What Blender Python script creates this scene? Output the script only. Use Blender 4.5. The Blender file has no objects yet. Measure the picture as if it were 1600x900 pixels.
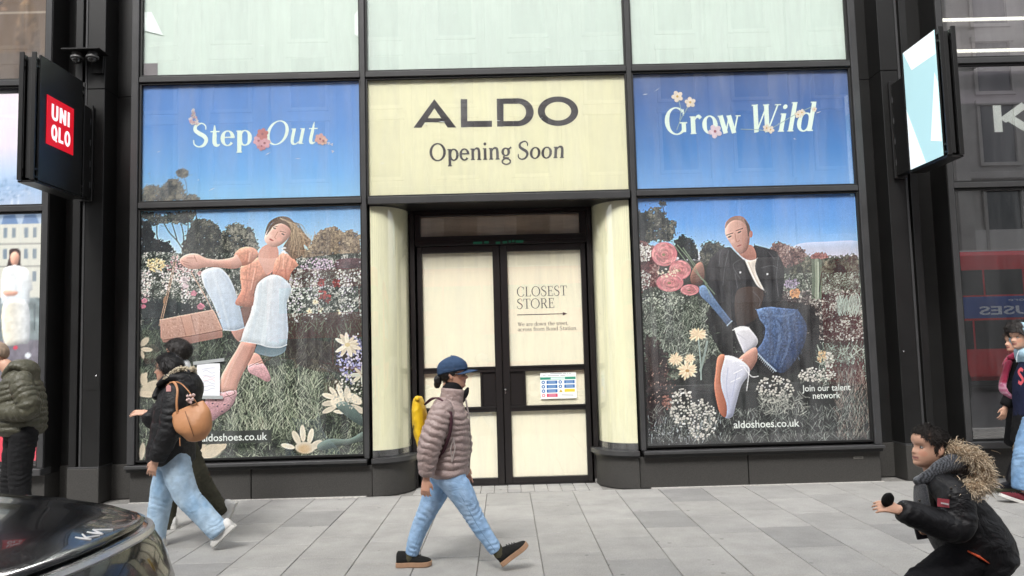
import bpy, bmesh, math, random
import numpy as np
from mathutils import Vector, Matrix
from mathutils.bvhtree import BVHTree

# ------------------------------------------------------------------ camera, sky, sun, exposure
SC = bpy.context.scene
COL = SC.collection
CAM_H = 1.606
PITCH, ROLL, YAW, FPX = math.radians(4.5926), math.radians(-1.5489), math.radians(-0.60705), 1212.8
def _axes():
    fw = np.array([0, math.cos(PITCH), math.sin(PITCH)]); up = np.array([0, -math.sin(PITCH), math.cos(PITCH)]); rt = np.array([1., 0, 0])
    c, s = math.cos(YAW), math.sin(YAW); rz = np.array([[c, -s, 0], [s, c, 0], [0, 0, 1]])
    fw, up, rt = rz @ fw, rz @ up, rz @ rt
    c, s = math.cos(ROLL), math.sin(ROLL)
    return c*rt + s*up, -s*rt + c*up, fw
RT, UP, FW = _axes()
def at(px, py, Y):
    """survey helper: the point at depth Y (metres from the camera) behind a place in the photograph"""
    d = FW + RT*(px-800)/FPX - UP*(py-450)/FPX
    d = d*(Y/d[1])
    return np.array([d[0], Y, d[2]+CAM_H])
cam = bpy.data.cameras.new('camera'); camo = bpy.data.objects.new('camera', cam); COL.objects.link(camo)
cam.sensor_fit = 'HORIZONTAL'; cam.sensor_width = 36.0; cam.lens = 36.0*FPX/1600.0
cam.clip_start = 0.05; cam.clip_end = 2000
m = Matrix.Identity(4)
for i in range(3):
    m[i][0] = RT[i]; m[i][1] = UP[i]; m[i][2] = -FW[i]
m[2][3] = CAM_H
camo.matrix_world = m
SC.camera = camo
SUN_EL, SUN_AZ = math.radians(48), math.radians(196)      # azimuth clockwise from +Y: behind the camera
w = bpy.data.worlds.new('World'); SC.world = w; w.use_nodes = True
nt = w.node_tree; nt.nodes.clear()
sky = nt.nodes.new('ShaderNodeTexSky'); sky.sky_type = 'NISHITA'; sky.sun_disc = False
sky.sun_elevation = SUN_EL; sky.sun_rotation = SUN_AZ; sky.air_density = 1.0; sky.dust_density = 4.0; sky.ozone_density = 1.0
hs = nt.nodes.new('ShaderNodeHueSaturation'); hs.inputs['Saturation'].default_value = 0.22
bg = nt.nodes.new('ShaderNodeBackground'); bg.inputs['Strength'].default_value = 0.15
wo = nt.nodes.new('ShaderNodeOutputWorld')
nt.links.new(sky.outputs[0], hs.inputs['Color']); nt.links.new(hs.outputs[0], bg.inputs[0]); nt.links.new(bg.outputs[0], wo.inputs[0])
sl = bpy.data.lights.new('sun', 'SUN'); sl.energy = 1.5; sl.angle = math.radians(14); sl.color = (1.0, 0.985, 0.955)
so = bpy.data.objects.new('sun', sl); COL.objects.link(so)
sd = Vector((math.sin(SUN_AZ)*math.cos(SUN_EL), math.cos(SUN_AZ)*math.cos(SUN_EL), math.sin(SUN_EL)))
so.rotation_euler = sd.to_track_quat('Z', 'Y').to_euler(); so.location = (0, -5, 20)
SC.view_settings.view_transform = 'Standard'; SC.view_settings.look = 'None'
SC.view_settings.gamma = 1.0; SC.view_settings.use_curve_mapping = False
SC.view_settings.exposure = 1.0
SC.render.engine = 'CYCLES'
SC.cycles.max_bounces = 8; SC.cycles.transparent_max_bounces = 12; SC.cycles.glossy_bounces = 4

# ------------------------------------------------------------------ helpers
rnd = random.Random(7)
def lin(c):
    c = np.asarray(c, dtype=float)/255.0
    return np.where(c <= 0.04045, c/12.92, ((c+0.055)/1.055)**2.4)
def S(r, g, b):
    return tuple(float(x) for x in lin((r, g, b)))
MATS = {}
def mat(name, color, rough=0.6, metal=0.0, var=0.0, vscale=6.0, bump=0.0, bscale=40.0, spec=0.5, coat=0.0, sheen=0.0, emit=None, estr=1.0, stretch=(1, 1, 1), fold=None):
    if name in MATS: return MATS[name]
    M = bpy.data.materials.new(name); M.use_nodes = True
    n = M.node_tree; b = n.nodes['Principled BSDF']
    b.inputs['Base Color'].default_value = (*color, 1); b.inputs['Roughness'].default_value = rough; b.inputs['Metallic'].default_value = metal
    b.inputs['Specular IOR Level'].default_value = spec
    b.inputs['Coat Weight'].default_value = coat; b.inputs['Coat Roughness'].default_value = 0.03
    b.inputs['Sheen Weight'].default_value = sheen
    if emit is not None:
        b.inputs['Emission Color'].default_value = (*emit, 1); b.inputs['Emission Strength'].default_value = estr
    if var or bump or fold:
        tc = n.nodes.new('ShaderNodeTexCoord'); mp = n.nodes.new('ShaderNodeMapping'); mp.inputs['Scale'].default_value = stretch
        n.links.new(tc.outputs['Object'], mp.inputs[0])
    if var:
        t = n.nodes.new('ShaderNodeTexNoise'); t.inputs['Scale'].default_value = vscale; t.inputs['Detail'].default_value = 6; t.inputs['Roughness'].default_value = 0.65
        n.links.new(mp.outputs[0], t.inputs[0])
        r = n.nodes.new('ShaderNodeMapRange'); r.inputs['From Min'].default_value = 0.3; r.inputs['From Max'].default_value = 0.7
        r.inputs['To Min'].default_value = 1-var; r.inputs['To Max'].default_value = 1+var
        n.links.new(t.outputs[0], r.inputs[0])
        mx = n.nodes.new('ShaderNodeVectorMath'); mx.operation = 'SCALE'; mx.inputs[0].default_value = color
        n.links.new(r.outputs[0], mx.inputs['Scale']); n.links.new(mx.outputs[0], b.inputs['Base Color'])
    if bump:
        t2 = n.nodes.new('ShaderNodeTexNoise'); t2.inputs['Scale'].default_value = bscale; t2.inputs['Detail'].default_value = 5
        n.links.new(mp.outputs[0], t2.inputs[0])
        bp = n.nodes.new('ShaderNodeBump'); bp.inputs['Strength'].default_value = bump; bp.inputs['Distance'].default_value = 0.01
        n.links.new(t2.outputs[0], bp.inputs['Height']); n.links.new(bp.outputs[0], b.inputs['Normal'])
    if fold:
        # broad creases: warped, ridged noise
        fs, fstr, fst = fold
        mp2 = n.nodes.new('ShaderNodeMapping'); mp2.inputs['Scale'].default_value = fst; n.links.new(tc.outputs['Object'], mp2.inputs[0])
        t3 = n.nodes.new('ShaderNodeTexNoise'); t3.inputs['Scale'].default_value = fs; t3.inputs['Detail'].default_value = 3; t3.inputs['Distortion'].default_value = 0.8
        n.links.new(mp2.outputs[0], t3.inputs[0])
        s1 = n.nodes.new('ShaderNodeMath'); s1.operation = 'SUBTRACT'; s1.inputs[1].default_value = 0.5; n.links.new(t3.outputs[0], s1.inputs[0])
        s2 = n.nodes.new('ShaderNodeMath'); s2.operation = 'ABSOLUTE'; n.links.new(s1.outputs[0], s2.inputs[0])
        bp2 = n.nodes.new('ShaderNodeBump'); bp2.inputs['Strength'].default_value = fstr; bp2.inputs['Distance'].default_value = 0.06
        n.links.new(s2.outputs[0], bp2.inputs['Height'])
        if bump: n.links.new(bp.outputs[0], bp2.inputs['Normal'])
        n.links.new(bp2.outputs[0], b.inputs['Normal'])
    MATS[name] = M
    return M
def vcmat(name, rough=0.5, spec=0.5, emit=0.0, bump=0.0, bscale=60.0, coat=0.0, sheen=0.0, stretch=(1, 1, 1), var=0.0, vscale=30.0, fold=None):
    """colour comes from the mesh's own printed / dyed colour attribute"""
    if name in MATS: return MATS[name]
    M = mat(name, (0.5, 0.5, 0.5), rough, 0, 0, 1, bump, bscale, spec, coat, sheen, stretch=stretch, fold=fold)
    n = M.node_tree; b = n.nodes['Principled BSDF']
    a = n.nodes.new('ShaderNodeAttribute'); a.attribute_name = 'Col'
    src = a.outputs['Color']
    if var:
        tc = n.nodes.new('ShaderNodeTexCoord'); t = n.nodes.new('ShaderNodeTexNoise'); t.inputs['Scale'].default_value = vscale; t.inputs['Detail'].default_value = 4
        n.links.new(tc.outputs['Object'], t.inputs[0])
        r = n.nodes.new('ShaderNodeMapRange'); r.inputs['From Min'].default_value = 0.3; r.inputs['From Max'].default_value = 0.7
        r.inputs['To Min'].default_value = 1-var; r.inputs['To Max'].default_value = 1+var
        n.links.new(t.outputs[0], r.inputs[0])
        mx = n.nodes.new('ShaderNodeVectorMath'); mx.operation = 'SCALE'
        n.links.new(src, mx.inputs[0]); n.links.new(r.outputs[0], mx.inputs['Scale']); src = mx.outputs[0]
    n.links.new(src, b.inputs['Base Color'])
    if emit:
        n.links.new(a.outputs['Color'], b.inputs['Emission Color']); b.inputs['Emission Strength'].default_value = emit
    return M
def glassmat(name, refl=0.09, tint=(1, 1, 1), rough=0.0, dust=.075):
    """thin clear pane: see-through plus a mirror share that grows at grazing angles"""
    if name in MATS: return MATS[name]
    M = bpy.data.materials.new(name); M.use_nodes = True; n = M.node_tree; n.nodes.clear()
    o = n.nodes.new('ShaderNodeOutputMaterial'); mx = n.nodes.new('ShaderNodeMixShader')
    t = n.nodes.new('ShaderNodeBsdfTransparent'); t.inputs[0].default_value = (*tint, 1)
    g = n.nodes.new('ShaderNodeBsdfGlossy'); g.inputs['Roughness'].default_value = rough; g.inputs[0].default_value = (1, 1, 1, 1)
    lw = n.nodes.new('ShaderNodeLayerWeight'); lw.inputs[0].default_value = 0.5
    p = n.nodes.new('ShaderNodeMath'); p.operation = 'POWER'; p.inputs[1].default_value = 4.0
    mr = n.nodes.new('ShaderNodeMapRange'); mr.inputs['To Min'].default_value = refl; mr.inputs['To Max'].default_value = 1.0
    n.links.new(lw.outputs['Facing'], p.inputs[0]); n.links.new(p.outputs[0], mr.inputs[0]); n.links.new(mr.outputs[0], mx.inputs[0])
    n.links.new(t.outputs[0], mx.inputs[1]); n.links.new(g.outputs[0], mx.inputs[2])
    # a film of street dust and cleaning streaks on the outside
    tc = n.nodes.new('ShaderNodeTexCoord'); mp = n.nodes.new('ShaderNodeMapping'); mp.inputs['Scale'].default_value = (1, 1, .12); n.links.new(tc.outputs['Object'], mp.inputs[0])
    tn = n.nodes.new('ShaderNodeTexNoise'); tn.inputs['Scale'].default_value = 5.0; tn.inputs['Detail'].default_value = 6; tn.inputs['Roughness'].default_value = .7; n.links.new(mp.outputs[0], tn.inputs[0])
    dr = n.nodes.new('ShaderNodeMapRange'); dr.inputs['From Min'].default_value = .42; dr.inputs['From Max'].default_value = .75; dr.inputs['To Min'].default_value = .004; dr.inputs['To Max'].default_value = dust; n.links.new(tn.outputs[0], dr.inputs[0])
    df = n.nodes.new('ShaderNodeBsdfDiffuse'); df.inputs[0].default_value = (.75, .76, .78, 1)
    m2 = n.nodes.new('ShaderNodeMixShader'); n.links.new(dr.outputs[0], m2.inputs[0]); n.links.new(mx.outputs[0], m2.inputs[1]); n.links.new(df.outputs[0], m2.inputs[2]); n.links.new(m2.outputs[0], o.inputs[0])
    MATS[name] = M
    return M
def new_obj(name, me, material=None, parent=None):
    o = bpy.data.objects.new(name, me); COL.objects.link(o)
    if material is not None and me is not None and not me.materials: me.materials.append(material)
    if parent is not None:
        o.parent = parent
        if 'abs' in PAR.get(parent.name, ''):
            o.matrix_parent_inverse = Matrix.Translation(-ABS[parent.name])
    return o
PAR, ABS = {}, {}
def thing(name, label, cat, loc=(0, 0, 0), rotz=None, group=None):
    """Empty at the thing's base; children given in world coordinates unless rotz is set"""
    o = bpy.data.objects.new(name, None); COL.objects.link(o); o.location = loc; o.empty_display_size = 0.1
    o['label'] = label; o['category'] = cat
    if group: o['group'] = group
    if rotz is None:
        PAR[o.name] = 'abs'; ABS[o.name] = Vector(loc)
    else: o.rotation_euler = (0, 0, rotz)
    return o
def tag(o, label, cat, group=None):
    o['label'] = label; o['category'] = cat
    if group: o['group'] = group
    return o
def kind(o, k):
    o['kind'] = k; return o
class MB:
    def __init__(s): s.v = []; s.f = []
    def add(s, v, f):
        b = len(s.v); s.v.extend([tuple(map(float, p)) for p in v]); s.f.extend([tuple(i+b for i in q) for q in f]); return s
    def box(s, x0, x1, y0, y1, z0, z1, c=0.0):
        if c <= 0:
            v = [(x, y, z) for z in (z0, z1) for y in (y0, y1) for x in (x0, x1)]
            return s.add(v, [(0, 2, 3, 1), (4, 5, 7, 6), (0, 1, 5, 4), (2, 6, 7, 3), (0, 4, 6, 2), (1, 3, 7, 5)])
        lo = (x0, y0, z0); hi = (x1, y1, z1); v = []; idx = {}
        for k in range(8):
            sg = [(k >> a) & 1 for a in range(3)]
            for a in range(3):
                p = [(hi[j] if sg[j] else lo[j]) if j == a else ((hi[j]-c) if sg[j] else (lo[j]+c)) for j in range(3)]
                idx[(k, a)] = len(v); v.append(p)
        f = []
        for a in range(3):
            b, d = (a+1) % 3, (a+2) % 3
            for sgn in (0, 1):
                q = [(sgn << a) | (i << b) | (j << d) for i, j in ((0, 0), (1, 0), (1, 1), (0, 1))]
                q = [idx[(k, a)] for k in q]
                f.append(tuple(q if sgn else q[::-1]))
        for a in range(3):
            b, d = (a+1) % 3, (a+2) % 3
            for i in (0, 1):
                for j in (0, 1):
                    k0 = (i << b) | (j << d); k1 = k0 | (1 << a)
                    q = [idx[(k0, b)], idx[(k1, b)], idx[(k1, d)], idx[(k0, d)]]
                    f.append(tuple(q if (i ^ j) else q[::-1]))
        for k in range(8):
            q = [idx[(k, 0)], idx[(k, 1)], idx[(k, 2)]]
            par = bin(k).count('1') % 2
            f.append(tuple(q if par else q[::-1]))
        return s.add(v, f)
    def tube(s, pts, rad, n=10, cap=True, flat=None):
        pts = [Vector(p) for p in pts]; N = len(pts)
        if not hasattr(rad, '__len__'): rad = [rad]*N
        b = len(s.v); prev = None
        for i, p in enumerate(pts):
            t = (pts[min(i+1, N-1)]-pts[max(i-1, 0)]).normalized()
            if prev is None:
                a = Vector((0, 0, 1)) if abs(t.z) < 0.9 else Vector((0, 1, 0))
                u = t.cross(a).normalized()
            else: u = (prev - t*prev.dot(t)).normalized()
            prev = u; w_ = t.cross(u)
            for k in range(n):
                an = 2*math.pi*k/n
                s.v.append(tuple(p + (u*math.cos(an) + w_*math.sin(an)*(flat or 1))*rad[i]))
        for i in range(N-1):
            for k in range(n):
                s.f.append((b+i*n+k, b+i*n+(k+1) % n, b+(i+1)*n+(k+1) % n, b+(i+1)*n+k))
        if cap:
            s.f.append(tuple(b+k for k in range(n))[::-1]); s.f.append(tuple(b+(N-1)*n+k for k in range(n)))
        return s
    def lathe(s, c, prof, n=24, axis='z'):
        b = len(s.v)
        for r, h in prof:
            for k in range(n):
                a = 2*math.pi*k/n; p = (r*math.cos(a), r*math.sin(a), h)
                if axis == 'y': p = (p[0], p[2], p[1])
                if axis == 'x': p = (p[2], p[0], p[1])
                s.v.append((c[0]+p[0], c[1]+p[1], c[2]+p[2]))
        for i in range(len(prof)-1):
            for k in range(n):
                s.f.append((b+i*n+k, b+i*n+(k+1) % n, b+(i+1)*n+(k+1) % n, b+(i+1)*n+k))
        s.f.append(tuple(b+k for k in range(n))[::-1]); s.f.append(tuple(b+(len(prof)-1)*n+k for k in range(n)))
        return s
    def mesh(s, name='m', smooth=False):
        me = bpy.data.meshes.new(name); me.from_pydata(s.v, [], s.f); me.update()
        if smooth: me.shade_smooth()
        return me
    def build(s, name, material, parent=None, smooth=False):
        return new_obj(name, s.mesh(name, smooth), material, parent)
def bx(name, material, parent, x0, x1, y0, y1, z0, z1, c=0.004):
    return MB().box(x0, x1, y0, y1, z0, z1, c).build(name, material, parent)
def fix_normals(me):
    bm = bmesh.new(); bm.from_mesh(me); bmesh.ops.recalc_face_normals(bm, faces=bm.faces[:]); bm.to_mesh(me); bm.free(); return me
# value noise, vectorised
def _hash(ix, iy, iz, seed):
    h = (ix*374761393 + iy*668265263 + iz*2147483647 + seed*1274126177) & 0xffffffff
    h = ((h ^ (h >> 13))*1274126177) & 0xffffffff
    h = (h ^ (h >> 16)) & 0xffff
    return h/65535.0
def vnoise(P, seed=0):
    P = np.asarray(P, dtype=float); i = np.floor(P).astype(np.int64); f = P-i; f = f*f*(3-2*f)
    r = 0
    for dx in (0, 1):
        for dy in (0, 1):
            for dz in (0, 1):
                wgt = (f[..., 0] if dx else 1-f[..., 0])*(f[..., 1] if dy else 1-f[..., 1])*(f[..., 2] if dz else 1-f[..., 2])
                r = r + wgt*_hash(i[..., 0]+dx, i[..., 1]+dy, i[..., 2]+dz, seed)
    return r*2-1
def fbm(P, seed=0, oct=3):
    r = 0; a = 1; s = 0
    for k in range(oct):
        r = r + a*vnoise(np.asarray(P)*(2**k), seed+k*17); s += a; a *= 0.5
    return r/s
# ------------------------------------------------------------------ shared materials
M_FRAME = mat('dark_bronze_metal', (0.012, 0.0118, 0.0116), 0.36, 0.0, 0.25, 3.0, 0.02, 200, 0.5)
M_FRAME2 = mat('grey_frame_metal', (0.046, 0.046, 0.047), 0.35, 0.0, 0.15, 4.0, 0.02, 200, 0.5)
M_BLACK = mat('black_door_metal', (0.012, 0.010, 0.010), 0.35, 0.0, 0.2, 3.0)
M_GASKET = mat('black_gasket', (0.006, 0.006, 0.006), 0.6)
M_STONE = mat('dark_granite', (0.042, 0.040, 0.037), 0.6, 0.0, 0.45, 120.0, 0.06, 260, 0.4)
M_CREAM = mat('cream_window_film', S(243, 237, 212), 0.55, 0.0, 0.03, 1.6, 0.05, 9, stretch=(1, 1, .35))
M_CREAMY = mat('yellowish_window_film', S(229, 227, 192), 0.5, 0.0, 0.035, 1.8, 0.05, 9, stretch=(.4, 1, 1))
M_CURV = mat('curved_window_film', S(238, 236, 202), 0.45, 0.0, 0.05, 7, 0.08, 12, stretch=(1, 1, .08))
M_MINT = mat('pale_green_white_film', S(206, 221, 211), 0.5, 0.0, 0.02, 0.8)
M_GLASS = glassmat('clear_glass', 0.07)
M_GLASSD = glassmat('dark_shop_glass', 0.28, dust=.03)
M_GREY = mat('grey_board', S(125, 120, 122), 0.7)
M_BROWN = mat('brown_paper', S(196, 176, 152), 0.7, 0, 0.2, 5, 0.3, 8, stretch=(0.4, 1, 3))
M_STEEL = mat('bright_steel', (0.6, 0.6, 0.6), 0.25, 1.0)
M_WHITEP = mat('white_print', S(240, 246, 240), 0.5)
M_INK = mat('black_print', S(38, 33, 38), 0.5)

# ------------------------------------------------------------------ ground, road, pavement
ground = MB().box(-400, 400, -400, 400, -0.9, -0.16).build('ground', mat('earth', (0.12, 0.115, 0.11), 0.9, 0, 0.2, 2)); kind(ground, 'structure')
road = MB().box(-60, 60, -10.2, 4.0, -0.155, -0.12).build('road', mat('asphalt', (0.055, 0.055, 0.056), 0.85, 0, 0.35, 30, 0.4, 250)); kind(road, 'structure')
far_pavement = MB().box(-60, 60, -13.2, -10.22, -0.155, 0.0).build('far_pavement', mat('far_flagstones', (0.30, 0.29, 0.28), 0.8, 0, 0.2, 3)); kind(far_pavement, 'structure')
kerbs = MB()
pav = MB().box(-60, 60, 4.2, 10.4, -0.155, -0.012).build('pavement', mat('paving_mortar', (0.20, 0.192, 0.18), 0.9, 0, 0.3, 40, 0.3, 150)); kind(pav, 'structure')
def slabmat(i, c, tex=0.22):
    M = mat('granite_slab_%d' % i, c, 0.72, 0, tex, 90, 0.12, 180, 0.35)
    n = M.node_tree; b = n.nodes['Principled BSDF']
    # broad stains over the speckle
    sc = [x for x in n.nodes if x.type == 'VECT_MATH'][0]
    geo = n.nodes.new('ShaderNodeNewGeometry')
    t = n.nodes.new('ShaderNodeTexNoise'); t.inputs['Scale'].default_value = 2.6; t.inputs['Detail'].default_value = 8; t.inputs['Roughness'].default_value = 0.7
    n.links.new(geo.outputs['Position'], t.inputs[0])
    r = n.nodes.new('ShaderNodeMapRange'); r.inputs['From Min'].default_value = 0.32; r.inputs['From Max'].default_value = 0.68; r.inputs['To Min'].default_value = 0.80; r.inputs['To Max'].default_value = 1.08
    n.links.new(t.outputs[0], r.inputs[0])
    mx = n.nodes.new('ShaderNodeVectorMath'); mx.operation = 'SCALE'
    n.links.new(sc.outputs[0], mx.inputs[0]); n.links.new(r.outputs[0], mx.inputs['Scale'])
    # trodden gum spots and small scuffs
    vo = n.nodes.new('ShaderNodeTexVoronoi'); vo.inputs['Scale'].default_value = 4.2; n.links.new(geo.outputs['Position'], vo.inputs[0])
    g = n.nodes.new('ShaderNodeMapRange'); g.inputs['From Min'].default_value = 0.055; g.inputs['From Max'].default_value = 0.085; g.inputs['To Min'].default_value = 0.58; g.inputs['To Max'].default_value = 1.0
    sx_ = n.nodes.new('ShaderNodeSeparateColor'); n.links.new(vo.outputs['Color'], sx_.inputs[0])
    gt = n.nodes.new('ShaderNodeMath'); gt.operation = 'GREATER_THAN'; gt.inputs[1].default_value = 0.62; n.links.new(sx_.outputs[0], gt.inputs[0])
    ad = n.nodes.new('ShaderNodeMath'); ad.operation = 'ADD'; n.links.new(vo.outputs['Distance'], ad.inputs[0]); n.links.new(gt.outputs[0], ad.inputs[1]); n.links.new(ad.outputs[0], g.inputs[0])
    m2 = n.nodes.new('ShaderNodeVectorMath'); m2.operation = 'SCALE'; n.links.new(mx.outputs[0], m2.inputs[0]); n.links.new(g.outputs[0], m2.inputs['Scale']); n.links.new(m2.outputs[0], b.inputs['Base Color'])
    return M
SLABM = [slabmat(0, (0.325, 0.318, 0.302)), slabmat(1, (0.34, 0.333, 0.318)), slabmat(2, (0.305, 0.299, 0.286)), slabmat(3, (0.315, 0.31, 0.298)), slabmat(4, (0.262, 0.258, 0.25))]
CW, CL = 0.484, 0.70
slab_cache = {}
def slab(x0, x1, y0, y1):
    if y1-y0 < 0.06: return
    k = rnd.choices(range(5), (5, 5, 4, 4, 1.6))[0]
    key = (round(x1-x0, 3), round(y1-y0, 3), k)
    if key not in slab_cache:
        me = MB().box(0.003, x1-x0-0.003, 0.003, y1-y0-0.003, -0.04, 0, 0.0035).mesh('paving_slab'); me.materials.append(SLABM[k]); slab_cache[key] = me
    o = new_obj('paving_slab', slab_cache[key], None, pav); o.location = (x0, y0, rnd.uniform(-0.0012, 0.0012))
    o.rotation_euler = (rnd.uniform(-.0012, .0012), rnd.uniform(-.0012, .0012), 0)
i0 = 0.235
ncol = 0
for c in range(-15, 15):
    x0 = i0 + c*CW; off = (rnd.random()*0.22 + (0.33 if c % 2 else 0.0))
    y = 4.27 - off*CL
    while y < 8.96:
        y0 = max(y, 4.27); y1 = min(y+CL, 8.96)
        slab(x0, x0+CW, y0, y1)
        y += CL
# thin row of small setts in front of the doors and a mortar line along the plinth
for c in range(14):
    x0 = -1.10 + c*0.155
    for r_ in range(3):
        slab(x0, x0+0.155, 8.985+r_*0.162, 8.985+(r_+1)*0.162)
for c in range(-16, 16):
    x0 = i0 + c*0.95
    o = MB().box(x0+0.003, x0+0.947, 4.02, 4.262, -0.155, 0.0, 0.012).build('kerb_stone', SLABM[2], pav)
for s in (-1, 1):
    mm = MB().box(1.62*s if s > 0 else -4.3, 4.28 if s > 0 else -1.62, 8.955, 8.99, -0.01, 0.004).build('mortar_line', mat('pale_mortar', (0.5, 0.48, 0.45), 0.9, 0, 0.35, 25), pav)

# ------------------------------------------------------------------ the shopfront
XL0, XL1, XC0, XC1, XR0, XR1 = -4.214, -1.648, -1.558, 1.504, 1.594, 4.175
Z1, Z2, Z3, Z4, Z5 = 4.955, 4.849, 3.451, 3.348, 0.471
ZTOP = 6.55
shop = thing('shopfront', 'black framed shopfront with recessed double doors, cream panels and floral window posters', 'shopfront', (0, 9.0, 0))
def member(name, x0, x1, z0, z1, yf=8.945, lite=True):
    """one framing bar: lighter cap at the front, dark body behind"""
    o = bx(name, M_FRAME2 if lite else M_FRAME, shop, x0, x1, yf, 9.10, z0, z1, 0.005); return o
# posts
for a, b in ((XL1+0.018, XC0-0.018), (XC1+0.018, XR0-0.018)):
    member('mullion', a, b, 0.425, ZTOP)
member('mullion', XL0-0.105, XL0-0.022, 0.425, ZTOP)
member('mullion', XR1+0.022, XR1+0.105, 0.425, ZTOP)
# transoms, butted between the posts
for a, b in ((XL0-0.018, XL1+0.014), (XC0-0.014, XC1+0.014), (XR0-0.014, XR1+0.018)):
    member('transom', a, b, Z2+0.02, Z1-0.02, 8.952)
for a, b in ((XL0-0.018, XL1+0.014), (XR0-0.014, XR1+0.018)):
    member('transom', a, b, Z4+0.02, Z3-0.02, 8.952)
    bx('gasket', M_GASKET, shop, a+.004, b-.004, 9.03, 9.09, 0.425, Z5, 0)
    bx('sill', M_FRAME2, shop, a-(0.09 if a < 0 else 0.04), b+(0.04 if a < 0 else 0.09), 8.885, 9.10, 0.385, 0.422, 0.006)
    bx('sill_apron', M_FRAME, shop, a-(0.085 if a < 0 else 0.035), b+(0.035 if a < 0 else 0.085), 8.93, 9.10, 0.345, 0.383, 0.003)
# black gasket lines around every pane
def gasket(x0, x1, z0, z1, t=0.016):
    g = MB(); y0, y1 = 8.975, 9.012
    g.box(x0-t, x0+0.004, y0, y1, z0-t, z1+t); g.box(x1-0.004, x1+t, y0, y1, z0-t, z1+t)
    g.box(x0+0.0045, x1-0.0045, y0, y1, z1-0.004, z1+t); g.box(x0+0.0045, x1-0.0045, y0, y1, z0-t, z0+0.004)
    return g.build('gasket', M_GASKET, shop)
PANES = [(XL0, XL1, Z3, Z2), (XC0, XC1, Z3, Z2), (XR0, XR1, Z3, Z2), (XL0, XL1, Z5, Z4), (XR0, XR1, Z5, Z4),
         (XL0, XL1, Z1, ZTOP-.02), (XC0, XC1, Z1, ZTOP-.02), (XR0, XR1, Z1, ZTOP-.02)]
for (x0, x1, z0, z1) in PANES:
    gasket(x0, x1, z0, z1)
    bx('window_pane', M_GLASS, shop, x0+0.001, x1-0.001, 9.000, 9.008, z0+0.001, z1-0.001, 0)
# films behind the upper row and the name panel
for (x0, x1) in ((XL0, XL1), (XC0, XC1), (XR0, XR1)):
    bx('blank_window_film', M_MINT, shop, x0+.002, x1-.002, 9.022, 9.03, Z1+.002, ZTOP-.03, 0)
bx('grey_board', M_GREY, shop, XL0+0.004, XL0+0.17, 9.0145, 9.020, Z1+0.004, Z1+0.165, 0)
name_panel = bx('cream_name_panel', M_CREAMY, shop, XC0+.002, XC1-.002, 9.022, 9.03, Z3+.002, Z2-.002, 0)
# torn, peeling edges of the film high up on the left and right
for pts in ([(-4.205, 5.75), (-4.12, 5.75), (-3.98, 5.46), (-4.20, 5.52)], [(-1.70, 5.66), (-1.66, 5.72), (-1.655, 5.38), (-1.70, 5.42)]):
    b = MB(); n = len(pts)
    v = [(x, 9.0125 - 0.001*(k % 2), z) for k, (x, z) in enumerate(pts)]
    b.add(v, [tuple(range(n))]); b.build('peeling_film', mat('white_film_back', S(240, 250, 246), 0.4), shop)
# small tears, bubbles and scratches in the films
for k in range(34):
    (x0, x1, z0, z1) = PANES[(1, 1, 0, 2, 5, 6, 7)[k % 7]]; z1 = min(z1, 5.9)
    x, z, L_, a = rnd.uniform(x0+.1, x1-.2), rnd.uniform(z0+.05, z1-.05), rnd.uniform(.015, .09), rnd.uniform(-.4, .7)
    b = MB(); t_ = rnd.uniform(.002, .005); b.add([(x, 9.0103, z), (x+L_*.5, 9.0103, z+L_*.5*a-t_), (x+L_, 9.0103, z+L_*a), (x+L_*.5, 9.0103, z+L_*.5*a+t_)], [(0, 1, 2, 3)])
    b.build('film_scratch', mat('scratched_film', S(232, 236, 236), .5), shop)
# header over the entrance, soffit
bx('header', M_FRAME2, shop, XC0+0.0, XC1-0.0, 8.935, 8.999, 3.345, 3.43, 0.006)
bx('soffit', M_FRAME, shop, XC0+.002, XC1-.002, 9.0, 9.62, 3.343, 3.40, 0)
bx('bulkhead', M_FRAME, shop, -1.13, 1.09, 9.42, 9.62, 3.30, 3.342, 0)
# curved glass corners
def arc_sheet(sx, r0, zlo, zhi, ncut=20, thick=0.006, flare=0.0):
    """quarter-round wall from the shopfront plane back to the door plane; sx=-1 left corner, +1 right corner"""
    cx = -1.545 if sx < 0 else 1.492
    rx0, ry0 = 0.405, 0.47
    b = MB(); v = []
    for k in range(ncut+1):
        a = math.pi/2*k/ncut
        for dr in (r0, r0-thick):
            x = cx + (-sx)*(rx0+dr)*math.sin(a); y = 9.47 - (ry0+dr)*math.cos(a)
            v.append((x, y, zlo)); v.append((x, y, zhi))
    f = []
    for k in range(ncut):
        a, c = 4*k, 4*(k+1)
        f += [(a, c, c+1, a+1), (a+2, a+3, c+3, c+2), (a+1, c+1, c+3, a+3), (a, a+2, c+2, c)]
    f += [(0, 1, 3, 2), (4*ncut, 4*ncut+2, 4*ncut+3, 4*ncut+1)]
    b.add(v, f); me = b.mesh('curve', False); fix_normals(me); me.shade_smooth(); me.set_sharp_from_angle(angle=0.7)
    return me
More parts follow.
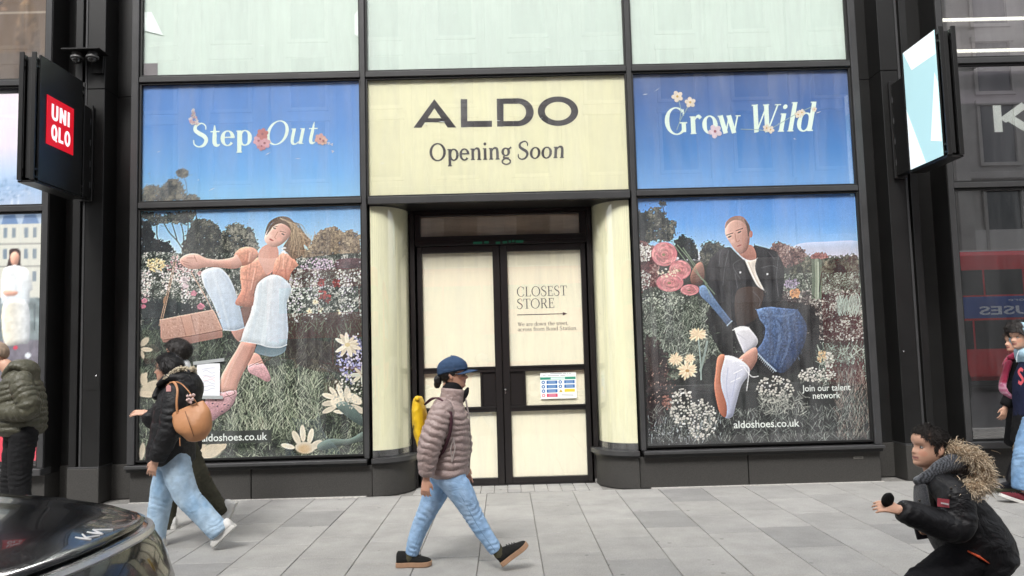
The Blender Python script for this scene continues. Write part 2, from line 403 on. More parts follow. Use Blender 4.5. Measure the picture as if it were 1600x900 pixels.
for sx in (-1, 1):
    new_obj('curved_film', arc_sheet(sx, -0.014, 0.505, 3.335), M_CURV, shop)
    new_obj('curved_pane', arc_sheet(sx, 0.0, 0.425, 3.338), M_GLASS, shop)
    new_obj('curved_gasket', arc_sheet(sx, -0.013, 0.428, 0.503), M_GASKET, shop)
    new_obj('curved_sill', arc_sheet(sx, 0.10, 0.375, 0.424, thick=0.12), M_FRAME2, shop)
    new_obj('curved_apron', arc_sheet(sx, 0.065, 0.345, 0.374, thick=0.09), M_FRAME, shop)
    me = arc_sheet(sx, 0.04, 0.0, 0.344, thick=0.05); new_obj('plinth_panel', me, M_STONE, shop)
    x = -1.135 if sx < 0 else 1.085
    bx('door_jamb', M_BLACK, shop, min(x, x-sx*0.055), max(x, x-sx*0.055), 9.41, 9.62, 0.0, 3.30, 0.004)
    for zz in (0.09, 0.24): MB().lathe((x-sx*0.028, 9.409, zz), [(0.006, -0.004), (0.006, 0.0)], 10, 'y').build('bolt', M_STEEL, shop)
# plinth stone panels
for a, b in ((XL0-0.09, -2.93), (-2.924, -1.552), (1.499, 2.74), (2.746, XR1+0.09)):
    bx('plinth_panel', M_STONE, shop, a+.003, b-.003, 8.99, 9.09, 0.0, 0.344, 0.003)
bx('plinth_backing', M_GASKET, shop, XL0-0.085, -1.60, 9.092, 9.12, 0.0, 0.34, 0); bx('plinth_backing', M_GASKET, shop, 1.55, XR1+0.085, 9.092, 9.12, 0.0, 0.34, 0)
# small maker's plate on the right plinth
pl = bx('maker_plate', mat('plate_grey', S(120, 118, 112), 0.5), shop, 3.955, 4.065, 8.984, 8.9895, 0.262, 0.285, 0)
for k in range(6): bx('letter_mark', M_INK, pl, 3.966+k*0.0155, 3.976+k*0.0155, 8.982, 8.9838, 0.268, 0.279, 0)
# light above the doors
bx('transom_frame', M_BLACK, shop, -1.075, 1.03, 9.44, 9.60, 2.905, 3.022, 0.004)
for a, b, z0, z1 in ((-1.075, -1.008, 3.023, 3.299), (0.952, 1.03, 3.023, 3.299)): bx('transom_frame', M_BLACK, shop, a, b, 9.44, 9.60, z0, z1, 0.003)
bx('transom_frame', M_BLACK, shop, -1.007, 0.951, 9.44, 9.60, 3.272, 3.299, 0.003)
bx('transom_window', M_BROWN, shop, -1.007, 0.951, 9.515, 9.525, 3.023, 3.271, 0)
bx('transom_glass', M_GLASS, shop, -1.006, 0.950, 9.492, 9.498, 3.024, 3.270, 0)
bx('transom_bead', M_FRAME, shop, -1.074, 1.029, 9.425, 9.4395, 2.955, 2.965, 0)
green = mat('green_tape', S(38, 120, 92), 0.6, 0, 0.2, 20)
for a, b, dz in ((-0.36, -0.25, 0), (-0.225, -0.17, .004), (-0.085, -0.03, -.006), (0.0, 0.055, 0.0), (0.075, 0.10, .008), (0.115, 0.145, .012), (0.16, 0.255, .004)):
    bx('tape_strip', green, shop, a, b, 9.4365, 9.4394, 2.915+dz, 2.945+dz, 0)
# ---- doors: two leaves
def leaf(x0, x1, inner, paneldark):
    """x0..x1 outer edges; inner=+1 when the meeting stile is at x1"""
    d = MB(); g0, g1 = x0+(0.06 if inner > 0 else 0.085), x1-(0.085 if inner > 0 else 0.06)
    body = bx('door_leaf', M_BLACK, shop, x0, g0-.001, 9.46, 9.56, 0.012, 2.90, 0.004)
    def rail(a, b, z0, z1, yf=9.46): return bx('rail', M_BLACK, body, a, b, yf, 9.56, z0, z1, 0.003)
    bx('stile', M_BLACK, body, g1+.001, x1, 9.46, 9.56, 0.012, 2.90, 0.004)
    rail(g0, g1, 2.82, 2.90); rail(g0, g1, 1.35, 1.417); rail(g0, g1, 0.872, 0.936); rail(g0, g1, 0.012, 0.087)
    for zz in (1.395, 0.915): bx('bead', M_FRAME, body, g0, g1, 9.45, 9.4595, zz, zz+0.008, 0)
    def panel(a, b, z0, z1, m_):
        bx('door_panel', m_, body, a+.001, b-.001, 9.512, 9.522, z0+.001, z1-.001, 0)
        bx('door_glass', M_GLASS, body, a+.001, b-.001, 9.490, 9.496, z0+.001, z1-.001, 0)
    panel(g0, g1, 1.417, 2.82, M_CREAM); panel(g0, g1, 0.087, 0.872, M_CREAM)
    if inner > 0: da, db, ca, cb = g1-0.16, g1, g0, g1-0.185
    else: da, db, ca, cb = g0, g0+0.16, g0+0.185, g1
    panel(ca, cb, 0.936, 1.35, M_CREAM)
    bx('lock_panel', M_BLACK, body, da, db, 9.485, 9.55, 0.937, 1.349, 0.003)
    a, b = (cb, da) if inner > 0 else (db, ca)
    bx('stile', M_BLACK, body, a, b, 9.462, 9.56, 0.937, 1.349, 0.003)
    return body
l1 = leaf(-1.055, -0.044, 1, None); l2 = leaf(-0.036, 1.012, -1, None)
hl = MB().lathe((-0.012, 9.452, 1.135), [(0.011, 0), (0.011, -0.012), (0.006, -0.016)], 14, 'y').build('lock', M_STEEL, l2)
bx('keyhole_cover', M_STEEL, l2, -0.019, -0.005, 9.450, 9.4595, 1.085, 1.118, 0.002)
bx('doorstop', M_STEEL, shop, 1.033, 1.053, 9.40, 9.42, 0.0, 0.055, 0.003)
bx('threshold', M_BLACK, shop, -1.075, 1.03, 9.445, 9.60, -0.01, 0.010, 0.002)
# dark interior wall so that nothing shines through the joints, and the storeys above
bx('interior_backing', M_GASKET, shop, -5.2, 5.2, 9.66, 9.70, 0.0, 6.6, 0)
# ---- pilasters between the shops
def pilaster(xs, x_in, x_out, xn, label):
    """xs = -1 left of the shop, +1 right; face between x_in (towards the shop) and x_out"""
    t = thing('pilaster', label, 'pillar', ((x_in+x_out)/2, 9.2, 0))
    def b(name, m_, xa, xb, y0, y1, z0, z1, c=0.004): return bx(name, m_, t, min(xa, xb), max(xa, xb), y0, y1, z0, z1, c)
    st = x_in + xs*0.205
    b('shaft', M_FRAME, x_in, st, 9.0, 9.36, 0.415, 4.815); b('shaft', M_FRAME, x_in, st, 9.0, 9.36, 4.823, 7.4)
    b('shadow_gap', M_GASKET, x_in+xs*.004, st-xs*.002, 9.01, 9.35, 4.8145, 4.8235, 0)
    b('fin', M_FRAME2, st+xs*0.001, st+xs*0.025, 8.992, 9.36, 0.415, 7.4, 0.003)
    b('groove', M_GASKET, st+xs*0.026, st+xs*0.06, 9.05, 9.36, 0.415, 7.4, 0)
    b('fin', M_FRAME, st+xs*0.061, x_out, 9.0, 9.36, 0.415, 7.4, 0.003)
    b('base_stone', M_STONE, x_in-xs*0.004, x_out+xs*0.004, 8.985, 9.36, 0.0, 0.395, 0.004)
    b('base_cap', M_FRAME2, x_in-xs*0.003, x_out, 8.99, 9.36, 0.396, 0.4145, 0.003)
    b('recess_panel', M_FRAME, x_in-xs*0.001, (XL0-0.107 if xs < 0 else XR1+0.107)+xs*0.0, 9.30, 9.36, 0.40, 4.815, 0)
    b('recess_panel', M_FRAME, x_in-xs*0.001, (XL0-0.107 if xs < 0 else XR1+0.107)+xs*0.0, 9.30, 9.36, 4.823, 7.4, 0)
    b('recess_stone', M_STONE, x_in-xs*0.001, (XL0-0.10 if xs < 0 else XR1+0.10), 9.28, 9.36, 0.0, 0.396, 0.003)
    b('return', M_FRAME, (XL0-0.106 if xs < 0 else XR1+0.106), (XL0-0.094 if xs < 0 else XR1+0.094), 9.102, 9.30, 0.0, 7.4, 0)
    b('recess_panel', M_FRAME, x_out+xs*0.001, xn, 9.30, 9.36, 0.40, 7.4, 0)
    b('recess_stone', M_STONE, x_out+xs*0.001, xn, 9.28, 9.36, 0.0, 0.396, 0.003)
    # access panel with a lock, low on the shaft
    b('access_panel', M_FRAME, x_in+xs*0.006, st-xs*0.006, 8.9965, 8.9995, 1.28, 1.62, 0)
    MB().lathe((x_in+xs*0.045, 8.996, 1.44 if xs < 0 else 1.47), [(0.009, 0), (0.009, -0.006), (0.004, -0.008)], 12, 'y').build('lock', M_STEEL, t)
    return t
pilaster(-1, -4.655, -5.005, -5.258, 'black metal clad pilaster with two small dome cameras, between red square sign and blue poster')
pilaster(1, 4.57, 4.92, 5.245, 'black metal clad pilaster carrying the pale mint sign panel beside the shop with letter K')
# ---- neighbouring shopfronts
def neighbour(xs, x0, label):
    t = thing('shopfront', label, 'shopfront', (x0+xs*3.0, 9.0, 0))
    def b(name, m_, xa, xb, y0, y1, z0, z1, c=0.004): return bx(name, m_, t, min(xa, xb), max(xa, xb), y0, y1, z0, z1, c)
    e = x0 + xs*0.088; bays = []
    b('mullion', M_FRAME2, x0, e-xs*.022, 8.945, 9.36, 0.0+0.425, 7.4)
    b('return', M_FRAME, x0-xs*0.0, x0-xs*0.008, 8.96, 9.30, 0.425, 7.4, 0)
    b('plinth_panel', M_STONE, x0, x0+xs*1.5, 8.99, 9.30, 0.0, 0.344, 0.003); b('plinth_panel', M_STONE, x0+xs*1.506, x0+xs*6.2, 8.99, 9.30, 0.0, 0.344, 0.003)
    b('sill_packer', M_FRAME, x0, x0+xs*1.4, 9.101, 9.30, 0.3445, 0.4245, 0)
    b('sill', M_FRAME2, x0-xs*.01, x0+xs*6.2, 8.885, 9.10, 0.345, 0.422, 0.006)
    xc = e
    for k in range(2):
        xe = xc + xs*2.95
        for (z0, z1) in ((Z2+.02, Z1-.02), (Z4+.02, Z3-.02)): b('transom', M_FRAME2, xc-xs*.018, xe+xs*.018, 8.952, 9.10, z0, z1)
        for (z0, z1) in ((Z5-.03, Z4), (Z3, Z2), (Z1, 6.5)):
            b('window_pane', M_GLASSD if xs > 0 else M_GLASS, xc+xs*.001, xe-xs*.001, 9.0, 9.008, z0+.001, z1-.001, 0)
            g = MB(); a, c_ = min(xc, xe), max(xc, xe); tt = 0.016
            g.box(a-tt, a+.004, 8.975, 9.012, z0-tt, z1+tt); g.box(c_-.004, c_+tt, 8.975, 9.012, z0-tt, z1+tt)
            g.box(a+.0045, c_-.0045, 8.975, 9.012, z1-.004, z1+tt); g.box(a+.0045, c_-.0045, 8.975, 9.012, z0-tt, z0+.004)
            g.build('gasket', M_GASKET, t)
        b('mullion', M_FRAME2, xe+xs*.022, xe+xs*.085, 8.945, 9.10, 0.425, 7.4)
        bays.append((min(xc, xe), max(xc, xe))); xc = xe+xs*0.107
    return t, bays
tl, bays_l = neighbour(-1, -5.262, 'shopfront with bright colour display screens behind glass, beside the red square sign')
tr, bays_r = neighbour(1, 5.250, 'dark glazed shopfront with white letter K above reflecting window')
# storeys above, continuing the black frame
up = thing('upper_storeys', 'dark glazed upper storeys above the shopfronts', 'building', (0, 9.4, 6.6))
for k in range(-8, 9):
    bx('mullion', M_FRAME2, up, k*2.7-0.05, k*2.7+0.05, 8.95, 9.30, 6.61, 15.0, 0)
for z in (6.60, 9.4, 12.2, 15.0): bx('spandrel', M_FRAME, up, -21.7, 21.7, 9.30, 9.9, z, z+0.9, 0)
bx('glazing', M_GLASSD, up, -21.6, 21.6, 9.31, 9.32, 7.5, 15.0, 0); bx('dark_interior', M_GREY, up, -21.6, 21.6, 9.75, 9.8, 7.5, 15.0, 0)
side_wall = []
for s in (-1, 1):
    tt = tl if s < 0 else tr
    bx('party_wall', M_FRAME, tt, min(s*11.6, s*22), max(s*11.6, s*22), 9.02, 9.4, 0.0, 6.6, 0)
    bx('party_wall', M_GASKET, tt, min(s*5.3, s*11.6), max(s*5.3, s*11.6), 9.66, 9.7, 0.0, 6.6, 0)
# ------------------------------------------------------------------ printed posters (flat print, painted procedurally into the sheet's colour attribute)
def homog(src, dst):
    A = []
    for (x, y), (u, v) in zip(src, dst):
        A.append([x, y, 1, 0, 0, 0, -u*x, -u*y, u]); A.append([0, 0, 0, x, y, 1, -v*x, -v*y, v])
    A = np.array(A, float); h = np.linalg.solve(A[:, :8], A[:, 8])
    return np.append(h, 1).reshape(3, 3)
def smooth(pts, n=6, closed=True):
    P = np.array(pts, float); N = len(P); out = []
    for i in range(N if closed else N-1):
        if closed: p0, p1, p2, p3 = P[i-1], P[i], P[(i+1) % N], P[(i+2) % N]
        else: p0, p1, p2, p3 = P[max(i-1, 0)], P[i], P[i+1], P[min(i+2, N-1)]
        for k in range(n):
            t = k/n
            out.append(0.5*((2*p1)+(-p0+p2)*t+(2*p0-5*p1+4*p2-p3)*t*t+(-p0+3*p1-3*p2+p3)*t**3))
    if not closed: out.append(P[-1])
    return np.array(out)
class Print:
    def __init__(s, quad, W, H, seed=1):
        s.W, s.H = W, H; s.img = np.zeros((H, W, 3)); s.rs = np.random.RandomState(seed)
        s.Hm = homog(quad, [(0, 0), (W-1, 0), (W-1, H-1), (0, H-1)])
        yy, xx = np.mgrid[0:H, 0:W]; s.xx, s.yy = xx.astype(float), yy.astype(float)
        s.k = (W-1)/np.hypot(quad[1][0]-quad[0][0], quad[1][1]-quad[0][1])
        inv = np.linalg.inv(s.Hm); q = inv @ np.stack([s.xx.ravel(), s.yy.ravel(), np.ones(W*H)])
        s.px = (q[0]/q[2]).reshape(H, W); s.py = (q[1]/q[2]).reshape(H, W)
        s.nz = {}
    def T(s, pts):
        P = np.atleast_2d(np.array(pts, float)); q = s.Hm @ np.vstack([P.T, np.ones(len(P))])
        return (q[:2]/q[2]).T
    def noise(s, sc, seed=0, oct=3, st=(1, 1)):
        key = (sc, seed, oct, st)
        if key not in s.nz: s.nz[key] = fbm(np.stack([s.px/sc*st[0], s.py/sc*st[1], np.zeros_like(s.px)], -1), seed, oct)
        return s.nz[key]
    def vgrad(s, stops):
        ys = [a for a, _ in stops]
        for c in range(3): s.img[..., c] = np.interp(s.py, ys, [col[c] for _, col in stops])
    def blend(s, mask, col, sl=(slice(None), slice(None))):
        s.img[sl] = s.img[sl]*(1-mask[..., None]) + np.asarray(col, float)*mask[..., None]
    def bbox(s, P, m=2):
        x0 = int(max(0, math.floor(P[:, 0].min())-m)); x1 = int(min(s.W, math.ceil(P[:, 0].max())+m+1))
        y0 = int(max(0, math.floor(P[:, 1].min())-m)); y1 = int(min(s.H, math.ceil(P[:, 1].max())+m+1))
        return (slice(y0, y1), slice(x0, x1)) if x1 > x0 and y1 > y0 else None
    def cover(s, P, sl):
        xs, ys = s.xx[sl], s.yy[sl]; acc = 0
        for ox in (-.33, 0, .33):
            for oy in (-.33, 0, .33):
                ins = np.zeros(xs.shape, bool); X, Y = xs+ox, ys+oy; j = len(P)-1
                for i in range(len(P)):
                    xi, yi = P[i]; xj, yj = P[j]
                    if yi != yj:
                        ins ^= ((yi > Y) != (yj > Y)) & (X < (xj-xi)*(Y-yi)/(yj-yi)+xi)
                    j = i
                acc = acc + ins
        return acc/9.0
    def fill(s, pts, c, c2=None, d=(0, 1), sm=True, alpha=1.0, nz=0.0, nsc=6, vol=0.3):
        if sm: pts = smooth(pts)
        P = s.T(pts); sl = s.bbox(P)
        if sl is None: return
        m = s.cover(P, sl)*alpha
        col = np.broadcast_to(np.asarray(c, float), m.shape+(3,)).copy()
        if c2 is not None:
            d_ = np.array(d, float)/np.hypot(*d); t = P @ d_; v = s.xx[sl]*d_[0]+s.yy[sl]*d_[1]
            v = np.clip((v-t.min())/(t.max()-t.min()+1e-6), 0, 1)[..., None]
            col = col*(1-v)+np.asarray(c2, float)*v
        if nz: col = col*(1+nz*s.noise(nsc, 5)[sl][..., None])
        if vol and sm:
            r = max(2, int(8*s.k)); bm_ = np.pad(m, r)
            for _ in range(2):
                for ax_ in (0, 1): bm_ = sum(np.roll(bm_, o_, ax_) for o_ in range(-r//2, r//2+1))/(2*(r//2)+1+(r % 2))
            gy, gx = np.gradient(bm_); gx, gy = gx[r:-r, r:-r]*r*1.6, gy[r:-r, r:-r]*r*1.6
            col = col*np.clip(1+vol*(gx*.55+gy*.8), .45, 1.35)[..., None]
        s.blend(m, col, sl)
    def box(s, m, r):
        bm_ = np.pad(m, r)
        for ax_ in (0, 1): bm_ = sum(np.roll(bm_, o_, ax_) for o_ in range(-r, r+1))/(2*r+1)
        return bm_[r:-r, r:-r]
    def foliage(s, pts, cols, sc=4.0, seed=0, fine=.22, rag=1.5, r=4, con=1.5, sm=True, alpha=1.0):
        """leafy mass: ragged outline, light and dark clumps at several sizes"""
        P = s.T(smooth(pts) if sm else pts); sl = s.bbox(P, r+3)
        if sl is None: return
        rr = max(1, int(r*s.k)); m = s.box(s.cover(P, sl), rr)
        nz = s.noise(sc, seed, 4)[sl]; m = np.clip((m+rag*.5*nz-.5)*5+.5, 0, 1)*alpha
        t = np.clip(.5+con*.5*(.65*nz+.5*s.noise(sc*3.5, seed+3, 2)[sl])+fine*(s.rs.rand(*m.shape)-.5)*1.6, 0, 1)
        xs_ = np.linspace(0, 1, len(cols)); col = np.stack([np.interp(t, xs_, [c[k] for c in cols]) for k in range(3)], -1)
        s.blend(m, col, sl)
    def line(s, pts, w, c, alpha=1.0, sm=False):
        if sm: pts = smooth(pts, 5, False)
        P = s.T(pts); w = w*s.k/2
        sl = s.bbox(P, int(w)+2)
        if sl is None: return
        xs, ys = s.xx[sl], s.yy[sl]; best = None
        for a, b in zip(P[:-1], P[1:]):
            v = b-a; L = v @ v+1e-9; t = np.clip(((xs-a[0])*v[0]+(ys-a[1])*v[1])/L, 0, 1)
            dd = np.hypot(xs-a[0]-t*v[0], ys-a[1]-t*v[1]); best = dd if best is None else np.minimum(best, dd)
        s.blend(np.clip(w-best+0.5, 0, 1)*min(1, 2*w+.15)*alpha, c, sl)
    def blob(s, x, y, rx, ry, c, ang=0, alpha=1.0, soft=0.25):
        P = s.T([(x, y)])[0]; rx, ry = rx*s.k, ry*s.k; R_ = max(rx, ry)
        sl = s.bbox(np.array([[P[0]-R_, P[1]-R_], [P[0]+R_, P[1]+R_]]), 1)
        if sl is None: return
        dx, dy = s.xx[sl]-P[0], s.yy[sl]-P[1]; ca, sa = math.cos(ang), math.sin(ang)
        r = np.hypot((dx*ca+dy*sa)/rx, (-dx*sa+dy*ca)/ry)
        s.blend(np.clip((1-r)/max(soft, 0.6/min(rx, ry)) + .5, 0, 1)*alpha*(min(1, rx*ry*3)), c, sl)
    def dots(s, n, x0, x1, y0, y1, rr, cols, alpha=0.9, asp=1.0, inside=None, jit=14):
        q = None
        for _ in range(n):
            x, y = s.rs.uniform(x0, x1), s.rs.uniform(y0, y1)
            if inside is not None and not inside(x, y): continue
            if inside is None and ((2*x-x0-x1)/(x1-x0))**2+((2*y-y0-y1)/(y1-y0))**2 > s.rs.uniform(.45, 1.25): continue
            c = np.array(cols[s.rs.randint(len(cols))], float)+s.rs.uniform(-jit, jit)
            r = s.rs.uniform(*rr); s.blob(x, y, r, r*s.rs.uniform(.6, 1.0)*asp, c, s.rs.uniform(0, 3.1), alpha)
    def grass(s, n, x0, x1, y0, y1, L, cols, w=(0.6, 1.1), ang=(-2.4, -0.7), curve=0.3, alpha=0.85, inside=None):
        for _ in range(n):
            x, y = s.rs.uniform(x0, x1), s.rs.uniform(y0, y1)
            if inside is not None and not inside(x, y): continue
            a = s.rs.uniform(*ang); l = s.rs.uniform(*L); b = a+s.rs.uniform(-curve, curve)
            p1 = (x+math.cos(a)*l*.5, y+math.sin(a)*l*.5); p2 = (p1[0]+math.cos(b)*l*.5, p1[1]+math.sin(b)*l*.5)
            c = np.array(cols[s.rs.randint(len(cols))], float)+s.rs.uniform(-12, 12)
            s.line([(x, y), p1, p2], s.rs.uniform(*w), c, alpha)
    def daisy(s, x, y, r, n, c, c2, core=None, a0=0.0, a1=6.283, sq=1.0, w=0.22):
        for k in range(n):
            a = a0+(a1-a0)*(k+s.rs.uniform(-.25, .25))/n; l = r*s.rs.uniform(.8, 1.08)
            cc = np.array(c, float)*(1-.5*(k % 2))+np.array(c2, float)*(.5*(k % 2))
            s.blob(x+math.cos(a)*l*.55, y+math.sin(a)*l*.55*sq, l*.5, l*w, cc+s.rs.uniform(-10, 10), math.atan2(math.sin(a)*sq, math.cos(a)), 0.95, 0.15)
        if core is not None: s.blob(x, y, r*.2, r*.2*sq, core)
    def tree(s, x0, x1, y0, y1, n, cols, rr=(1.5, 4), prof=None):
        for _ in range(n):
            u, v = s.rs.uniform(0, 1), s.rs.uniform(0, 1)
            top = prof(u) if prof else 0
            if v < top: continue
            c = np.array(cols[s.rs.randint(len(cols))], float)*(0.75+.5*s.rs.rand())
            r = s.rs.uniform(*rr); s.blob(x0+u*(x1-x0), y0+v*(y1-y0), r, r*.7, c, s.rs.uniform(0, 3), .9, .3)
    def sheet(s, name, x0, x1, z0, z1, y, material, parent=None, gain=1.0, desat=0.0, sharp=0.0):
        W, H = s.W, s.H
        xs = np.linspace(x0, x1, W); zs = np.linspace(z1, z0, H)
        X, Z = np.meshgrid(xs, zs); co = np.stack([X, np.full_like(X, y), Z], -1).reshape(-1, 3)
        i = np.arange(W*H).reshape(H, W); f = np.stack([i[1:, :-1], i[1:, 1:], i[:-1, 1:], i[:-1, :-1]], -1).reshape(-1)
        me = bpy.data.meshes.new(name); me.vertices.add(W*H); me.vertices.foreach_set('co', co.ravel())
        nf = (W-1)*(H-1); me.loops.add(nf*4); me.loops.foreach_set('vertex_index', f); me.polygons.add(nf)
        me.polygons.foreach_set('loop_start', np.arange(nf)*4); me.update(calc_edges=True)
        ca = me.color_attributes.new('Col', 'FLOAT_COLOR', 'POINT')
        if sharp:
            bl = np.stack([s.box(s.img[..., c_], 2) for c_ in range(3)], -1); s.img = s.img+sharp*(s.img-bl)+s.rs.normal(0, 5, s.img.shape[:2])[..., None]
        if desat: s.img = s.img*(1-desat)+desat*(s.img @ np.array([.3, .55, .15]))[..., None]
        c = np.clip(lin(np.clip(s.img, 0, 255))*gain, 0, 1).reshape(-1, 3); ca.data.foreach_set('color', np.hstack([c, np.ones((len(c), 1))]).ravel())
        me.validate()
        return new_obj(name, me, material, parent)
def rg(ox, oy, k):
    return lambda *pts: [(ox+x/k, oy+y/k) for x, y in pts]
A1, A2, A3, A4 = rg(215, 320, 4.5), rg(390, 320, 4.5), rg(215, 520, 4.5), rg(390, 520, 4.5)
B1, B2, B3, B4 = rg(992, 300, 4.5), rg(1170, 300, 4.5), rg(992, 495, 4.39), rg(1170, 495, 4.39)
M_PRINT = vcmat('printed_vinyl', 0.5, 0.3)
SKIN, SKIN2 = (214, 160, 138), (178, 118, 98)

# ======== lower left: woman with bag in the flower field
p = Print([(219.8, 328), (564.9, 322.2), (568.6, 710), (216.3, 718.5)], 376, 424, 3)
p.vgrad([(320, (112, 168, 222)), (360, (150, 195, 230)), (398, (196, 220, 236)), (402, (40, 52, 46)), (470, (48, 62, 54)), (520, (44, 54, 46)), (720, (56, 66, 52))])
# trees behind
DK = [(20, 26, 30), (38, 44, 44), (66, 70, 64), (120, 120, 106)]
p.foliage(A1((-10, 130), (70, 110), (110, 190), (140, 250), (190, 240), (245, 290), (245, 440), (-10, 460)), [(14, 18, 24), (28, 34, 38), (46, 52, 54)], 4, 1)
p.foliage(A1((10, 40), (110, 50), (180, 60), (300, 40), (400, 50), (380, 120), (300, 130), (180, 120), (120, 150), (60, 110)), DK, 3, 2, rag=1.5, alpha=.95)
p.foliage(A1((390, 110), (450, 90), (520, 110), (590, 180), (620, 250), (620, 345), (320, 345), (345, 200)), DK, 3.4, 3)
p.foliage(A1((610, 170), (690, 120), (760, 160), (815, 180), (840, 345), (600, 345)), DK+[(150, 148, 134)], 3.2, 4)
for t_ in ([(178, 120), (220, 190), (275, 250), (320, 320)], [(240, 130), (262, 200), (275, 250)], [(340, 60), (352, 160), (335, 300)], [(400, 30), (415, 100)], [(132, 130), (130, 200), (145, 260)], [(300, 120), (318, 200), (322, 300)]):
    p.line(A1(*t_), 1.8, (58, 54, 54), .95, True)
p.foliage(A2((430, 270), (480, 200), (545, 165), (600, 150), (650, 190), (700, 175), (760, 210), (820, 215), (820, 400), (390, 400)), [(58, 48, 42), (108, 92, 76), (156, 138, 112), (198, 182, 152)], 3, 5)
p.fill([(480, 404), (570, 402), (570, 412), (480, 414)], (44, 40, 40), sm=False)
# flower banks
BK_ = [(22, 30, 28), (44, 56, 50), (84, 96, 86), (150, 156, 146), (216, 214, 204)]
p.foliage([(205, 404), (300, 396), (400, 396), (460, 404), (580, 404), (580, 510), (205, 525)], [(18, 24, 24), (34, 44, 40), (62, 74, 66), (112, 120, 110), (196, 196, 186)], 2.2, 6, .35, .3, con=1.8)
p.fill(A2((620, 390), (800, 385), (800, 440), (620, 455)), (84, 46, 56), alpha=.75)
def bank(x, y): return p.noise(16, 21, 2)[int(np.clip((y-322)/386*(p.H-1), 0, p.H-1)), int(np.clip((x-218)/348*(p.W-1), 0, p.W-1))] > .02
p.dots(1500, 217, 350, 408, 466, (.6, 1.7), [(226, 222, 212), (206, 204, 194), (238, 232, 222), (206, 186, 184)], .95, inside=bank)
p.dots(230, 226, 258, 402, 424, (.7, 1.8), [(226, 206, 150), (206, 186, 140), (236, 222, 184)], .95)
p.dots(200, 258, 312, 398, 425, (.6, 1.5), [(206, 166, 166), (222, 190, 188), (170, 122, 126)], .95)
p.dots(1400, 445, 569, 410, 506, (.6, 1.7), [(206, 210, 200), (226, 226, 216), (180, 188, 176), (186, 178, 190)], .9, inside=bank)
p.dots(220, 470, 530, 404, 424, (.6, 1.5), [(186, 166, 186), (206, 190, 200)], .9)
p.foliage([(205, 470), (300, 476), (345, 492), (345, 530), (205, 530)], [(18, 24, 28), (34, 42, 44), (60, 72, 68)], 4, 9, rag=1.8, r=7)
for x, y, r, c in ((224.5, 469, 6, (222, 142, 160)), (223, 478, 5, (206, 120, 142)), (302, 458, 6.5, (226, 150, 166)), (313, 478.5, 7.5, (224, 146, 164)), (287, 436, 8, (226, 210, 212)), (289, 446, 7, (214, 196, 200)), (312, 426, 5, (222, 176, 172))):
    for k in range(20):
        a = k*2.4; q = (1-k/20); p.blob(x+math.cos(a)*r*.5*q, y+math.sin(a)*r*.42*q, r*.38, r*.3, np.array(c)*(.72+.38*p.rs.rand()), a, .85, .3)
for x, y in ((502, 443), (526, 444), (505, 462), (512, 468)):
    for k in range(14): p.blob(x+p.rs.uniform(-5, 5), y+p.rs.uniform(-6, 6), 2.4, 1.8, np.array((156, 66, 60))*(.45+.75*p.rs.rand()), p.rs.uniform(0, 3), .9)
for x, y in ((493, 472), (529, 489), (484, 487), (503, 486)): p.daisy(x, y, 5, 9, (232, 222, 190), (210, 196, 160), (190, 150, 80))
# dark bed then the grass
p.foliage([(200, 515), (350, 512), (580, 500), (580, 735), (200, 735)], [(14, 20, 16), (30, 38, 30), (58, 68, 54), (96, 106, 86)], 3.6, 11, .35, .2, con=1.8, sm=False)
p.foliage([(440, 505), (580, 494), (580, 566), (480, 576), (440, 560)], [(20, 22, 22), (38, 40, 36), (66, 70, 60)], 4, 12, rag=2.2, r=9, alpha=.75)
GR = [(120, 134, 112), (148, 160, 132), (88, 102, 84), (172, 180, 152), (66, 80, 66), (44, 54, 46)]
p.grass(1500, 215, 570, 505, 600, (5, 13), GR[:1]+GR[2:3]+GR[4:], (.6, 1.0))
lit_ = lambda x, y: p.rs.rand() < .35+.9*p.noise(30, 31, 2)[int(np.clip((y-322)/386*(p.H-1), 0, p.H-1)), int(np.clip((x-218)/348*(p.W-1), 0, p.W-1))]+.3
p.grass(5200, 215, 572, 575, 722, (6, 17), GR+[(30, 38, 30), (24, 30, 24), (188, 196, 170)], (.4, .8), (-2.8, -.4), inside=lit_)
p.grass(1000, 360, 500, 585, 680, (7, 17), [(176, 186, 158), (140, 154, 128), (196, 200, 176)], (.4, .8))
p.fill([(448, 530), (520, 536), (560, 545), (560, 575), (500, 582), (452, 560)], (70, 44, 44), alpha=.35)
# ---- the figure
C = rg(216, 320, 2.2606)
def shade(R_, pts, w, c, al=.5): p.line(R_(*pts), w, c, al, True)
for q in ([(125, 200), (95, 330), (72, 425)], [(131, 200), (101, 330), (80, 420)]): shade(C, q, 1.2, (178, 150, 126), .95)
shade(C, [(185, 235), (240, 330), (268, 388)], 1.6, (186, 160, 138), .95); p.blob(*C((92, 335))[0], 2.2, 6, (150, 118, 92), .15)
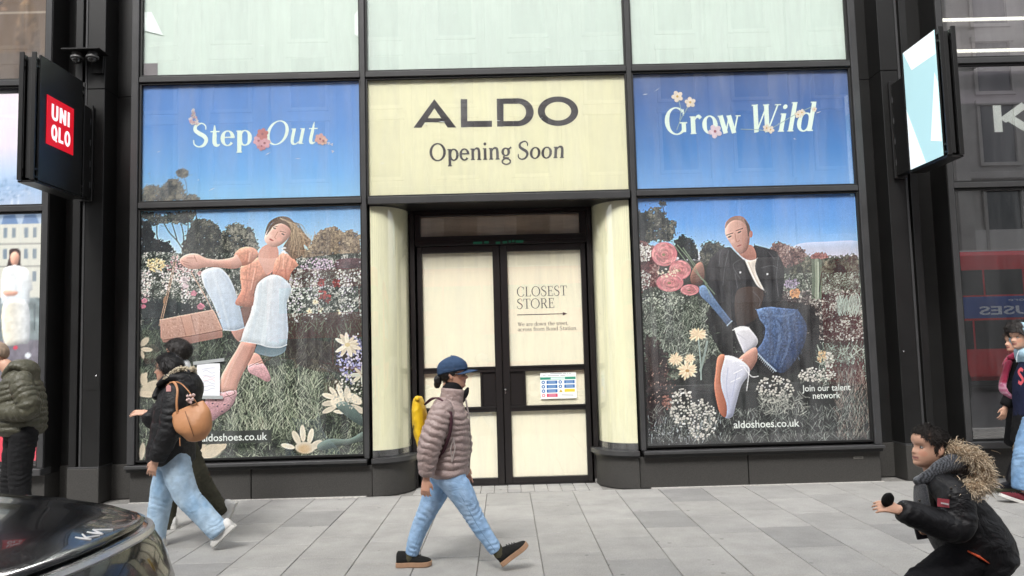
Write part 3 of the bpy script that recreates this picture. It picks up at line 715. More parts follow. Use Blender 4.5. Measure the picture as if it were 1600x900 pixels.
# far leg, shin and foot
p.fill(C((328, 440), (374, 436), (372, 474), (352, 482)), (190, 142, 126), vol=.2)
p.fill(C((360, 372), (402, 350), (396, 402), (374, 436)), (126, 92, 80), vol=0)
p.fill(C((222, 238), (248, 223), (285, 221), (314, 246), (336, 286), (350, 330), (362, 372), (376, 436), (376, 436), (340, 445), (300, 443), (300, 443), (284, 400), (262, 345), (240, 302), (225, 268)), (214, 222, 230), (178, 196, 214), (.6, .8), vol=.16, nz=.05)
for q, c in (([(262, 236), (290, 320), (320, 435)], (232, 238, 242)), ([(300, 240), (330, 300), (356, 430)], (176, 194, 214)), ([(236, 262), (250, 340), (298, 430)], (168, 188, 210)), ([(282, 230), (322, 330), (338, 440)], (196, 208, 222))): shade(C, q, 4, c, .3)
shade(C, [(300, 442), (340, 444), (376, 434)], 1.4, (232, 236, 240), .7)
p.fill(C((386, 548), (402, 524), (426, 530), (442, 560), (452, 582), (420, 590), (392, 580)), (214, 164, 148), vol=.2)
p.fill(C((390, 568), (425, 560), (448, 570), (468, 612), (456, 626), (425, 610), (392, 592)), (214, 172, 174), (198, 150, 154), vol=.2, nz=.14, nsc=1.6)
shade(C, [(392, 572), (425, 556), (446, 548), (448, 556), (415, 566)], .9, (118, 84, 70), .9)
# front shin and shoe
p.fill(C((362, 484), (362, 484), (418, 488), (418, 488), (406, 530), (376, 585), (352, 630), (346, 664), (346, 664), (302, 662), (284, 655), (284, 655), (292, 608), (320, 556), (345, 516)), (222, 176, 158), (194, 142, 126), (1, .25), vol=.2)
shade(C, [(372, 492), (330, 570), (304, 640)], 3.4, (234, 194, 178), .5); shade(C, [(404, 505), (372, 580), (346, 650)], 3.0, (168, 116, 100), .45)
p.fill(C((236, 690), (262, 673), (300, 660), (346, 657), (342, 690), (322, 722), (286, 746), (262, 762), (244, 732)), (212, 170, 172), (176, 130, 138), vol=.25, nz=.14, nsc=1.6)
for x, y in ((262, 702), (280, 712), (305, 706), (252, 730), (296, 730), (318, 708), (274, 690)): p.blob(*C((x, y))[0], 1.5, 1.0, (88, 62, 92))
shade(C, [(298, 662), (332, 655), (340, 668), (305, 680)], 1.1, (112, 82, 68), .9); shade(C, [(312, 668), (335, 690)], .9, (112, 82, 68), .9)
# front leg
p.fill(C((412, 520), (424, 490), (424, 490), (470, 498), (524, 492), (524, 492), (518, 520), (480, 537), (440, 532)), (84, 106, 118), (120, 142, 150), (0, 1), vol=0)
p.fill(C((414, 302), (424, 276), (450, 256), (480, 247), (511, 258), (540, 290), (536, 320), (525, 350), (528, 402), (530, 450), (525, 496), (525, 496), (500, 504), (460, 502), (425, 492), (362, 482), (362, 482), (374, 440), (394, 392), (404, 350)), (220, 226, 228), (186, 202, 214), (.9, .3), vol=.14, nz=.05)
for q, c, w_ in (([(470, 256), (462, 340), (440, 490)], (236, 240, 240), 4), ([(512, 268), (505, 360), (498, 500)], (178, 196, 210), 3), ([(432, 280), (425, 360), (392, 480)], (186, 202, 214), 3), ([(490, 256), (488, 350), (475, 498)], (200, 212, 222), 2.4), ([(532, 292), (520, 345), (522, 440)], (168, 188, 204), 2.6), ([(450, 262), (440, 330)], (206, 216, 224), 2.4)): shade(C, q, w_*1.8, c, .28)
shade(C, [(362, 482), (425, 493), (460, 503), (500, 505), (525, 496)], 1.3, (238, 240, 240), .8)
# blouse, arm, neck
PC, PC2 = (228, 170, 144), (190, 126, 104)
p.fill(C((396, 196), (432, 186), (470, 210), (462, 246), (448, 256), (424, 276), (412, 304), (408, 342), (400, 360), (362, 358), (342, 346), (364, 300), (360, 258), (364, 214)), PC, PC2, (.2, 1), vol=.2, nz=.12, nsc=3)
p.fill(C((424, 182), (460, 165), (492, 185), (482, 226), (456, 248), (436, 216)), (230, 188, 172), (208, 160, 144), vol=0)
p.fill(C((474, 246), (474, 246), (486, 196), (512, 170), (545, 185), (567, 214), (567, 214), (542, 240), (531, 268), (502, 252)), (232, 178, 152), PC2, (.2, 1), vol=.12, nz=.12, nsc=3)
p.fill(C((336, 192), (345, 165), (372, 149), (408, 152), (424, 176), (398, 206), (366, 216), (348, 208)), (232, 178, 152), PC2, (.1, 1), vol=.12, nz=.12, nsc=3)
for q in ([(388, 160), (384, 190), (372, 212)], [(405, 165), (398, 210), (392, 250)], [(380, 230), (385, 290), (372, 340)], [(420, 220), (408, 280), (392, 345)], [(505, 180), (500, 215), (486, 245)], [(530, 190), (522, 225), (520, 255)], [(545, 200), (538, 230)], [(360, 262), (400, 268), (422, 262)]): shade(C, q, 1.5, (176, 112, 92), .5)
for q in ([(395, 170), (390, 200)], [(412, 230), (398, 300)], [(515, 180), (512, 225)]): shade(C, q, 1.5, (244, 208, 188), .5)
p.fill(C((145, 190), (170, 173), (205, 171), (240, 187), (290, 192), (332, 185), (348, 176), (366, 214), (335, 226), (290, 221), (240, 219), (205, 226), (172, 222), (150, 206)), (230, 190, 174), (196, 146, 130), (0, 1), vol=.15)
shade(C, [(200, 178), (250, 195), (330, 195)], 2, (238, 200, 184), .55)
for q in ([(152, 196), (176, 204)], [(158, 206), (186, 216)], [(170, 186), (200, 186)], [(196, 178), (206, 200)]): shade(C, q, .9, (150, 94, 80), .7)
p.fill(C((438, 150), (470, 138), (492, 150), (494, 184), (458, 190), (424, 182)), (206, 154, 138), (222, 174, 156), (-1, .3), vol=0)
# hair, face
p.fill(C((450, 92), (464, 60), (500, 41), (536, 47), (562, 76), (592, 106), (612, 130), (600, 150), (586, 142), (590, 170), (570, 186), (548, 192), (528, 172), (512, 152), (535, 110), (530, 72), (505, 57), (475, 64), (460, 85), (448, 118)), (92, 74, 60), (142, 118, 96), (1, .2), vol=0, nz=.35, nsc=2)
for k in range(90):
    t = p.rs.rand(); x0, y0 = 500+45*t, 46+22*t; x2, y2 = 545+p.rs.uniform(-15, 65)*(.4+.6*t), 120+p.rs.uniform(-25, 65)
    p.line(C((x0, y0), ((x0+x2)/2+14, (y0+y2)/2-12), (x2, y2)), .7, np.array((206, 182, 150))*(.45+.6*p.rs.rand()), .7, True)
for k in range(16): p.line(C((565+p.rs.uniform(-10, 10), 100), (600, 112+p.rs.uniform(-15, 20)), (618+p.rs.uniform(-15, 12), 128+p.rs.uniform(-20, 30))), .5, (196, 172, 142), .6, True)
p.fill(C((446, 122), (451, 100), (462, 84), (476, 66), (505, 58), (530, 70), (540, 95), (529, 121), (506, 141), (482, 150), (460, 142)), (234, 194, 178), (200, 152, 136), (1, .35), vol=.2)
p.fill(C((452, 108), (462, 82), (476, 64), (505, 54), (532, 66), (541, 92), (530, 78), (506, 66), (480, 74), (466, 92)), (104, 82, 66), vol=0)
for (x, y) in ((482, 83), (512, 104)): p.blob(*C((x, y))[0], 2.7, 1.15, (62, 44, 42), .55); p.line(C((x-10, y-10), (x+9, y-6)), 1.0, (104, 76, 62), .9)
p.line(C((494, 95), (482, 116), (487, 120)), 1.0, (176, 122, 106), .8); p.blob(*C((471, 124))[0], 3.6, 1.3, (178, 90, 88), .5); p.blob(*C((500, 122))[0], 4, 4, (232, 170, 154), 0, .4, .9); p.blob(*C((466, 110))[0], 2.6, 3, (246, 216, 202), .3, .5, .9)
for k in range(9): p.blob(*C((513+p.rs.uniform(-9, 9), 161+p.rs.uniform(-10, 12)))[0], 1.4, 1.4, (238, 230, 228), 0, .95)
# the woven bag
p.fill(C((80, 468), (296, 442), (298, 468), (212, 484), (168, 493), (86, 484)), (176, 136, 122), (150, 110, 98), sm=False)
p.fill(C((75, 405), (200, 382), (262, 371), (271, 385), (297, 442), (190, 462), (90, 476), (78, 470)), (206, 168, 150), (186, 146, 130), sm=False)
for k in range(24):
    for j in range(5):
        x, y = 84+k*8.6+j*1.6, 410+j*13-k*1.55
        if p.rs.rand() < .85: p.line(C((x, y), (x+6*(p.rs.rand() > .5), y+5*(p.rs.rand() > .4)+1)), .8, (150, 106, 92) if p.rs.rand() < .55 else (226, 192, 174), .65)
p.fill(C((148, 392), (184, 385), (202, 456), (168, 464)), (210, 168, 148), (190, 146, 128), sm=False); p.line(C((148, 392), (168, 464)), .8, (140, 98, 84), .8); p.line(C((184, 385), (202, 456)), .8, (140, 98, 84), .8)
p.line(C((75, 405), (200, 382), (262, 371), (271, 385), (297, 442)), 1.2, (226, 190, 170)); p.line(C((90, 476), (190, 462), (297, 442)), 1.2, (122, 84, 72))
# foreground cream flowers
CR, CR2 = (232, 222, 200), (206, 190, 160)
def bigpetals(R_, cx, cy, pet):
    for (x, y, l, w_, a) in pet: p.blob(*R_((x, y))[0], l/4.5, w_/4.5, np.array(CR)*(.9+.12*p.rs.rand()), a, .97, .2)
bigpetals(A4, 0, 0, [(270, 800, 50, 18, .25), (330, 740, 55, 22, 1.1), (375, 710, 60, 20, 1.5), (430, 730, 55, 20, 1.8), (470, 790, 48, 26, -.5), (390, 810, 70, 40, .1)])
p.blob(*A4((385, 820))[0], 10, 7, (206, 170, 120), 0, .7, .8)
bigpetals(A4, 0, 0, [(560, 450, 50, 18, .3), (590, 420, 44, 16, .9), (640, 420, 60, 18, 1.2), (690, 440, 55, 24, 1.5), (560, 500, 50, 20, -.1), (560, 545, 52, 18, -.4), (740, 470, 60, 30, .6), (760, 540, 60, 22, .5), (640, 560, 50, 14, .1), (620, 490, 50, 40, 0)])
for q in ([(610, 520), (680, 490), (790, 590), (800, 660), (720, 620)],): p.fill(A4(*q), (104, 122, 116), (76, 94, 90))
p.fill(A4((480, 790), (560, 750), (700, 750), (800, 700), (800, 760), (640, 800), (500, 830)), (96, 112, 104))
p.dots(420, 516, 568, 520, 600, (1, 2.6), [(168, 166, 200), (140, 140, 184), (206, 200, 220), (110, 112, 140)], .9, inside=lambda x, y: ((x-556)/34)**2+((y-562)/40)**2 < p.rs.uniform(.3, 1.1))
p.daisy(*A4((690, 90))[0], 21, 11, CR, CR2, (214, 196, 150), a0=-2.6, a1=2.9, sq=.75, w=.15); p.daisy(*A4((790, 300))[0], 17, 8, (214, 216, 200), CR2, None, w=.16)
p.dots(160, 520, 568, 585, 640, (.8, 2.0), [(210, 206, 190), (180, 180, 170)], .8)
for pet in ([(45, 60, 40, 22, -.8), (60, 115, 42, 16, .1), (30, 150, 30, 12, 1.3)], [(50, 300, 26, 14, 1.9), (40, 330, 50, 26, 1.4), (90, 380, 90, 40, -.45), (60, 430, 70, 22, .1)], [(430, 810, 50, 80, .1), (520, 830, 90, 50, -.4), (600, 800, 20, 30, .8)], [(30, 830, 20, 60, .1)]):
    for (x, y, l, w_, a) in pet: p.blob(*A3((x, y))[0], l/4.5, w_/4.5, np.array((222, 208, 182))*(.9+.12*p.rs.rand()), a, .96, .35)
p.img *= (1+.05*p.noise(90, 3)[..., None])
poster = p.sheet('window_poster', XL0+.002, XL1-.002, Z5+.002, Z4-.002, 9.0145, M_PRINT, None, 1.06, .08, .8)
tag(poster, 'large poster of woman in peach blouse and pale jeans with bag among flowers', 'poster')
POST_L = poster

# ======== lower right: man with pink flowers
p = Print([(995, 310), (1336.2, 300.8), (1363.7, 688.3), (1012.7, 696.7)], 376, 424, 5)
p.vgrad([(300, (84, 140, 212)), (350, (104, 162, 224)), (380, (150, 192, 232)), (404, (206, 206, 220)), (408, (60, 64, 58)), (500, (44, 48, 44)), (690, (34, 36, 36))])
p.fill(B2((330, 370), (560, 345), (800, 350), (800, 480), (330, 480)), (206, 196, 208), alpha=.55)
DK = [(22, 28, 34), (44, 50, 52), (78, 80, 74), (132, 130, 116)]
p.foliage(B1((20, 150), (70, 140), (110, 110), (170, 100), (215, 150), (240, 200), (290, 200), (290, 260), (270, 330), (240, 350), (160, 340), (90, 350), (20, 380)), DK, 3, 1, rag=1.7)
p.foliage(B1((10, 160), (60, 150), (90, 200), (80, 300), (60, 400), (10, 400)), [(22, 28, 34), (40, 46, 50), (62, 66, 66)], 3.4, 2)
p.foliage(B1((165, 70), (195, 58), (220, 75), (210, 95), (175, 95)), [(30, 36, 40), (60, 64, 62)], 2, 3, r=2); p.line(B1((195, 90), (205, 200), (180, 330)), 1.2, (60, 60, 58), .8, True)
p.foliage(B1((280, 360), (300, 315), (350, 305), (410, 340), (440, 400), (440, 480), (280, 450)), [(16, 20, 24), (34, 40, 42), (58, 62, 60)], 3, 4)
p.foliage(B1((465, 385), (500, 350), (550, 345), (625, 370), (650, 420), (600, 490), (460, 490)), DK, 2.6, 5)
p.foliage(B1((10, 370), (110, 370), (150, 420), (165, 600), (150, 740), (20, 780)), [(40, 18, 22), (76, 38, 42), (116, 66, 66), (170, 150, 142)], 3.4, 6)
p.dots(260, 994, 1018, 380, 408, (.6, 1.6), [(210, 206, 196), (176, 172, 164), (226, 222, 214)]); p.dots(160, 996, 1018, 420, 460, (.6, 1.5), [(160, 158, 150), (206, 204, 196)])
# right-hand bushes and field
p.foliage(B2((150, 400), (190, 350), (240, 350), (300, 380), (390, 400), (400, 480), (280, 520), (180, 500)), [(46, 30, 34), (88, 58, 58), (136, 104, 98), (186, 164, 154)], 2.2, 7, rag=1.4)
p.foliage(B2((380, 480), (440, 440), (520, 430), (560, 450), (660, 445), (790, 450), (800, 600), (300, 600)), [(26, 30, 30), (54, 58, 50), (96, 98, 82), (146, 142, 122)], 3, 8)
p.foliage(B2((440, 440), (480, 425), (550, 430), (560, 460), (450, 470)), [(110, 62, 60), (160, 104, 98), (196, 150, 140)], 2, 9, r=2)
p.foliage(B2((600, 545), (640, 510), (690, 530), (695, 590), (610, 600)), [(12, 18, 20), (30, 36, 34)], 3, 10, r=2)
p.foliage([(1216, 428), (1350, 424), (1356, 512), (1222, 512)], [(26, 30, 28), (62, 70, 60), (116, 124, 110), (180, 184, 170)], 2.2, 11, .35, .3, con=1.6, sm=False)
p.foliage([(1216, 454), (1352, 458), (1358, 530), (1222, 530)], [(26, 16, 20), (50, 34, 36), (104, 92, 88), (196, 190, 180)], 2.4, 12, .3, 1.4, con=1.8, sm=False, r=9)
p.dots(160, 1225, 1250, 434, 450, (.7, 1.7), [(176, 164, 186), (130, 120, 140)]); p.dots(100, 1234, 1252, 450, 466, (.8, 2), [(220, 164, 112), (190, 136, 96)])
for x, w_ in ((455, 5), (482, 7), (505, 5)): p.line(B2((x, 480), (x+6, 600), (x+2, 740)), w_, (150, 160, 140) if w_ > 6 else (104, 116, 98), .95, True)
p.line(B2((492, 490), (494, 740)), 1.2, (206, 212, 194), .8)
for a in ([(350, 470), (400, 590), (440, 690)], [(385, 680), (470, 740)], [(520, 560), (500, 700)]): p.line(B2(*a), 1.6, (60, 56, 52), .9)
p.grass(300, 1310, 1346, 470, 494, (6, 14), [(186, 198, 186), (140, 154, 146)], (.6, 1.0), (-2.0, -1.1))
# left meadow
p.foliage([(1000, 462), (1060, 452), (1120, 478), (1180, 500), (1180, 560), (1004, 590)], [(22, 26, 24), (46, 54, 46), (86, 94, 82), (136, 144, 128)], 2.8, 13, .3, .5)
p.dots(260, 1004, 1080, 456, 484, (.7, 1.7), [(190, 196, 180), (130, 140, 126)])
p.grass(2300, 1002, 1172, 478, 560, (6, 16), [(150, 160, 146), (106, 118, 104), (76, 86, 76), (190, 196, 180), (40, 46, 40), (30, 34, 30)], (.4, .8), (-2.8, -.3))
p.foliage(B3((40, 150), (200, 220), (250, 560), (190, 720), (50, 720)), [(22, 14, 16), (46, 32, 34), (80, 64, 60)], 4, 14, rag=2.2, r=8, alpha=.85)
p.foliage(B3((240, 480), (400, 400), (560, 260), (590, 600), (300, 720)), [(16, 18, 20), (36, 38, 38), (58, 60, 56)], 5, 15, alpha=.85)
p.dots(130, 1010, 1060, 560, 640, (.5, 1.1), [(180, 150, 136), (120, 84, 78)], .8)
p.dots(70, 1036, 1052, 618, 640, (.9, 2.0), [(150, 104, 90), (112, 74, 66)])
p.grass(900, 1270, 1358, 545, 604, (6, 16), [(160, 172, 160), (110, 122, 112), (190, 198, 184), (60, 70, 64)], (.5, .95), (-3.0, -.2), inside=lambda x, y: x > 1282)
p.foliage(B4((560, 340), (840, 320), (840, 480), (600, 500)), [(30, 16, 18), (56, 32, 34), (92, 66, 62)], 4, 16, rag=2.2, r=9, alpha=.75)
p.grass(620, 1310, 1362, 580, 690, (5, 14), [(170, 150, 138), (110, 96, 90), (140, 150, 140)], (.45, .8), (-2.2, -.9), alpha=.75)
p.grass(900, 1020, 1350, 640, 694, (5, 14), [(140, 148, 140), (90, 98, 92), (176, 182, 172)], (.45, .8), (-2.6, -.5), alpha=.7)
# ---- the figure
D = rg(991, 297, 2.232)
p.foliage(D((420, 400), (620, 400), (640, 560), (560, 640), (430, 640), (300, 560), (260, 420)), [(14, 14, 16), (30, 30, 32), (48, 46, 46)], 5, 17, alpha=.9)
p.fill(D((298, 208), (298, 208), (332, 197), (352, 214), (385, 245), (385, 245), (420, 190), (420, 190), (460, 200), (497, 212), (497, 212), (522, 262), (524, 330), (515, 386), (515, 386), (465, 410), (440, 422), (430, 444), (350, 472), (300, 442), (262, 382), (250, 300), (264, 242)), (48, 46, 50), (26, 27, 30), (.5, 1), vol=.2, nz=.3, nsc=7)
p.fill(D((360, 350), (448, 345), (440, 420), (430, 446), (362, 470)), (78, 62, 54), (54, 44, 40), vol=0)  # brownish reflection over the lower jacket, painted into the print
for q in ([(330, 210), (318, 260), (310, 330)], [(352, 290), (362, 340)], [(300, 215), (296, 262)], [(372, 240), (345, 262), (372, 310)], [(445, 270), (480, 262), (500, 270)], [(430, 245), (425, 300), (462, 352)], [(505, 225), (498, 300), (505, 370)], [(415, 352), (440, 380), (438, 405)], [(470, 215), (490, 240)]): p.line(D(*q), 1.0, (116, 116, 120), .55, True)
p.blob(*D((466, 292))[0], 1.6, 1.6, (230, 230, 224)); p.blob(*D((371, 286))[0], 1.5, 1.8, (190, 190, 186))
p.fill(D((385, 240), (385, 240), (428, 238), (428, 238), (424, 280), (456, 350), (456, 350), (430, 332), (408, 292)), (228, 216, 204), (240, 232, 220), vol=.15); p.line(D((400, 250), (425, 310), (445, 342)), 1.2, (186, 170, 158), .6, True)
p.fill(D((364, 216), (398, 190), (418, 200), (426, 236), (396, 242)), (190, 138, 122), (166, 114, 100), vol=0)
p.fill(D((316, 142), (319, 112), (343, 93), (375, 93), (398, 118), (403, 150), (401, 185), (391, 210), (371, 221), (351, 206), (331, 177), (319, 157)), (230, 190, 174), (176, 128, 114), (1, .3), vol=.2)
p.fill(D((317, 132), (321, 109), (344, 91), (377, 91), (400, 118), (404, 142), (392, 124), (372, 106), (346, 104), (328, 116)), (158, 124, 110), vol=0); p.fill(D((384, 100), (401, 122), (406, 148), (398, 160), (392, 128)), (96, 78, 70), vol=0)
p.blob(*D((407, 152))[0], 2.8, 5.4, (180, 124, 110), .1)
for (x, y) in ((333, 161), (367, 145)): p.blob(*D((x, y))[0], 3.2, 1.3, (58, 40, 40), -.45); p.line(D((x-11, y-5), (x+11, y-13)), 1.4, (70, 50, 46), .95)
p.line(D((351, 150), (357, 178), (368, 174)), 1.2, (166, 112, 98), .8, True); p.blob(*D((367, 192))[0], 4.0, 1.2, (166, 92, 88), -.35); p.blob(*D((343, 176))[0], 3, 3.4, (240, 204, 188), 0, .5, .9); p.line(D((398, 170), (392, 205), (374, 218)), 2.2, (140, 94, 84), .5, True)
# jeans
DE, DE2 = (98, 124, 164), (48, 64, 98)
p.fill(D((228, 336), (228, 336), (250, 334), (292, 392), (342, 456), (342, 456), (326, 472), (326, 472), (270, 405), (232, 366)), (118, 146, 182), (70, 94, 130), vol=.2, nz=.15, nsc=2)
p.line(D((326, 472), (342, 456)), 1.8, (176, 194, 212), .8)
p.fill(D((428, 416), (428, 416), (470, 407), (520, 411), (572, 416), (572, 416), (592, 446), (606, 482), (596, 540), (562, 600), (526, 637), (496, 631), (496, 631), (460, 600), (424, 560), (424, 560), (450, 530), (460, 482), (440, 450)), DE, DE2, (.75, .6), vol=.2, nz=.3, nsc=2.4)
for q, c, w_ in (([(440, 420), (500, 440), (560, 430)], (140, 166, 200), 2), ([(470, 430), (530, 470), (590, 490)], (54, 72, 108), 2.4), ([(500, 450), (510, 520), (490, 600)], (126, 152, 190), 3), ([(560, 460), (560, 540), (530, 620)], (46, 60, 92), 3), ([(480, 470), (480, 540), (455, 580)], (62, 82, 120), 2.4), ([(535, 440), (545, 520), (515, 615)], (116, 142, 182), 2.4), ([(445, 440), (500, 452), (520, 480)], (40, 52, 80), 1.6)): p.line(D(*q), w_*1.6, c, .32, True)
for k in range(130):
    x, y = p.rs.uniform(450, 590), p.rs.uniform(420, 610); p.line(D((x, y), (x+p.rs.uniform(-7, 7), y+9)), .7, (140, 166, 202) if k % 2 else (44, 60, 96), .45)
p.line(D((424, 560), (460, 598), (498, 632)), 2.4, (176, 192, 208), .75)
for k in range(14): p.line(D((426+k*5.2, 560+k*5.2), (420+k*5.2, 570+k*5.2)), .8, (206, 216, 224), .7)
# shoes
p.fill(D((350, 482), (350, 482), (376, 474), (402, 478), (402, 478), (433, 520), (426, 546), (392, 572), (373, 541), (360, 511)), (224, 222, 224), (192, 192, 204), vol=.25); p.line(D((346, 488), (372, 480), (404, 486)), 1.4, (240, 240, 240), .9, True); p.line(D((360, 500), (390, 520)), 1.0, (176, 176, 188), .7)
p.fill(D((384, 572), (426, 548), (432, 590), (406, 632), (380, 622), (364, 596)), (206, 156, 138), (172, 120, 104), vol=.25)
p.fill(D((298, 582), (334, 577), (370, 590), (400, 614), (406, 640), (378, 682), (361, 740), (346, 791), (318, 791), (295, 732), (283, 682), (290, 622)), (226, 226, 232), (176, 182, 206), (.4, 1), vol=.25)
p.fill(D((294, 582), (318, 577), (305, 640), (308, 690), (326, 750), (323, 792), (300, 772), (283, 692), (286, 640)), (206, 140, 112), (172, 102, 78), vol=.15)
for q in ([(372, 612), (402, 622), (396, 700)], [(385, 616), (412, 650), (436, 650)], [(345, 600), (380, 590)], [(350, 640), (380, 625)], [(340, 670), (372, 655)]): p.line(D(*q), 1.3, (240, 240, 242), .9, True)
for q in ([(330, 620), (325, 690), (338, 760)], [(360, 640), (345, 720)]): p.line(D(*q), 1.4, (166, 172, 200), .5, True)
# hand and pink flowers
p.fill(D((214, 260), (236, 252), (246, 290), (236, 326), (206, 331), (196, 300)), (170, 126, 110), (100, 70, 62), vol=.2)
for k in range(4): p.line(D((204+k*3, 296+k*9), (240-k, 288+k*10)), 1.0, (96, 64, 56), .6)
for q in ([(150, 190), (200, 250), (235, 310)], [(135, 185), (190, 258), (255, 325)], [(238, 310), (282, 362)], [(248, 325), (270, 372)], [(170, 200), (215, 262)]): p.line(D(*q), 1.2, (130, 148, 122), .9, True)
for (x, y, rx, ry) in ((105, 222, 20, 19), (160, 277, 17, 15), (125, 321, 21, 14.5), (195, 347, 14.5, 8.5)):
    cx, cy = D((x, y))[0]; p.blob(cx, cy, rx, ry, (206, 128, 134), 0, 1, .1)
    for k in range(110):
        t = k/110; a = p.rs.uniform(0, 6.283); rr = (1-t)*.92
        c = np.array((234, 166, 164))*(p.rs.uniform(.68, 1.08)) - np.array((16, 26, 24))*t
        p.blob(cx+math.cos(a)*rx*rr, cy+math.sin(a)*ry*rr, rx*(.20-.08*t), ry*(.085), c, math.atan2(math.cos(a)*ry, -math.sin(a)*rx), .75, .4)
    p.blob(cx-1, cy+1, rx*.13, ry*.13, (140, 132, 98), 0, .9); p.blob(cx-rx*.3, cy-ry*.35, rx*.3, ry*.25, (246, 196, 192), .4, .35, .9)
p.dots(40, 1025, 1062, 416, 434, (1.0, 2.0), [(226, 206, 184)], .9)
# cream chrysanthemums, berries
for (x, y, r, sq) in ((437, 120, 14.5, .62), (283, 290, 11, .9), (380, 285, 9, .8), (365, 365, 16, .85)):
    cx, cy = B3((x, y))[0]
    for rr in (1, .75, .5): p.daisy(cx, cy, r*rr, 17, (236, 216, 184), (214, 186, 150), None, sq=sq, w=.13)
p.blob(*B3((365, 370))[0], 3, 2.5, (190, 150, 96))
p.line(B3((440, 160), (455, 300), (460, 430)), 2.2, (150, 166, 160), .9, True); p.line(B3((500, 170), (480, 270), (455, 370)), 3.4, (140, 156, 148), .9, True)
for (n, x0, x1, y0, y1, R_) in ((190, 245, 420, 480, 760, B3), (230, 370, 570, 560, 860, B3), (190, 60, 320, 400, 600, B4), (150, 340, 610, 350, 450, B4), (60, 530, 590, 240, 360, B4)):
    for _ in range(n):
        x, y = p.rs.uniform(x0, x1), p.rs.uniform(y0, y1)
        u, v = (x-x0)/(x1-x0)-.5, (y-y0)/(y1-y0)-.5
        if u*u+v*v > .24: continue
        X, Y = R_((x, y))[0]; r = p.rs.uniform(.9, 2.0); c = np.array((220, 216, 206))*(.75+.25*p.rs.rand()); p.blob(X, Y, r, r*.85, c, 0, .95)
        if p.rs.rand() < .35: p.line([(X, Y), (X+p.rs.uniform(-5, 5), Y+p.rs.uniform(4, 12))], .7, (150, 154, 142), .6)
p.dots(70, *[v for v in (B4((480, 0))[0][0], B4((540, 0))[0][0])], B4((0, 230))[0][1], B4((0, 310))[0][1], (.8, 2), [(214, 190, 150), (190, 160, 122)])
p.grass(160, 1190, 1262, 620, 650, (6, 16), [(176, 178, 168), (130, 134, 126)], (.6, 1), (-3.1, 0))
p.dots(120, 1014, 1110, 660, 695, (.4, .9), [(180, 186, 190)], .7); p.grass(60, 1015, 1130, 655, 694, (3, 9), [(176, 186, 190)], (.4, .8), (-2.2, -.9))
p.img *= (1+.05*p.noise(90, 3)[..., None])
poster = p.sheet('window_poster', XR0+.002, XR1-.002, Z5+.002, Z4-.002, 9.0145, M_PRINT, None, 1.06, .08, .8)
tag(poster, 'large poster of man in black jacket and jeans holding pink flowers', 'poster')
POST_R = poster

# ======== upper left: sky with tree top
p = Print([(220.3, 132.7), (560.1, 124.9), (564, 307.3), (221.3, 315)], 276, 150, 9)
p.vgrad([(120, (86, 130, 194)), (200, (92, 144, 206)), (270, (112, 170, 222)), (316, (140, 194, 228))])
p.img += 7*p.noise(60, 2, 3, (1, .25))[..., None]
TT = [(50, 58, 66), (82, 86, 86), (120, 118, 108), (150, 146, 132)]
p.foliage([(222, 296), (236, 288), (252, 290), (262, 280), (276, 278), (290, 300), (292, 322), (222, 322)], TT, 2.6, 1, rag=1.6, r=3)
p.foliage([(288, 308), (300, 302), (312, 310), (312, 322), (286, 322)], TT, 2.4, 2, rag=1.4, r=2)
p.foliage([(274, 268), (284, 262), (294, 268), (290, 276), (278, 276)], TT, 2, 3, rag=1.2, r=2); p.line([(284, 270), (290, 285), (292, 300)], .9, (80, 84, 88))
poster = p.sheet('window_poster', XL0+.002, XL1-.002, Z3+.002, Z2-.002, 9.0145, M_PRINT, None, 1.08, .05)
tag(poster, 'blue sky poster with small treetop and words Step Out', 'poster'); POST_UL = poster
# ======== upper right: deeper blue sky
p = Print([(987.6, 117.5), (1324.8, 107.6), (1332.9, 288), (993.8, 297.1)], 120, 66, 11)
p.vgrad([(100, (86, 104, 150)), (160, (66, 104, 164)), (230, (74, 128, 190)), (298, (116, 166, 218))])
p.img += 5*p.noise(60, 2, 3, (1, .25))[..., None]
poster = p.sheet('window_poster', XR0+.002, XR1-.002, Z3+.002, Z2-.002, 9.0145, M_PRINT, None, 1.08, .05)
tag(poster, 'plain deep blue sky poster with words Grow Wild', 'poster'); POST_UR = poster

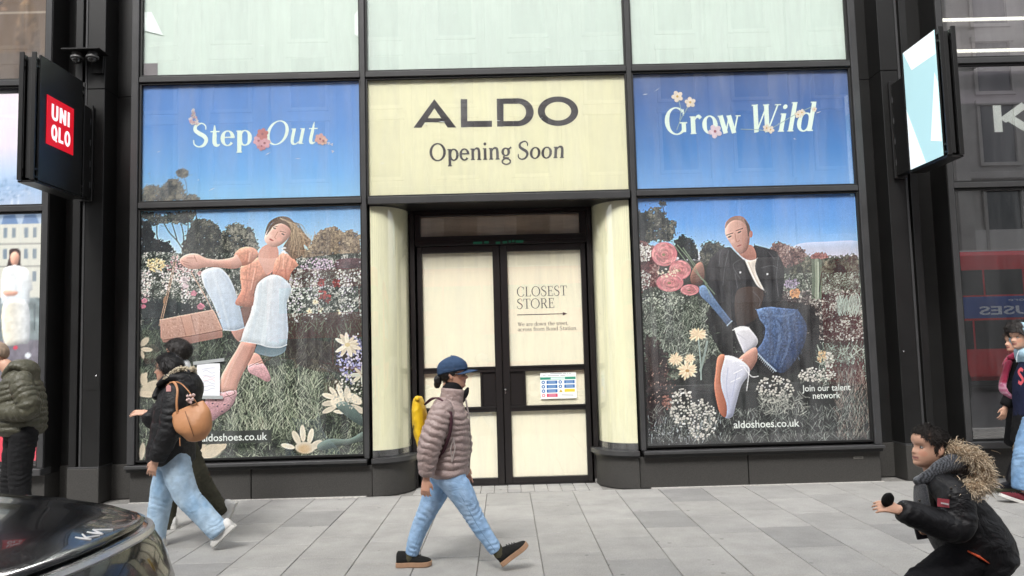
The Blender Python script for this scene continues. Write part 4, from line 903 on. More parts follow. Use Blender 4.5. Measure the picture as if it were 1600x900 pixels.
# ======== screens of the left neighbour (they give off light)
a, b = bays_l[0]
M_SCREEN = vcmat('lit_screen', 0.4, 0.4, 0.38)
def screen(name, quad, W, H, x0, x1, z0, z1, paint, label, cat, material=None):
    p = Print(quad, W, H, 13); paint(p)
    o = p.sheet(name, x0, x1, z0, z1, 9.0145, material or M_SCREEN, None, .8); tag(o, label, cat); return o
px0 = -5.352-2.95
def lower(p):
    p.vgrad([(330, (170, 190, 215)), (400, (190, 200, 205)), (480, (170, 180, 180)), (560, (140, 140, 150)), (596, (150, 120, 130)), (602, (226, 96, 112)), (735, (206, 50, 70))])
    for k in range(12):
        x = 60-k*34
        p.fill([(x-28, 352), (x-24, 338), (x-6, 336), (x, 352)], (110, 138, 176), sm=False); p.fill([(x-30, 352), (x+4, 352), (x+4, 470), (x-30, 470)], (206, 206, 196), sm=False)
        for y in (358, 392, 428): p.fill([(x-24, y), (x-18, y), (x-18, y+16), (x-24, y+16)], (120, 136, 150), sm=False); p.fill([(x-10, y), (x-4, y), (x-4, y+16), (x-10, y+16)], (128, 140, 150), sm=False)
        p.line([(x-30, 384), (x+4, 384)], 2, (140, 140, 136)); p.line([(x-30, 420), (x+4, 420)], 2, (140, 140, 136))
    p.fill([(-400, 470), (70, 470), (70, 545), (-400, 545)], (128, 140, 142), sm=False, nz=.3, nsc=12)
    for k in range(30): p.line([(66-k*12, 480), (66-k*12, 520)], 1.5, (70, 80, 84))
    p.fill([(-400, 540), (70, 536), (70, 604), (-400, 604)], (116, 112, 122), sm=False, nz=.15)
    for y in range(612, 736, 9): p.line([(-400, y), (70, y)], 1.6, (196, 60, 80), .7)
    # woman in white on the screen
    p.fill([(12, 404), (12, 394), (21, 391), (30, 396), (31, 418), (36, 424), (10, 424)], (52, 42, 42)); p.fill([(14, 402), (21, 396), (28, 402), (27, 414), (21, 419), (15, 414)], (222, 170, 148))
    p.fill([(0, 470), (2, 428), (14, 419), (28, 419), (44, 428), (50, 456), (46, 460), (42, 482), (4, 480)], (228, 230, 228), (206, 214, 220), nz=.1)
    p.fill([(4, 478), (42, 478), (46, 536), (32, 542), (6, 540)], (228, 218, 196), (200, 206, 212), (1, 0), nz=.1); p.fill([(4, 458), (26, 460), (22, 466), (6, 466)], (216, 166, 146))
    p.blob(24, 548, 4, 3, (200, 70, 90)); p.blob(44, 560, 5, 4, (220, 226, 230))
def middle(p):
    p.vgrad([(140, (226, 214, 222)), (230, (216, 208, 222)), (276, (176, 196, 222)), (296, (150, 176, 206)), (330, (176, 190, 210))])
    p.dots(900, -400, 72, 272, 325, (1, 3), [(120, 146, 176), (216, 222, 230), (150, 170, 196), (90, 116, 150)], .6)
    for x in (16, 26): p.line([(x, 318), (x, 330)], 2, (240, 240, 240))
def top(p):  # reflection of a clothes display, painted as colour on the sheet
    p.vgrad([(-60, (120, 100, 84)), (0, (112, 92, 76)), (130, (140, 122, 104))])
    p.tree(-300, 40, -20, 40, 500, [(60, 56, 54), (110, 88, 70), (150, 120, 96)], (2, 6))
    for x in (38, -60, -160): 
        p.fill([(x-16, 50), (x-8, 30), (x+8, 30), (x+18, 52), (x+20, 128), (x-20, 128)], (128, 104, 78), (96, 76, 60), nz=.3); p.blob(x, 14, 8, 12, (150, 112, 86))
    p.line([(-400, 46), (75, 44)], 3, (216, 206, 190), .9); p.line([(30, 46), (28, 130)], 2, (90, 84, 80)); p.fill([(-400, 96), (70, 96), (70, 140), (-400, 140)], (112, 104, 100), sm=False, alpha=.5)
screen('display_screen', [(-360, 338), (67, 336), (62, 720), (-360, 735)], 240, 210, px0+.003, -5.352, Z5+.03, Z4-.002, lower, 'lit screen showing woman in white standing on pink steps', 'screen')
screen('display_screen', [(-360, 150), (71, 143), (69, 325), (-360, 335)], 120, 60, px0+.003, -5.352, Z3+.002, Z2-.06, middle, 'lit screen showing pale pink sky over hazy city', 'screen')
screen('reflection_backdrop', [(-360, 0), (74, 0), (72, 130), (-360, 135)], 120, 60, px0+.003, -5.352, Z1+.002, 6.2, top, 'painted brown reflection of clothes display above the lit screens', 'backdrop', M_PRINT)
# ------------------------------------------------------------------ lettering
class Glyphs:
    """thick-and-thin pen strokes laid out as ribbons; cap height 1"""
    def __init__(s, T=0.14, t=0.05, ser=0.12): s.T, s.t, s.ser, s.r = T, t, ser, []
    def strip(s, pts, w):
        P = np.array(pts, float); n = len(P)
        if not hasattr(w, '__len__'): w = [w]*n
        out = []
        for i in range(n):
            d = P[min(i+1, n-1)]-P[max(i-1, 0)]; d /= np.hypot(*d)+1e-9; nn = np.array([-d[1], d[0]])
            out.append((P[i]+nn*w[i]/2, P[i]-nn*w[i]/2))
        s.r.append(out)
    def stem(s, x, y0, y1, w=None): s.strip([(x, y0), (x, y1)], w or s.T)
    def bar(s, x0, x1, y, h=None): s.strip([(x0, y), (x1, y)], h or s.t)
    def foot(s, x, y, l=None, r=None):
        l = s.ser if l is None else l; r = s.ser if r is None else r
        if s.ser > 0: s.bar(x-l, x+r, y+(s.t*.4 if y < .3 else -s.t*.4), s.t*.8)
    def ring(s, cx, cy, rx, ry, a0=0, a1=360, T=None, p=1.6):
        T = T or s.T; n = max(8, int(abs(a1-a0)/10)); pts, w = [], []
        for k in range(n+1):
            a = math.radians(a0+(a1-a0)*k/n); ww = s.t+(T-s.t)*abs(math.cos(a))**p
            pts.append((cx+(rx-ww/2)*math.cos(a), cy+(ry-ww/2)*math.sin(a))); w.append(ww)
        s.strip(pts, w)
    def curve(s, pts, w):
        P = smooth(pts, 6, False); W = np.interp(np.linspace(0, 1, len(P)), np.linspace(0, 1, len(w)), w); s.strip(P, list(W))
    def line(s, x0, y0, x1, y1, w): s.strip([(x0, y0), (x1, y1)], w)
    def glyph(s, c):
        T, t, X = s.T, s.t, 0.66; s.r = []; h = T/2
        if c == ' ': return 0.34
        if c == 'O': s.ring(.52, .5, .49, .52); return 1.06
        if c in 'CG':
            s.ring(.5, .5, .47, .52, 48, 312)
            if c == 'C': s.stem(.80, .70, .93, t); s.stem(.80, .12, .26, t); return .92
            s.stem(.80, .70, .93, t); s.stem(.80, .08, .42, T*.95); s.bar(.62, .94, .43); return 1.0
        if c in 'Ss':
            k = 1.0 if c == 'S' else X; P = [(.60, .74), (.585, .90), (.48, 1.0), (.36, 1.01), (.17, .90), (.15, .72), (.32, .57), (.52, .45), (.62, .27), (.52, .06), (.34, -.015), (.2, .02), (.1, .12), (.08, .29)]
            s.curve([(x*k*(1 if k == 1 else 1.05), y*k) for x, y in P], [t*.8, t, t, t*1.2, T*.75, T*.9, T, T, T*.9, T*.75, t*1.2, t, t, t*.8]); return .74*k + (0 if k == 1 else .03)
        if c == 'L': s.stem(.2, 0, 1); s.foot(.2, 1); s.bar(.06, .68, t*.5); s.stem(.67, 0, .25, t); return .74
        if c == 'E': s.stem(.2, 0, 1); s.bar(.06, .66, t*.5); s.bar(.06, .63, 1-t*.5); s.bar(.2, .5, .52); s.stem(.65, 0, .24, t); s.stem(.62, .78, 1, t); s.stem(.5, .42, .62, t); return .74
        if c == 'T': s.stem(.4, 0, 1); s.bar(.03, .77, 1-t*.5); s.foot(.4, 0, .16, .16); s.stem(.04, .76, 1, t); s.stem(.76, .76, 1, t); return .8
        if c == 'R': s.stem(.2, 0, 1); s.foot(.2, 0); s.bar(.05, .42, 1-t*.5); s.bar(.2, .42, .5); s.ring(.42, .75, .28, .27, -90, 90); s.line(.42, .5, .74, 0, T*.9); s.bar(.66, .88, t*.4, t*.8); return .86
        if c == 'B': s.stem(.2, 0, 1); s.bar(.05, .42, 1-t*.5); s.bar(.2, .42, .53); s.bar(.05, .42, t*.5); s.ring(.42, .765, .25, .245, -90, 90); s.ring(.42, .265, .3, .275, -90, 90); return .8
        if c == 'W':
            s.line(.14, 1, .38, 0, T); s.line(.38, 0, .6, 1, t*1.2); s.line(.56, 1, .80, 0, T); s.line(.80, 0, 1.02, 1, t*1.2)
            for x in (.12, .56, 1.02): s.foot(x, 1)
            return 1.14
        if c == 'o': s.ring(.33, .33, .315, .35); return .68
        if c == 'c': s.ring(.33, .33, .31, .35, 45, 315); return .6
        if c == 'e': s.ring(.32, .33, .305, .35, 0, 318); s.bar(.1, .6, .37); return .64
        if c == 'd': s.ring(.33, .33, .30, .35); s.stem(.56, 0, 1.06); s.foot(.56, 0, 0, .14); s.foot(.56, 1.06, .14, 0); return .74
        if c == 'p': s.stem(.18, -.32, X); s.foot(.18, -.32); s.foot(.18, X, .13, 0); s.ring(.42, .33, .30, .35); return .74
        if c == 'g': s.ring(.32, .42, .26, .25); s.ring(.34, -.12, .29, .2, 0, 360, T*.6); s.line(.2, .19, .2, .05, t*1.4); s.line(.18, .1, .5, .06, T*.6); s.line(.5, .58, .66, .68, T*.6); return .66
        if c == 't': s.curve([(.24, .92), (.24, .5), (.24, .14), (.34, .02), (.46, .07)], [t*.6, T, T, T*.7, t*.7]); s.bar(.06, .45, X-t*.4); return .48
        if c == 'f': s.stem(.22, 0, .8); s.curve([(.22, .75), (.27, .98), (.40, 1.04), (.5, .95)], [T, T*.8, t, T*.5]); s.bar(.06, .44, X-t*.4); s.foot(.22, 0); return .46
        if c == 'u': s.curve([(.18, X), (.18, .3), (.22, .06), (.36, .0), (.5, .1)], [T, T, T*.8, t*1.2, t*1.2]); s.stem(.58, 0, X); s.foot(.18, X, .13, 0); s.foot(.58, X, .13, 0); s.foot(.58, 0, 0, .14); return .78
        if c in 'nhm':
            s.stem(.18, 0, X if c != 'h' else 1.06); s.foot(.18, 0); s.foot(.18, X if c != 'h' else 1.06, .13, 0)
            for k in range(2 if c == 'm' else 1):
                o = k*.4; s.curve([(.2+o, .45), (.3+o, .6), (.42+o, .66), (.53+o, .6), (.56+o, .42), (.56+o, .2), (.56+o, 0)], [t, t, t*1.5, T*.9, T, T, T]); s.foot(.56+o, 0)
            return .74 if c != 'm' else 1.14
        if c == 'r': s.stem(.18, 0, X); s.foot(.18, 0); s.foot(.18, X, .13, 0); s.curve([(.2, .42), (.3, .6), (.42, .66), (.5, .58)], [t, t*1.2, T*.7, T*.7]); return .54
        if c == 'w':
            s.line(.1, X, .28, 0, T); s.line(.28, 0, .46, X, t*1.2); s.line(.44, X, .62, 0, T); s.line(.62, 0, .80, X, t*1.2)
            for x in (.08, .44, .82): s.foot(x, X, .1, .1)
            return .9
        if c == 'i': s.stem(.18, 0, X); s.foot(.18, 0); s.foot(.18, X, .13, 0); s.ring(.18, .9, .085, .085, 0, 360, .085); s.stem(.18, .84, .96, .1); return .36
        if c == 'l': s.stem(.18, 0, 1.06); s.foot(.18, 0); s.foot(.18, 1.06, .13, 0); return .36
        if c == 'a': s.curve([(.1, .5), (.17, .64), (.32, .67), (.45, .58), (.46, .4), (.46, .12), (.52, .02), (.6, .06)], [T*.7, t*1.2, t*1.2, T*.9, T, T, T*.7, t*.7]); s.ring(.29, .2, .24, .21, 40, 330); return .62
        if c == '.': s.stem(.14, 0, .12, .12); return .28
        if c == ',': s.stem(.14, 0, .12, .12); s.line(.17, .05, .10, -.14, t); return .28
        # plain block capitals
        if c == 'U': s.curve([(.1, 1), (.1, .3), (.16, .1), (.3, .05), (.44, .1), (.5, .3), (.5, 1)], [T]*7); return .72
        if c == 'N': s.stem(.1, 0, 1); s.stem(.52, 0, 1); s.line(.1, 1, .52, 0, T*1.05); return .74
        if c == 'I': s.stem(.1, 0, 1); return .3
        if c == 'Q': s.ring(.33, .5, .31, .52, 0, 360, T, 0.01); s.line(.36, .28, .56, -.06, T*.8); return .74
        if c == 'M': s.stem(.1, 0, 1); s.stem(.72, 0, 1); s.line(.1, 1, .41, .2, T); s.line(.41, .2, .72, 1, T); return .92
        return .4
def ribbons_obj(name, ribbons, y, material, parent, place, step=0.0004):
    b = MB(); k = 0
    for rib in ribbons:
        v, f = [], []
        for L, R_ in rib:
            v.append(place(L[0], L[1], y-step*(k % 7))); v.append(place(R_[0], R_[1], y-step*(k % 7)))
        for i in range(len(rib)-1): f.append((2*i, 2*i+1, 2*i+3, 2*i+2))
        b.add(v, f); k += 1
    return b.build(name, material, parent)
def text_serif(txt, x0, x1, z0, cap, y, material, parent, T=.14, t=.05, shear=0.0, name='lettering', width=None, slope=0.0, ser=.12, step=0.0004):
    G = Glyphs(T, t, ser); allr = []; cx = 0.0
    for ch in txt:
        adv = G.glyph(ch)
        for rib in G.r: allr.append([((a[0]+cx+shear*a[1], a[1]), (b_[0]+cx+shear*b_[1], b_[1])) for a, b_ in rib])
        cx += adv
    xs = [q[0] for rib in allr for pr in rib for q in pr]; mn, mx = min(xs), max(xs); k = (x1-x0)/(mx-mn)
    return ribbons_obj(name, allr, y, material, parent, lambda u, v, yy: (x0+(u-mn)*k, yy, z0+v*cap+slope*(u-mn)*k), step)
def text_sans(txt, x0, x1, z0, height, y, material, parent, bold=0.0, name='lettering', flip=False, rot=None):
    cu = bpy.data.curves.new('t', 'FONT'); cu.body = txt; cu.size = 1.0; cu.offset = bold; cu.resolution_u = 3
    to = bpy.data.objects.new('t', cu); COL.objects.link(to)
    bpy.context.view_layer.update(); dg = bpy.context.evaluated_depsgraph_get()
    me = bpy.data.meshes.new_from_object(to.evaluated_get(dg)); bpy.data.objects.remove(to); bpy.data.curves.remove(cu)
    co = np.empty(len(me.vertices)*3); me.vertices.foreach_get('co', co); co = co.reshape(-1, 3)
    mn, mx = co.min(0), co.max(0); k = (x1-x0)/(mx[0]-mn[0]); kz = height
    base = 0.0
    out = np.stack([x0+(co[:, 0]-mn[0])*k, np.full(len(co), y), z0+(co[:, 1]-base)*kz], -1)
    me.vertices.foreach_set('co', out.ravel()); me.update(); me.materials.clear()
    return new_obj(name, me, material, parent)
def flower(x, z, r, y, parent, c, c2, n=5, a0=0.3, name='printed_flower'):
    b = MB()
    for k in range(n):
        a = a0+k*6.283/n; v = []
        for q in range(10):
            u = q*6.283/10; lx, lz = r*.42*math.cos(u), r*.36*math.sin(u)
            X, Z = lx+r*.55, lz
            v.append((x+X*math.cos(a)-Z*math.sin(a), y-.0002*k, z+X*math.sin(a)+Z*math.cos(a)))
        b.add(v, [tuple(range(10))])
    o = b.build(name, mat('petal_%d_%d_%d' % c, S(*c), .6, 0, .12, 40), parent)
    b = MB(); b.add([(x+r*.2*math.cos(q*.63), y-.0016, z+r*.2*math.sin(q*.63)) for q in range(10)], [tuple(range(10))])
    b.build('flower_heart', mat('heart_%d_%d_%d' % c2, S(*c2), .6), o)
    return o
def poly_obj(name, polys, y, material, parent, step=.0004):
    b = MB()
    for k, q in enumerate(polys): b.add([(x, y-step*k, z) for x, z in q], [tuple(range(len(q)))])
    return b.build(name, material, parent)
LT = mat('pale_mint_print', S(226, 242, 226), .5)
# name panel
def cp(*pts): return [tuple(at(560+x/2.8136, 100+y/2.8136, 9.0)[[0, 2]]) for x, y in pts]
poly_obj('lettering', [cp((241, 278), (276, 278), (347, 172), (333, 152)), cp((333, 152), (320, 173), (392, 277), (430, 277)), cp((300, 236), (366, 236), (377, 254), (288, 254))], 9.021, M_INK, name_panel)
poly_obj('lettering', [cp((449, 152), (478, 152), (478, 276), (450, 276)), cp((477, 249), (587, 247), (587, 274), (477, 275))], 9.021, M_INK, name_panel)
def ellring(cx, cy, rx, ry, ix, iy, a0, a1, n=36):
    out = []
    for k in range(n):
        a, b_ = math.radians(a0+(a1-a0)*k/n), math.radians(a0+(a1-a0)*(k+1)/n)
        out.append(cp((cx+rx*math.cos(a), cy+ry*math.sin(a)), (cx+rx*math.cos(b_), cy+ry*math.sin(b_)), (cx+ix*math.cos(b_), cy+iy*math.sin(b_)), (cx+ix*math.cos(a), cy+iy*math.sin(a))))
    return out
poly_obj('lettering', [cp((608, 150), (638, 150), (638, 273), (610, 273)), cp((637, 149), (701, 148), (701, 172), (637, 173)), cp((637, 249), (701, 248), (701, 271), (637, 272))], 9.021, M_INK, name_panel)
poly_obj('lettering', ellring(700, 209.5, 71, 61.5, 37, 38.5, -90, 90, 24), 9.0195, M_INK, name_panel, 0)
poly_obj('lettering', ellring(878, 205, 89, 65, 58, 41, 0, 360, 48), 9.021, M_INK, name_panel, 0)
M_INK2 = mat('charcoal_print', S(62, 58, 62), .5)
text_serif('Opening', -0.836, 0.137, 3.857, 0.213, 9.021, M_INK2, name_panel, .16, .08, .0)
text_serif('Soon', 0.205, 0.752, 3.857, 0.208, 9.021, M_INK2, name_panel, .16, .075, .08)
# Step Out
def on(parent):
    return parent
text_serif('Step', -3.616, -2.925, 4.100, 0.272, 9.0138, LT, POST_UL, .18, .055)
text_serif('Out', -2.755, -2.148, 4.100, 0.285, 9.0138, LT, POST_UL, .15, .045, .22)
PK, WH = (206, 160, 168), (226, 218, 216)
for dx, dz, r, c in ((-2.80, 4.23, .075, (186, 120, 116)), (-2.845, 4.15, .07, PK), (-2.775, 4.12, .075, PK), (-2.81, 4.085, .06, (196, 140, 146)), (-2.12, 4.155, .07, (206, 160, 150)), (-2.085, 4.13, .055, (216, 178, 160))):
    flower(dx, dz, r, 9.0108, POST_UL, c, (150, 96, 104), 6)
for k in range(34):
    u = rnd.random(); X = -3.615+rnd.uniform(-1, 1)*.075*(1-u)+.0; Z = 4.36+u*.185
    flower(X, Z, rnd.uniform(.012, .022), 9.0112, POST_UL, WH if k % 3 else PK, (150, 120, 120), 5, rnd.random())
for X, Z in ((-2.02, 4.10), (-1.985, 4.085), (-1.975, 4.0)): flower(X, Z, .018, 9.0112, POST_UL, WH, (190, 180, 180), 3, rnd.random())
# Grow Wild
text_serif('Grow', 1.963, 2.868, 4.105, 0.325, 9.0138, LT, POST_UR, .185, .05, .0)
text_serif('Wild', 3.005, 3.785, 4.108, 0.335, 9.0138, LT, POST_UR, .17, .05, .25)
MK = (226, 214, 196)
for X, Z, r in ((2.125, 4.565, .075), (2.275, 4.49, .07), (2.555, 4.13, .088), (3.17, 4.155, .05), (3.215, 4.135, .05), (3.555, 4.31, .048), (3.60, 4.335, .045), (3.75, 4.37, .035)):
    flower(X, Z, r, 9.0108, POST_UR, MK if r < .08 else (214, 196, 204), (196, 160, 70) if r < .08 else (150, 70, 90), 5, rnd.random())
M_STEMG = mat('pale_stem_print', S(150, 176, 176), .6)
for pts in ([(2.13, 4.55), (2.16, 4.40), (2.14, 4.28)], [(2.27, 4.48), (2.20, 4.36), (2.16, 4.30), (2.10, 4.16)], [(2.86, 4.15), (3.05, 4.14), (3.2, 4.14), (3.5, 4.30), (3.72, 4.40)]):
    G = Glyphs(); G.strip(smooth(pts, 5, False), .009); ribbons_obj('printed_stem', G.r, 9.0114, M_STEMG, POST_UR, lambda u, v, yy: (u, yy, v))
# web addresses and the small invitation
text_sans('aldoshoes.co.uk', -3.501, -2.751, 0.664, 0.118, 9.0132, M_WHITEP, POST_L, .012)
bx('text_strip', mat('dark_print', S(48, 54, 48), .5), POST_L, -3.55, -2.70, 9.0136, 9.0142, 0.632, 0.775, 0)
text_sans('aldoshoes.co.uk', 2.604, 3.365, 0.645, 0.118, 9.0132, M_WHITEP, POST_R, .012)
text_sans('Join our talent', 3.417, 3.981, 1.042, 0.105, 9.0132, M_WHITEP, POST_R, .008)
text_sans('network', 3.538, 3.857, 0.955, 0.105, 9.0132, M_WHITEP, POST_R, .008)
# closest store notice on the right door leaf
nd = [o for o in l2.children if o.name.startswith('door_panel')][0]
text_serif('CLOSEST', 0.160, 0.775, 2.262, 0.120, 9.511, M_INK2, nd, .11, .045, name='lettering', step=.0002)
text_serif('STORE', 0.158, 0.612, 2.112, 0.120, 9.511, M_INK2, nd, .11, .045, step=.0002)
poly_obj('arrow', [[(0.155, 2.032), (0.73, 2.032), (0.73, 2.042), (0.155, 2.042)], [(0.715, 2.016), (0.77, 2.037), (0.715, 2.058)]], 9.511, M_INK2, nd)
text_serif('We are down the sreet,', 0.158, 0.775, 1.900, 0.046, 9.511, M_INK2, nd, .12, .06, step=.0002)
text_serif('across from Bond Station.', 0.158, 0.885, 1.836, 0.046, 9.511, M_INK2, nd, .12, .06, step=.0002)
# safety notice taped in the middle panel of the door
p = Print([(845, 582), (900, 582), (900, 624), (845, 624)], 166, 126, 21); p.img[:] = (238, 240, 236)
p.fill([(845, 589.5), (899, 589.5), (899, 593.5), (845, 593.5)], (52, 140, 116), sm=False); p.fill([(861, 590), (883, 590), (883, 593), (861, 593)], (206, 226, 222), sm=False)
for y, x, n_ in ((584, 861, 20), (587, 849, 24)):
    for k in range(n_):
        if p.rs.rand() < .8: p.line([(x+k*1.6, y), (x+k*1.6+1, y)], .8, (110, 110, 130), .8)
for i, y in enumerate((597.5, 604.5, 611.5, 618.5)):
    c = (40, 96, 160) if i < 3 else (200, 60, 92)
    p.fill([(854.5, y-2.6), (871, y-2.6), (871, y+2.6), (854.5, y+2.6)], c, sm=False)
    for dy in (-1, 1): p.line([(857, y+dy), (868, y+dy)], .7, (214, 224, 236), .8)
    p.blob(849.5, y, 2.7, 2.7, c if i < 3 else (220, 120, 130)); p.blob(849.5, y, 1.2, 1.2, (232, 236, 240))
    if i < 2:
        p.fill([(881.5, y-2.6), (897.5, y-2.6), (897.5, y+2.6), (881.5, y+2.6)], c, sm=False); p.blob(875.5, y, 2.7, 2.7, c); p.blob(875.5, y, 1.2, 1.2, (232, 236, 240))
        for dy in (-1, 1): p.line([(884, y+dy), (895, y+dy)], .7, (214, 224, 236), .8)
    elif i == 2: p.fill([(881.5, y-2.6), (897.5, y-2.6), (897.5, y+2.2), (881.5, y+2.2)], (236, 196, 70), sm=False); p.fill([(873, y+2.5), (876, y-2.5), (879, y+2.5)], (196, 170, 70), sm=False)
    else:
        for dy in (-1, 1.4): p.line([(877, y+dy), (895, y+dy)], .8, (120, 120, 130), .8)
o = p.sheet('safety_notice', 0.413, 0.851, 1.008, 1.325, 9.4885, M_PRINT); tag(o, 'white site safety notice with blue and red boxes on door', 'notice')
# sheet of paper taped to the left window
pp = thing('paper_sheet', 'white paper sheet held by grey tape on left window poster', 'paper', (-3.42, 8.998, 1.17))
M_PAPER = mat('white_paper', S(226, 228, 232), .7, 0, .03, 6, .1, 10); M_TAPE = mat('grey_tape', S(160, 164, 164), .45, 0, .06, 30)
b = MB()
n = 10
for k in range(n+1):
    for j in range(n+1):
        u, v_ = k/n, j/n; b.v.append((-3.548+u*.262, 8.9945-.0025*math.sin(u*3.14)*math.sin(v_*3.14), 1.185+v_*.37-u*.008))
for k in range(n):
    for j in range(n): q = k*(n+1)+j; b.f.append((q, q+n+1, q+n+2, q+1))
sh = b.build('sheet', M_PAPER, pp, True)
M_PEN = mat('faint_pen', S(190, 192, 204), .7); M_PEN2 = mat('faint_red_pen', S(216, 190, 196), .7)
for k in range(8):
    G = Glyphs(); z = 1.26+k*.032; G.strip(smooth([(-3.50+rnd.uniform(0, .03), z), (-3.44, z+rnd.uniform(-.02, .03)), (-3.38, z-rnd.uniform(-.02, .02)), (-3.34, z+rnd.uniform(-.02, .02))], 4, False), .006)
    ribbons_obj('pen_mark', G.r, 8.9912, M_PEN if k not in (3, 4) else M_PEN2, sh, lambda u, v, yy: (u, yy, v), 0)
for (x0, x1, za, zb) in ((-3.59, -3.235, 1.555, 1.588), (-3.565, -3.25, 1.168, 1.158)):
    b = MB(); b.add([(x0, 8.990, za-.018), (x1, 8.990, zb-.018), (x1, 8.990, zb+.02), (x0, 8.990, za+.02), (x0, 8.9935, za-.018), (x1, 8.9935, zb-.018), (x1, 8.9935, zb+.02), (x0, 8.9935, za+.02)], [(0, 1, 2, 3), (4, 7, 6, 5), (0, 4, 5, 1), (2, 6, 7, 3), (1, 5, 6, 2), (0, 3, 7, 4)])
    b.build('tape', M_TAPE, pp)
# ---- contents of the right neighbour: blinds and tubes above, fascia with K, dark interior below
xr0, xr1 = bays_r[0]
M_DARKIN = mat('dark_interior', (0.012, 0.012, 0.013), .7, 0, .3, 5)
for q, (a, b_) in enumerate(bays_r):
    bx('interior_wall', M_DARKIN, tr, a+.002, b_-.002, 9.40, 9.42, Z5-.02, Z4, 0)
    bx('interior_ledge', M_FRAME, tr, a+.002, b_-.002, 9.10, 9.40, Z5-.02, Z5+.0, 0)
    fas = bx('fascia', mat('charcoal_fascia', S(52, 50, 54), .5, 0, .1, 3), tr, a+.002, b_-.002, 9.03, 9.04, Z3+.002, 4.40, 0)
    bx('ceiling_strip', mat('mauve_grey', S(120, 112, 122), .6), tr, a+.002, b_-.002, 9.20, 9.22, 4.42, Z2, 0)
    bx('blind', mat('grey_blind', S(150, 146, 150), .7, 0, .12, 2.0, stretch=(4, 1, .1)), tr, a+.002, b_-.002, 9.50, 9.52, Z1, 6.5, 0)
    bx('column', M_GREY, tr, a+0.28, a+0.62, 9.35, 9.45, Z1, 6.5, 0)
    tm = mat('lit_tube', (0.9, 0.9, 0.8), .5, emit=(1, .98, .86), estr=.9)
    for z in (5.02+.1, 5.52): bx('light_tube', tm, tr, a+.06, b_-.06, 9.25, 9.29, z, z+.035, .01)
    if q == 0:
        G = Glyphs(.22, .22, 0); G.stem(.11, 0, 1, .22); G.line(.24, .42, .86, 1.0, .24); G.line(.42, .52, .98, 0, .26)
        ribbons_obj('lettering', G.r, 9.028, M_WHITEP, fas, lambda u, v, yy: (5.90+u*.45, yy, 4.045+v*.325))
# ---- projecting signs
def proj_sign(X, X2, ya, yb, z0, z1, yw, label, group=None):
    """double-leaf blade sign: face at X (towards the door), second leaf at X2"""
    s_ = 1 if X2 < X else -1
    t = thing('projecting_sign', label, 'sign', ((X+X2)/2, yw, z0))
    def b(name, m_, xa, xb, y0, y1, z0_, z1_, c=.003): return bx(name, m_, t, min(xa, xb), max(xa, xb), y0, y1, z0_, z1_, c)
    faces = []
    for xf, dr in ((X, -s_), (X2, s_)):
        pan = b('panel', M_FRAME, xf, xf+dr*.022, ya+.075, yb-.065, z0+.004, z1-.004); faces.append(pan)
        b('stile', M_FRAME, xf+dr*.004, xf+dr*.05, ya, ya+.022, z0, z1); b('stile', M_FRAME, xf+dr*.004, xf+dr*.05, yb-.022, yb, z0, z1)
        for z in (z0+.03, z0+.11, z1-.15, z1-.07):
            b('rung', M_FRAME, xf+dr*.006, xf+dr*.03, ya+.0225, ya+.0745, z, z+.022); b('rung', M_FRAME, xf+dr*.006, xf+dr*.03, yb-.0645, yb-.0225, z, z+.022)
    xa, xb = X-s_*.055, X2+s_*.055
    if abs(xa-xb) > .02: b('core', M_GASKET, xa, xb, ya+.06, yb-.03, z0+.03, z1-.03)
    b('bottom_tray', M_FRAME, X-s_*.003, X2+s_*.003, ya+.02, yb-.02, z0-.022, z0-.001)
    br = b('bracket', M_FRAME, (X+X2)/2-.05, (X+X2)/2+.05, yb+.001, yw, z0+.03, z1-.24)
    b('bracket_plate', M_FRAME, (X+X2)/2-.075, (X+X2)/2+.075, yw-.03, yw-.001, z0+.0, z1-.2)
    for k in range(4): b('hinge', M_STEEL if False else M_FRAME2, X-s_*.052, X-s_*.03, yw-.045, yw-.031, z0+.15+k*.25, z0+.22+k*.25, .002)
    return t, faces
tsl, fl = proj_sign(-4.75, -4.93, 7.82, 8.77, 3.47, 4.81, 8.985, 'black projecting sign with red square logo beside dome cameras')
RED = mat('red_sign', S(226, 14, 36), .45, emit=S(226, 14, 36), estr=.25)
sq = bx('red_square', RED, fl[0], -4.749, -4.742, 8.01, 8.515, 3.895, 4.42, .001)
WHS = mat('white_sign_print', (.85, .85, .85), .5, emit=(1, 1, 1), estr=.35)
for txt, z in (('UNI', 4.185), ('QLO', 3.965)):
    G = Glyphs(.2, .2, 0); cx = 0; allr = []
    for ch in txt:
        G.T = .2; G.t = .2
        if ch == 'O': G.r = []; G.ring(.33, .5, .31, .52, 0, 360, .2, .01); adv = .74
        elif ch == 'L': G.r = []; G.stem(.1, 0, 1); G.bar(.1, .5, .1, .2); adv = .58
        else: adv = G.glyph(ch)
        for rib in G.r: allr.append([((a[0]+cx, a[1]), (b_[0]+cx, b_[1])) for a, b_ in rib])
        cx += adv
    xs = [q[0] for rib in allr for pr in rib for q in pr]; mn, mx = min(xs), max(xs)
    wd = .36 if txt == 'QLO' else .34; k = wd/(mx-mn)
    b = MB()
    for kk, rib in enumerate(allr):
        v, f = [], []
        for L, R_ in rib:
            for q in (L, R_): v.append((-4.741+.0003*(kk % 6), 8.09+(q[0]-mn)*k, z+q[1]*.165))
        for i in range(len(rib)-1): f.append((2*i, 2*i+1, 2*i+3, 2*i+2))
        b.add(v, f)
    b.build('lettering', WHS, sq)
tsr, fr = proj_sign(4.62, 4.80, 7.84, 8.63, 3.50, 4.87, 8.985, 'black projecting sign with pale mint panel of white triangles')
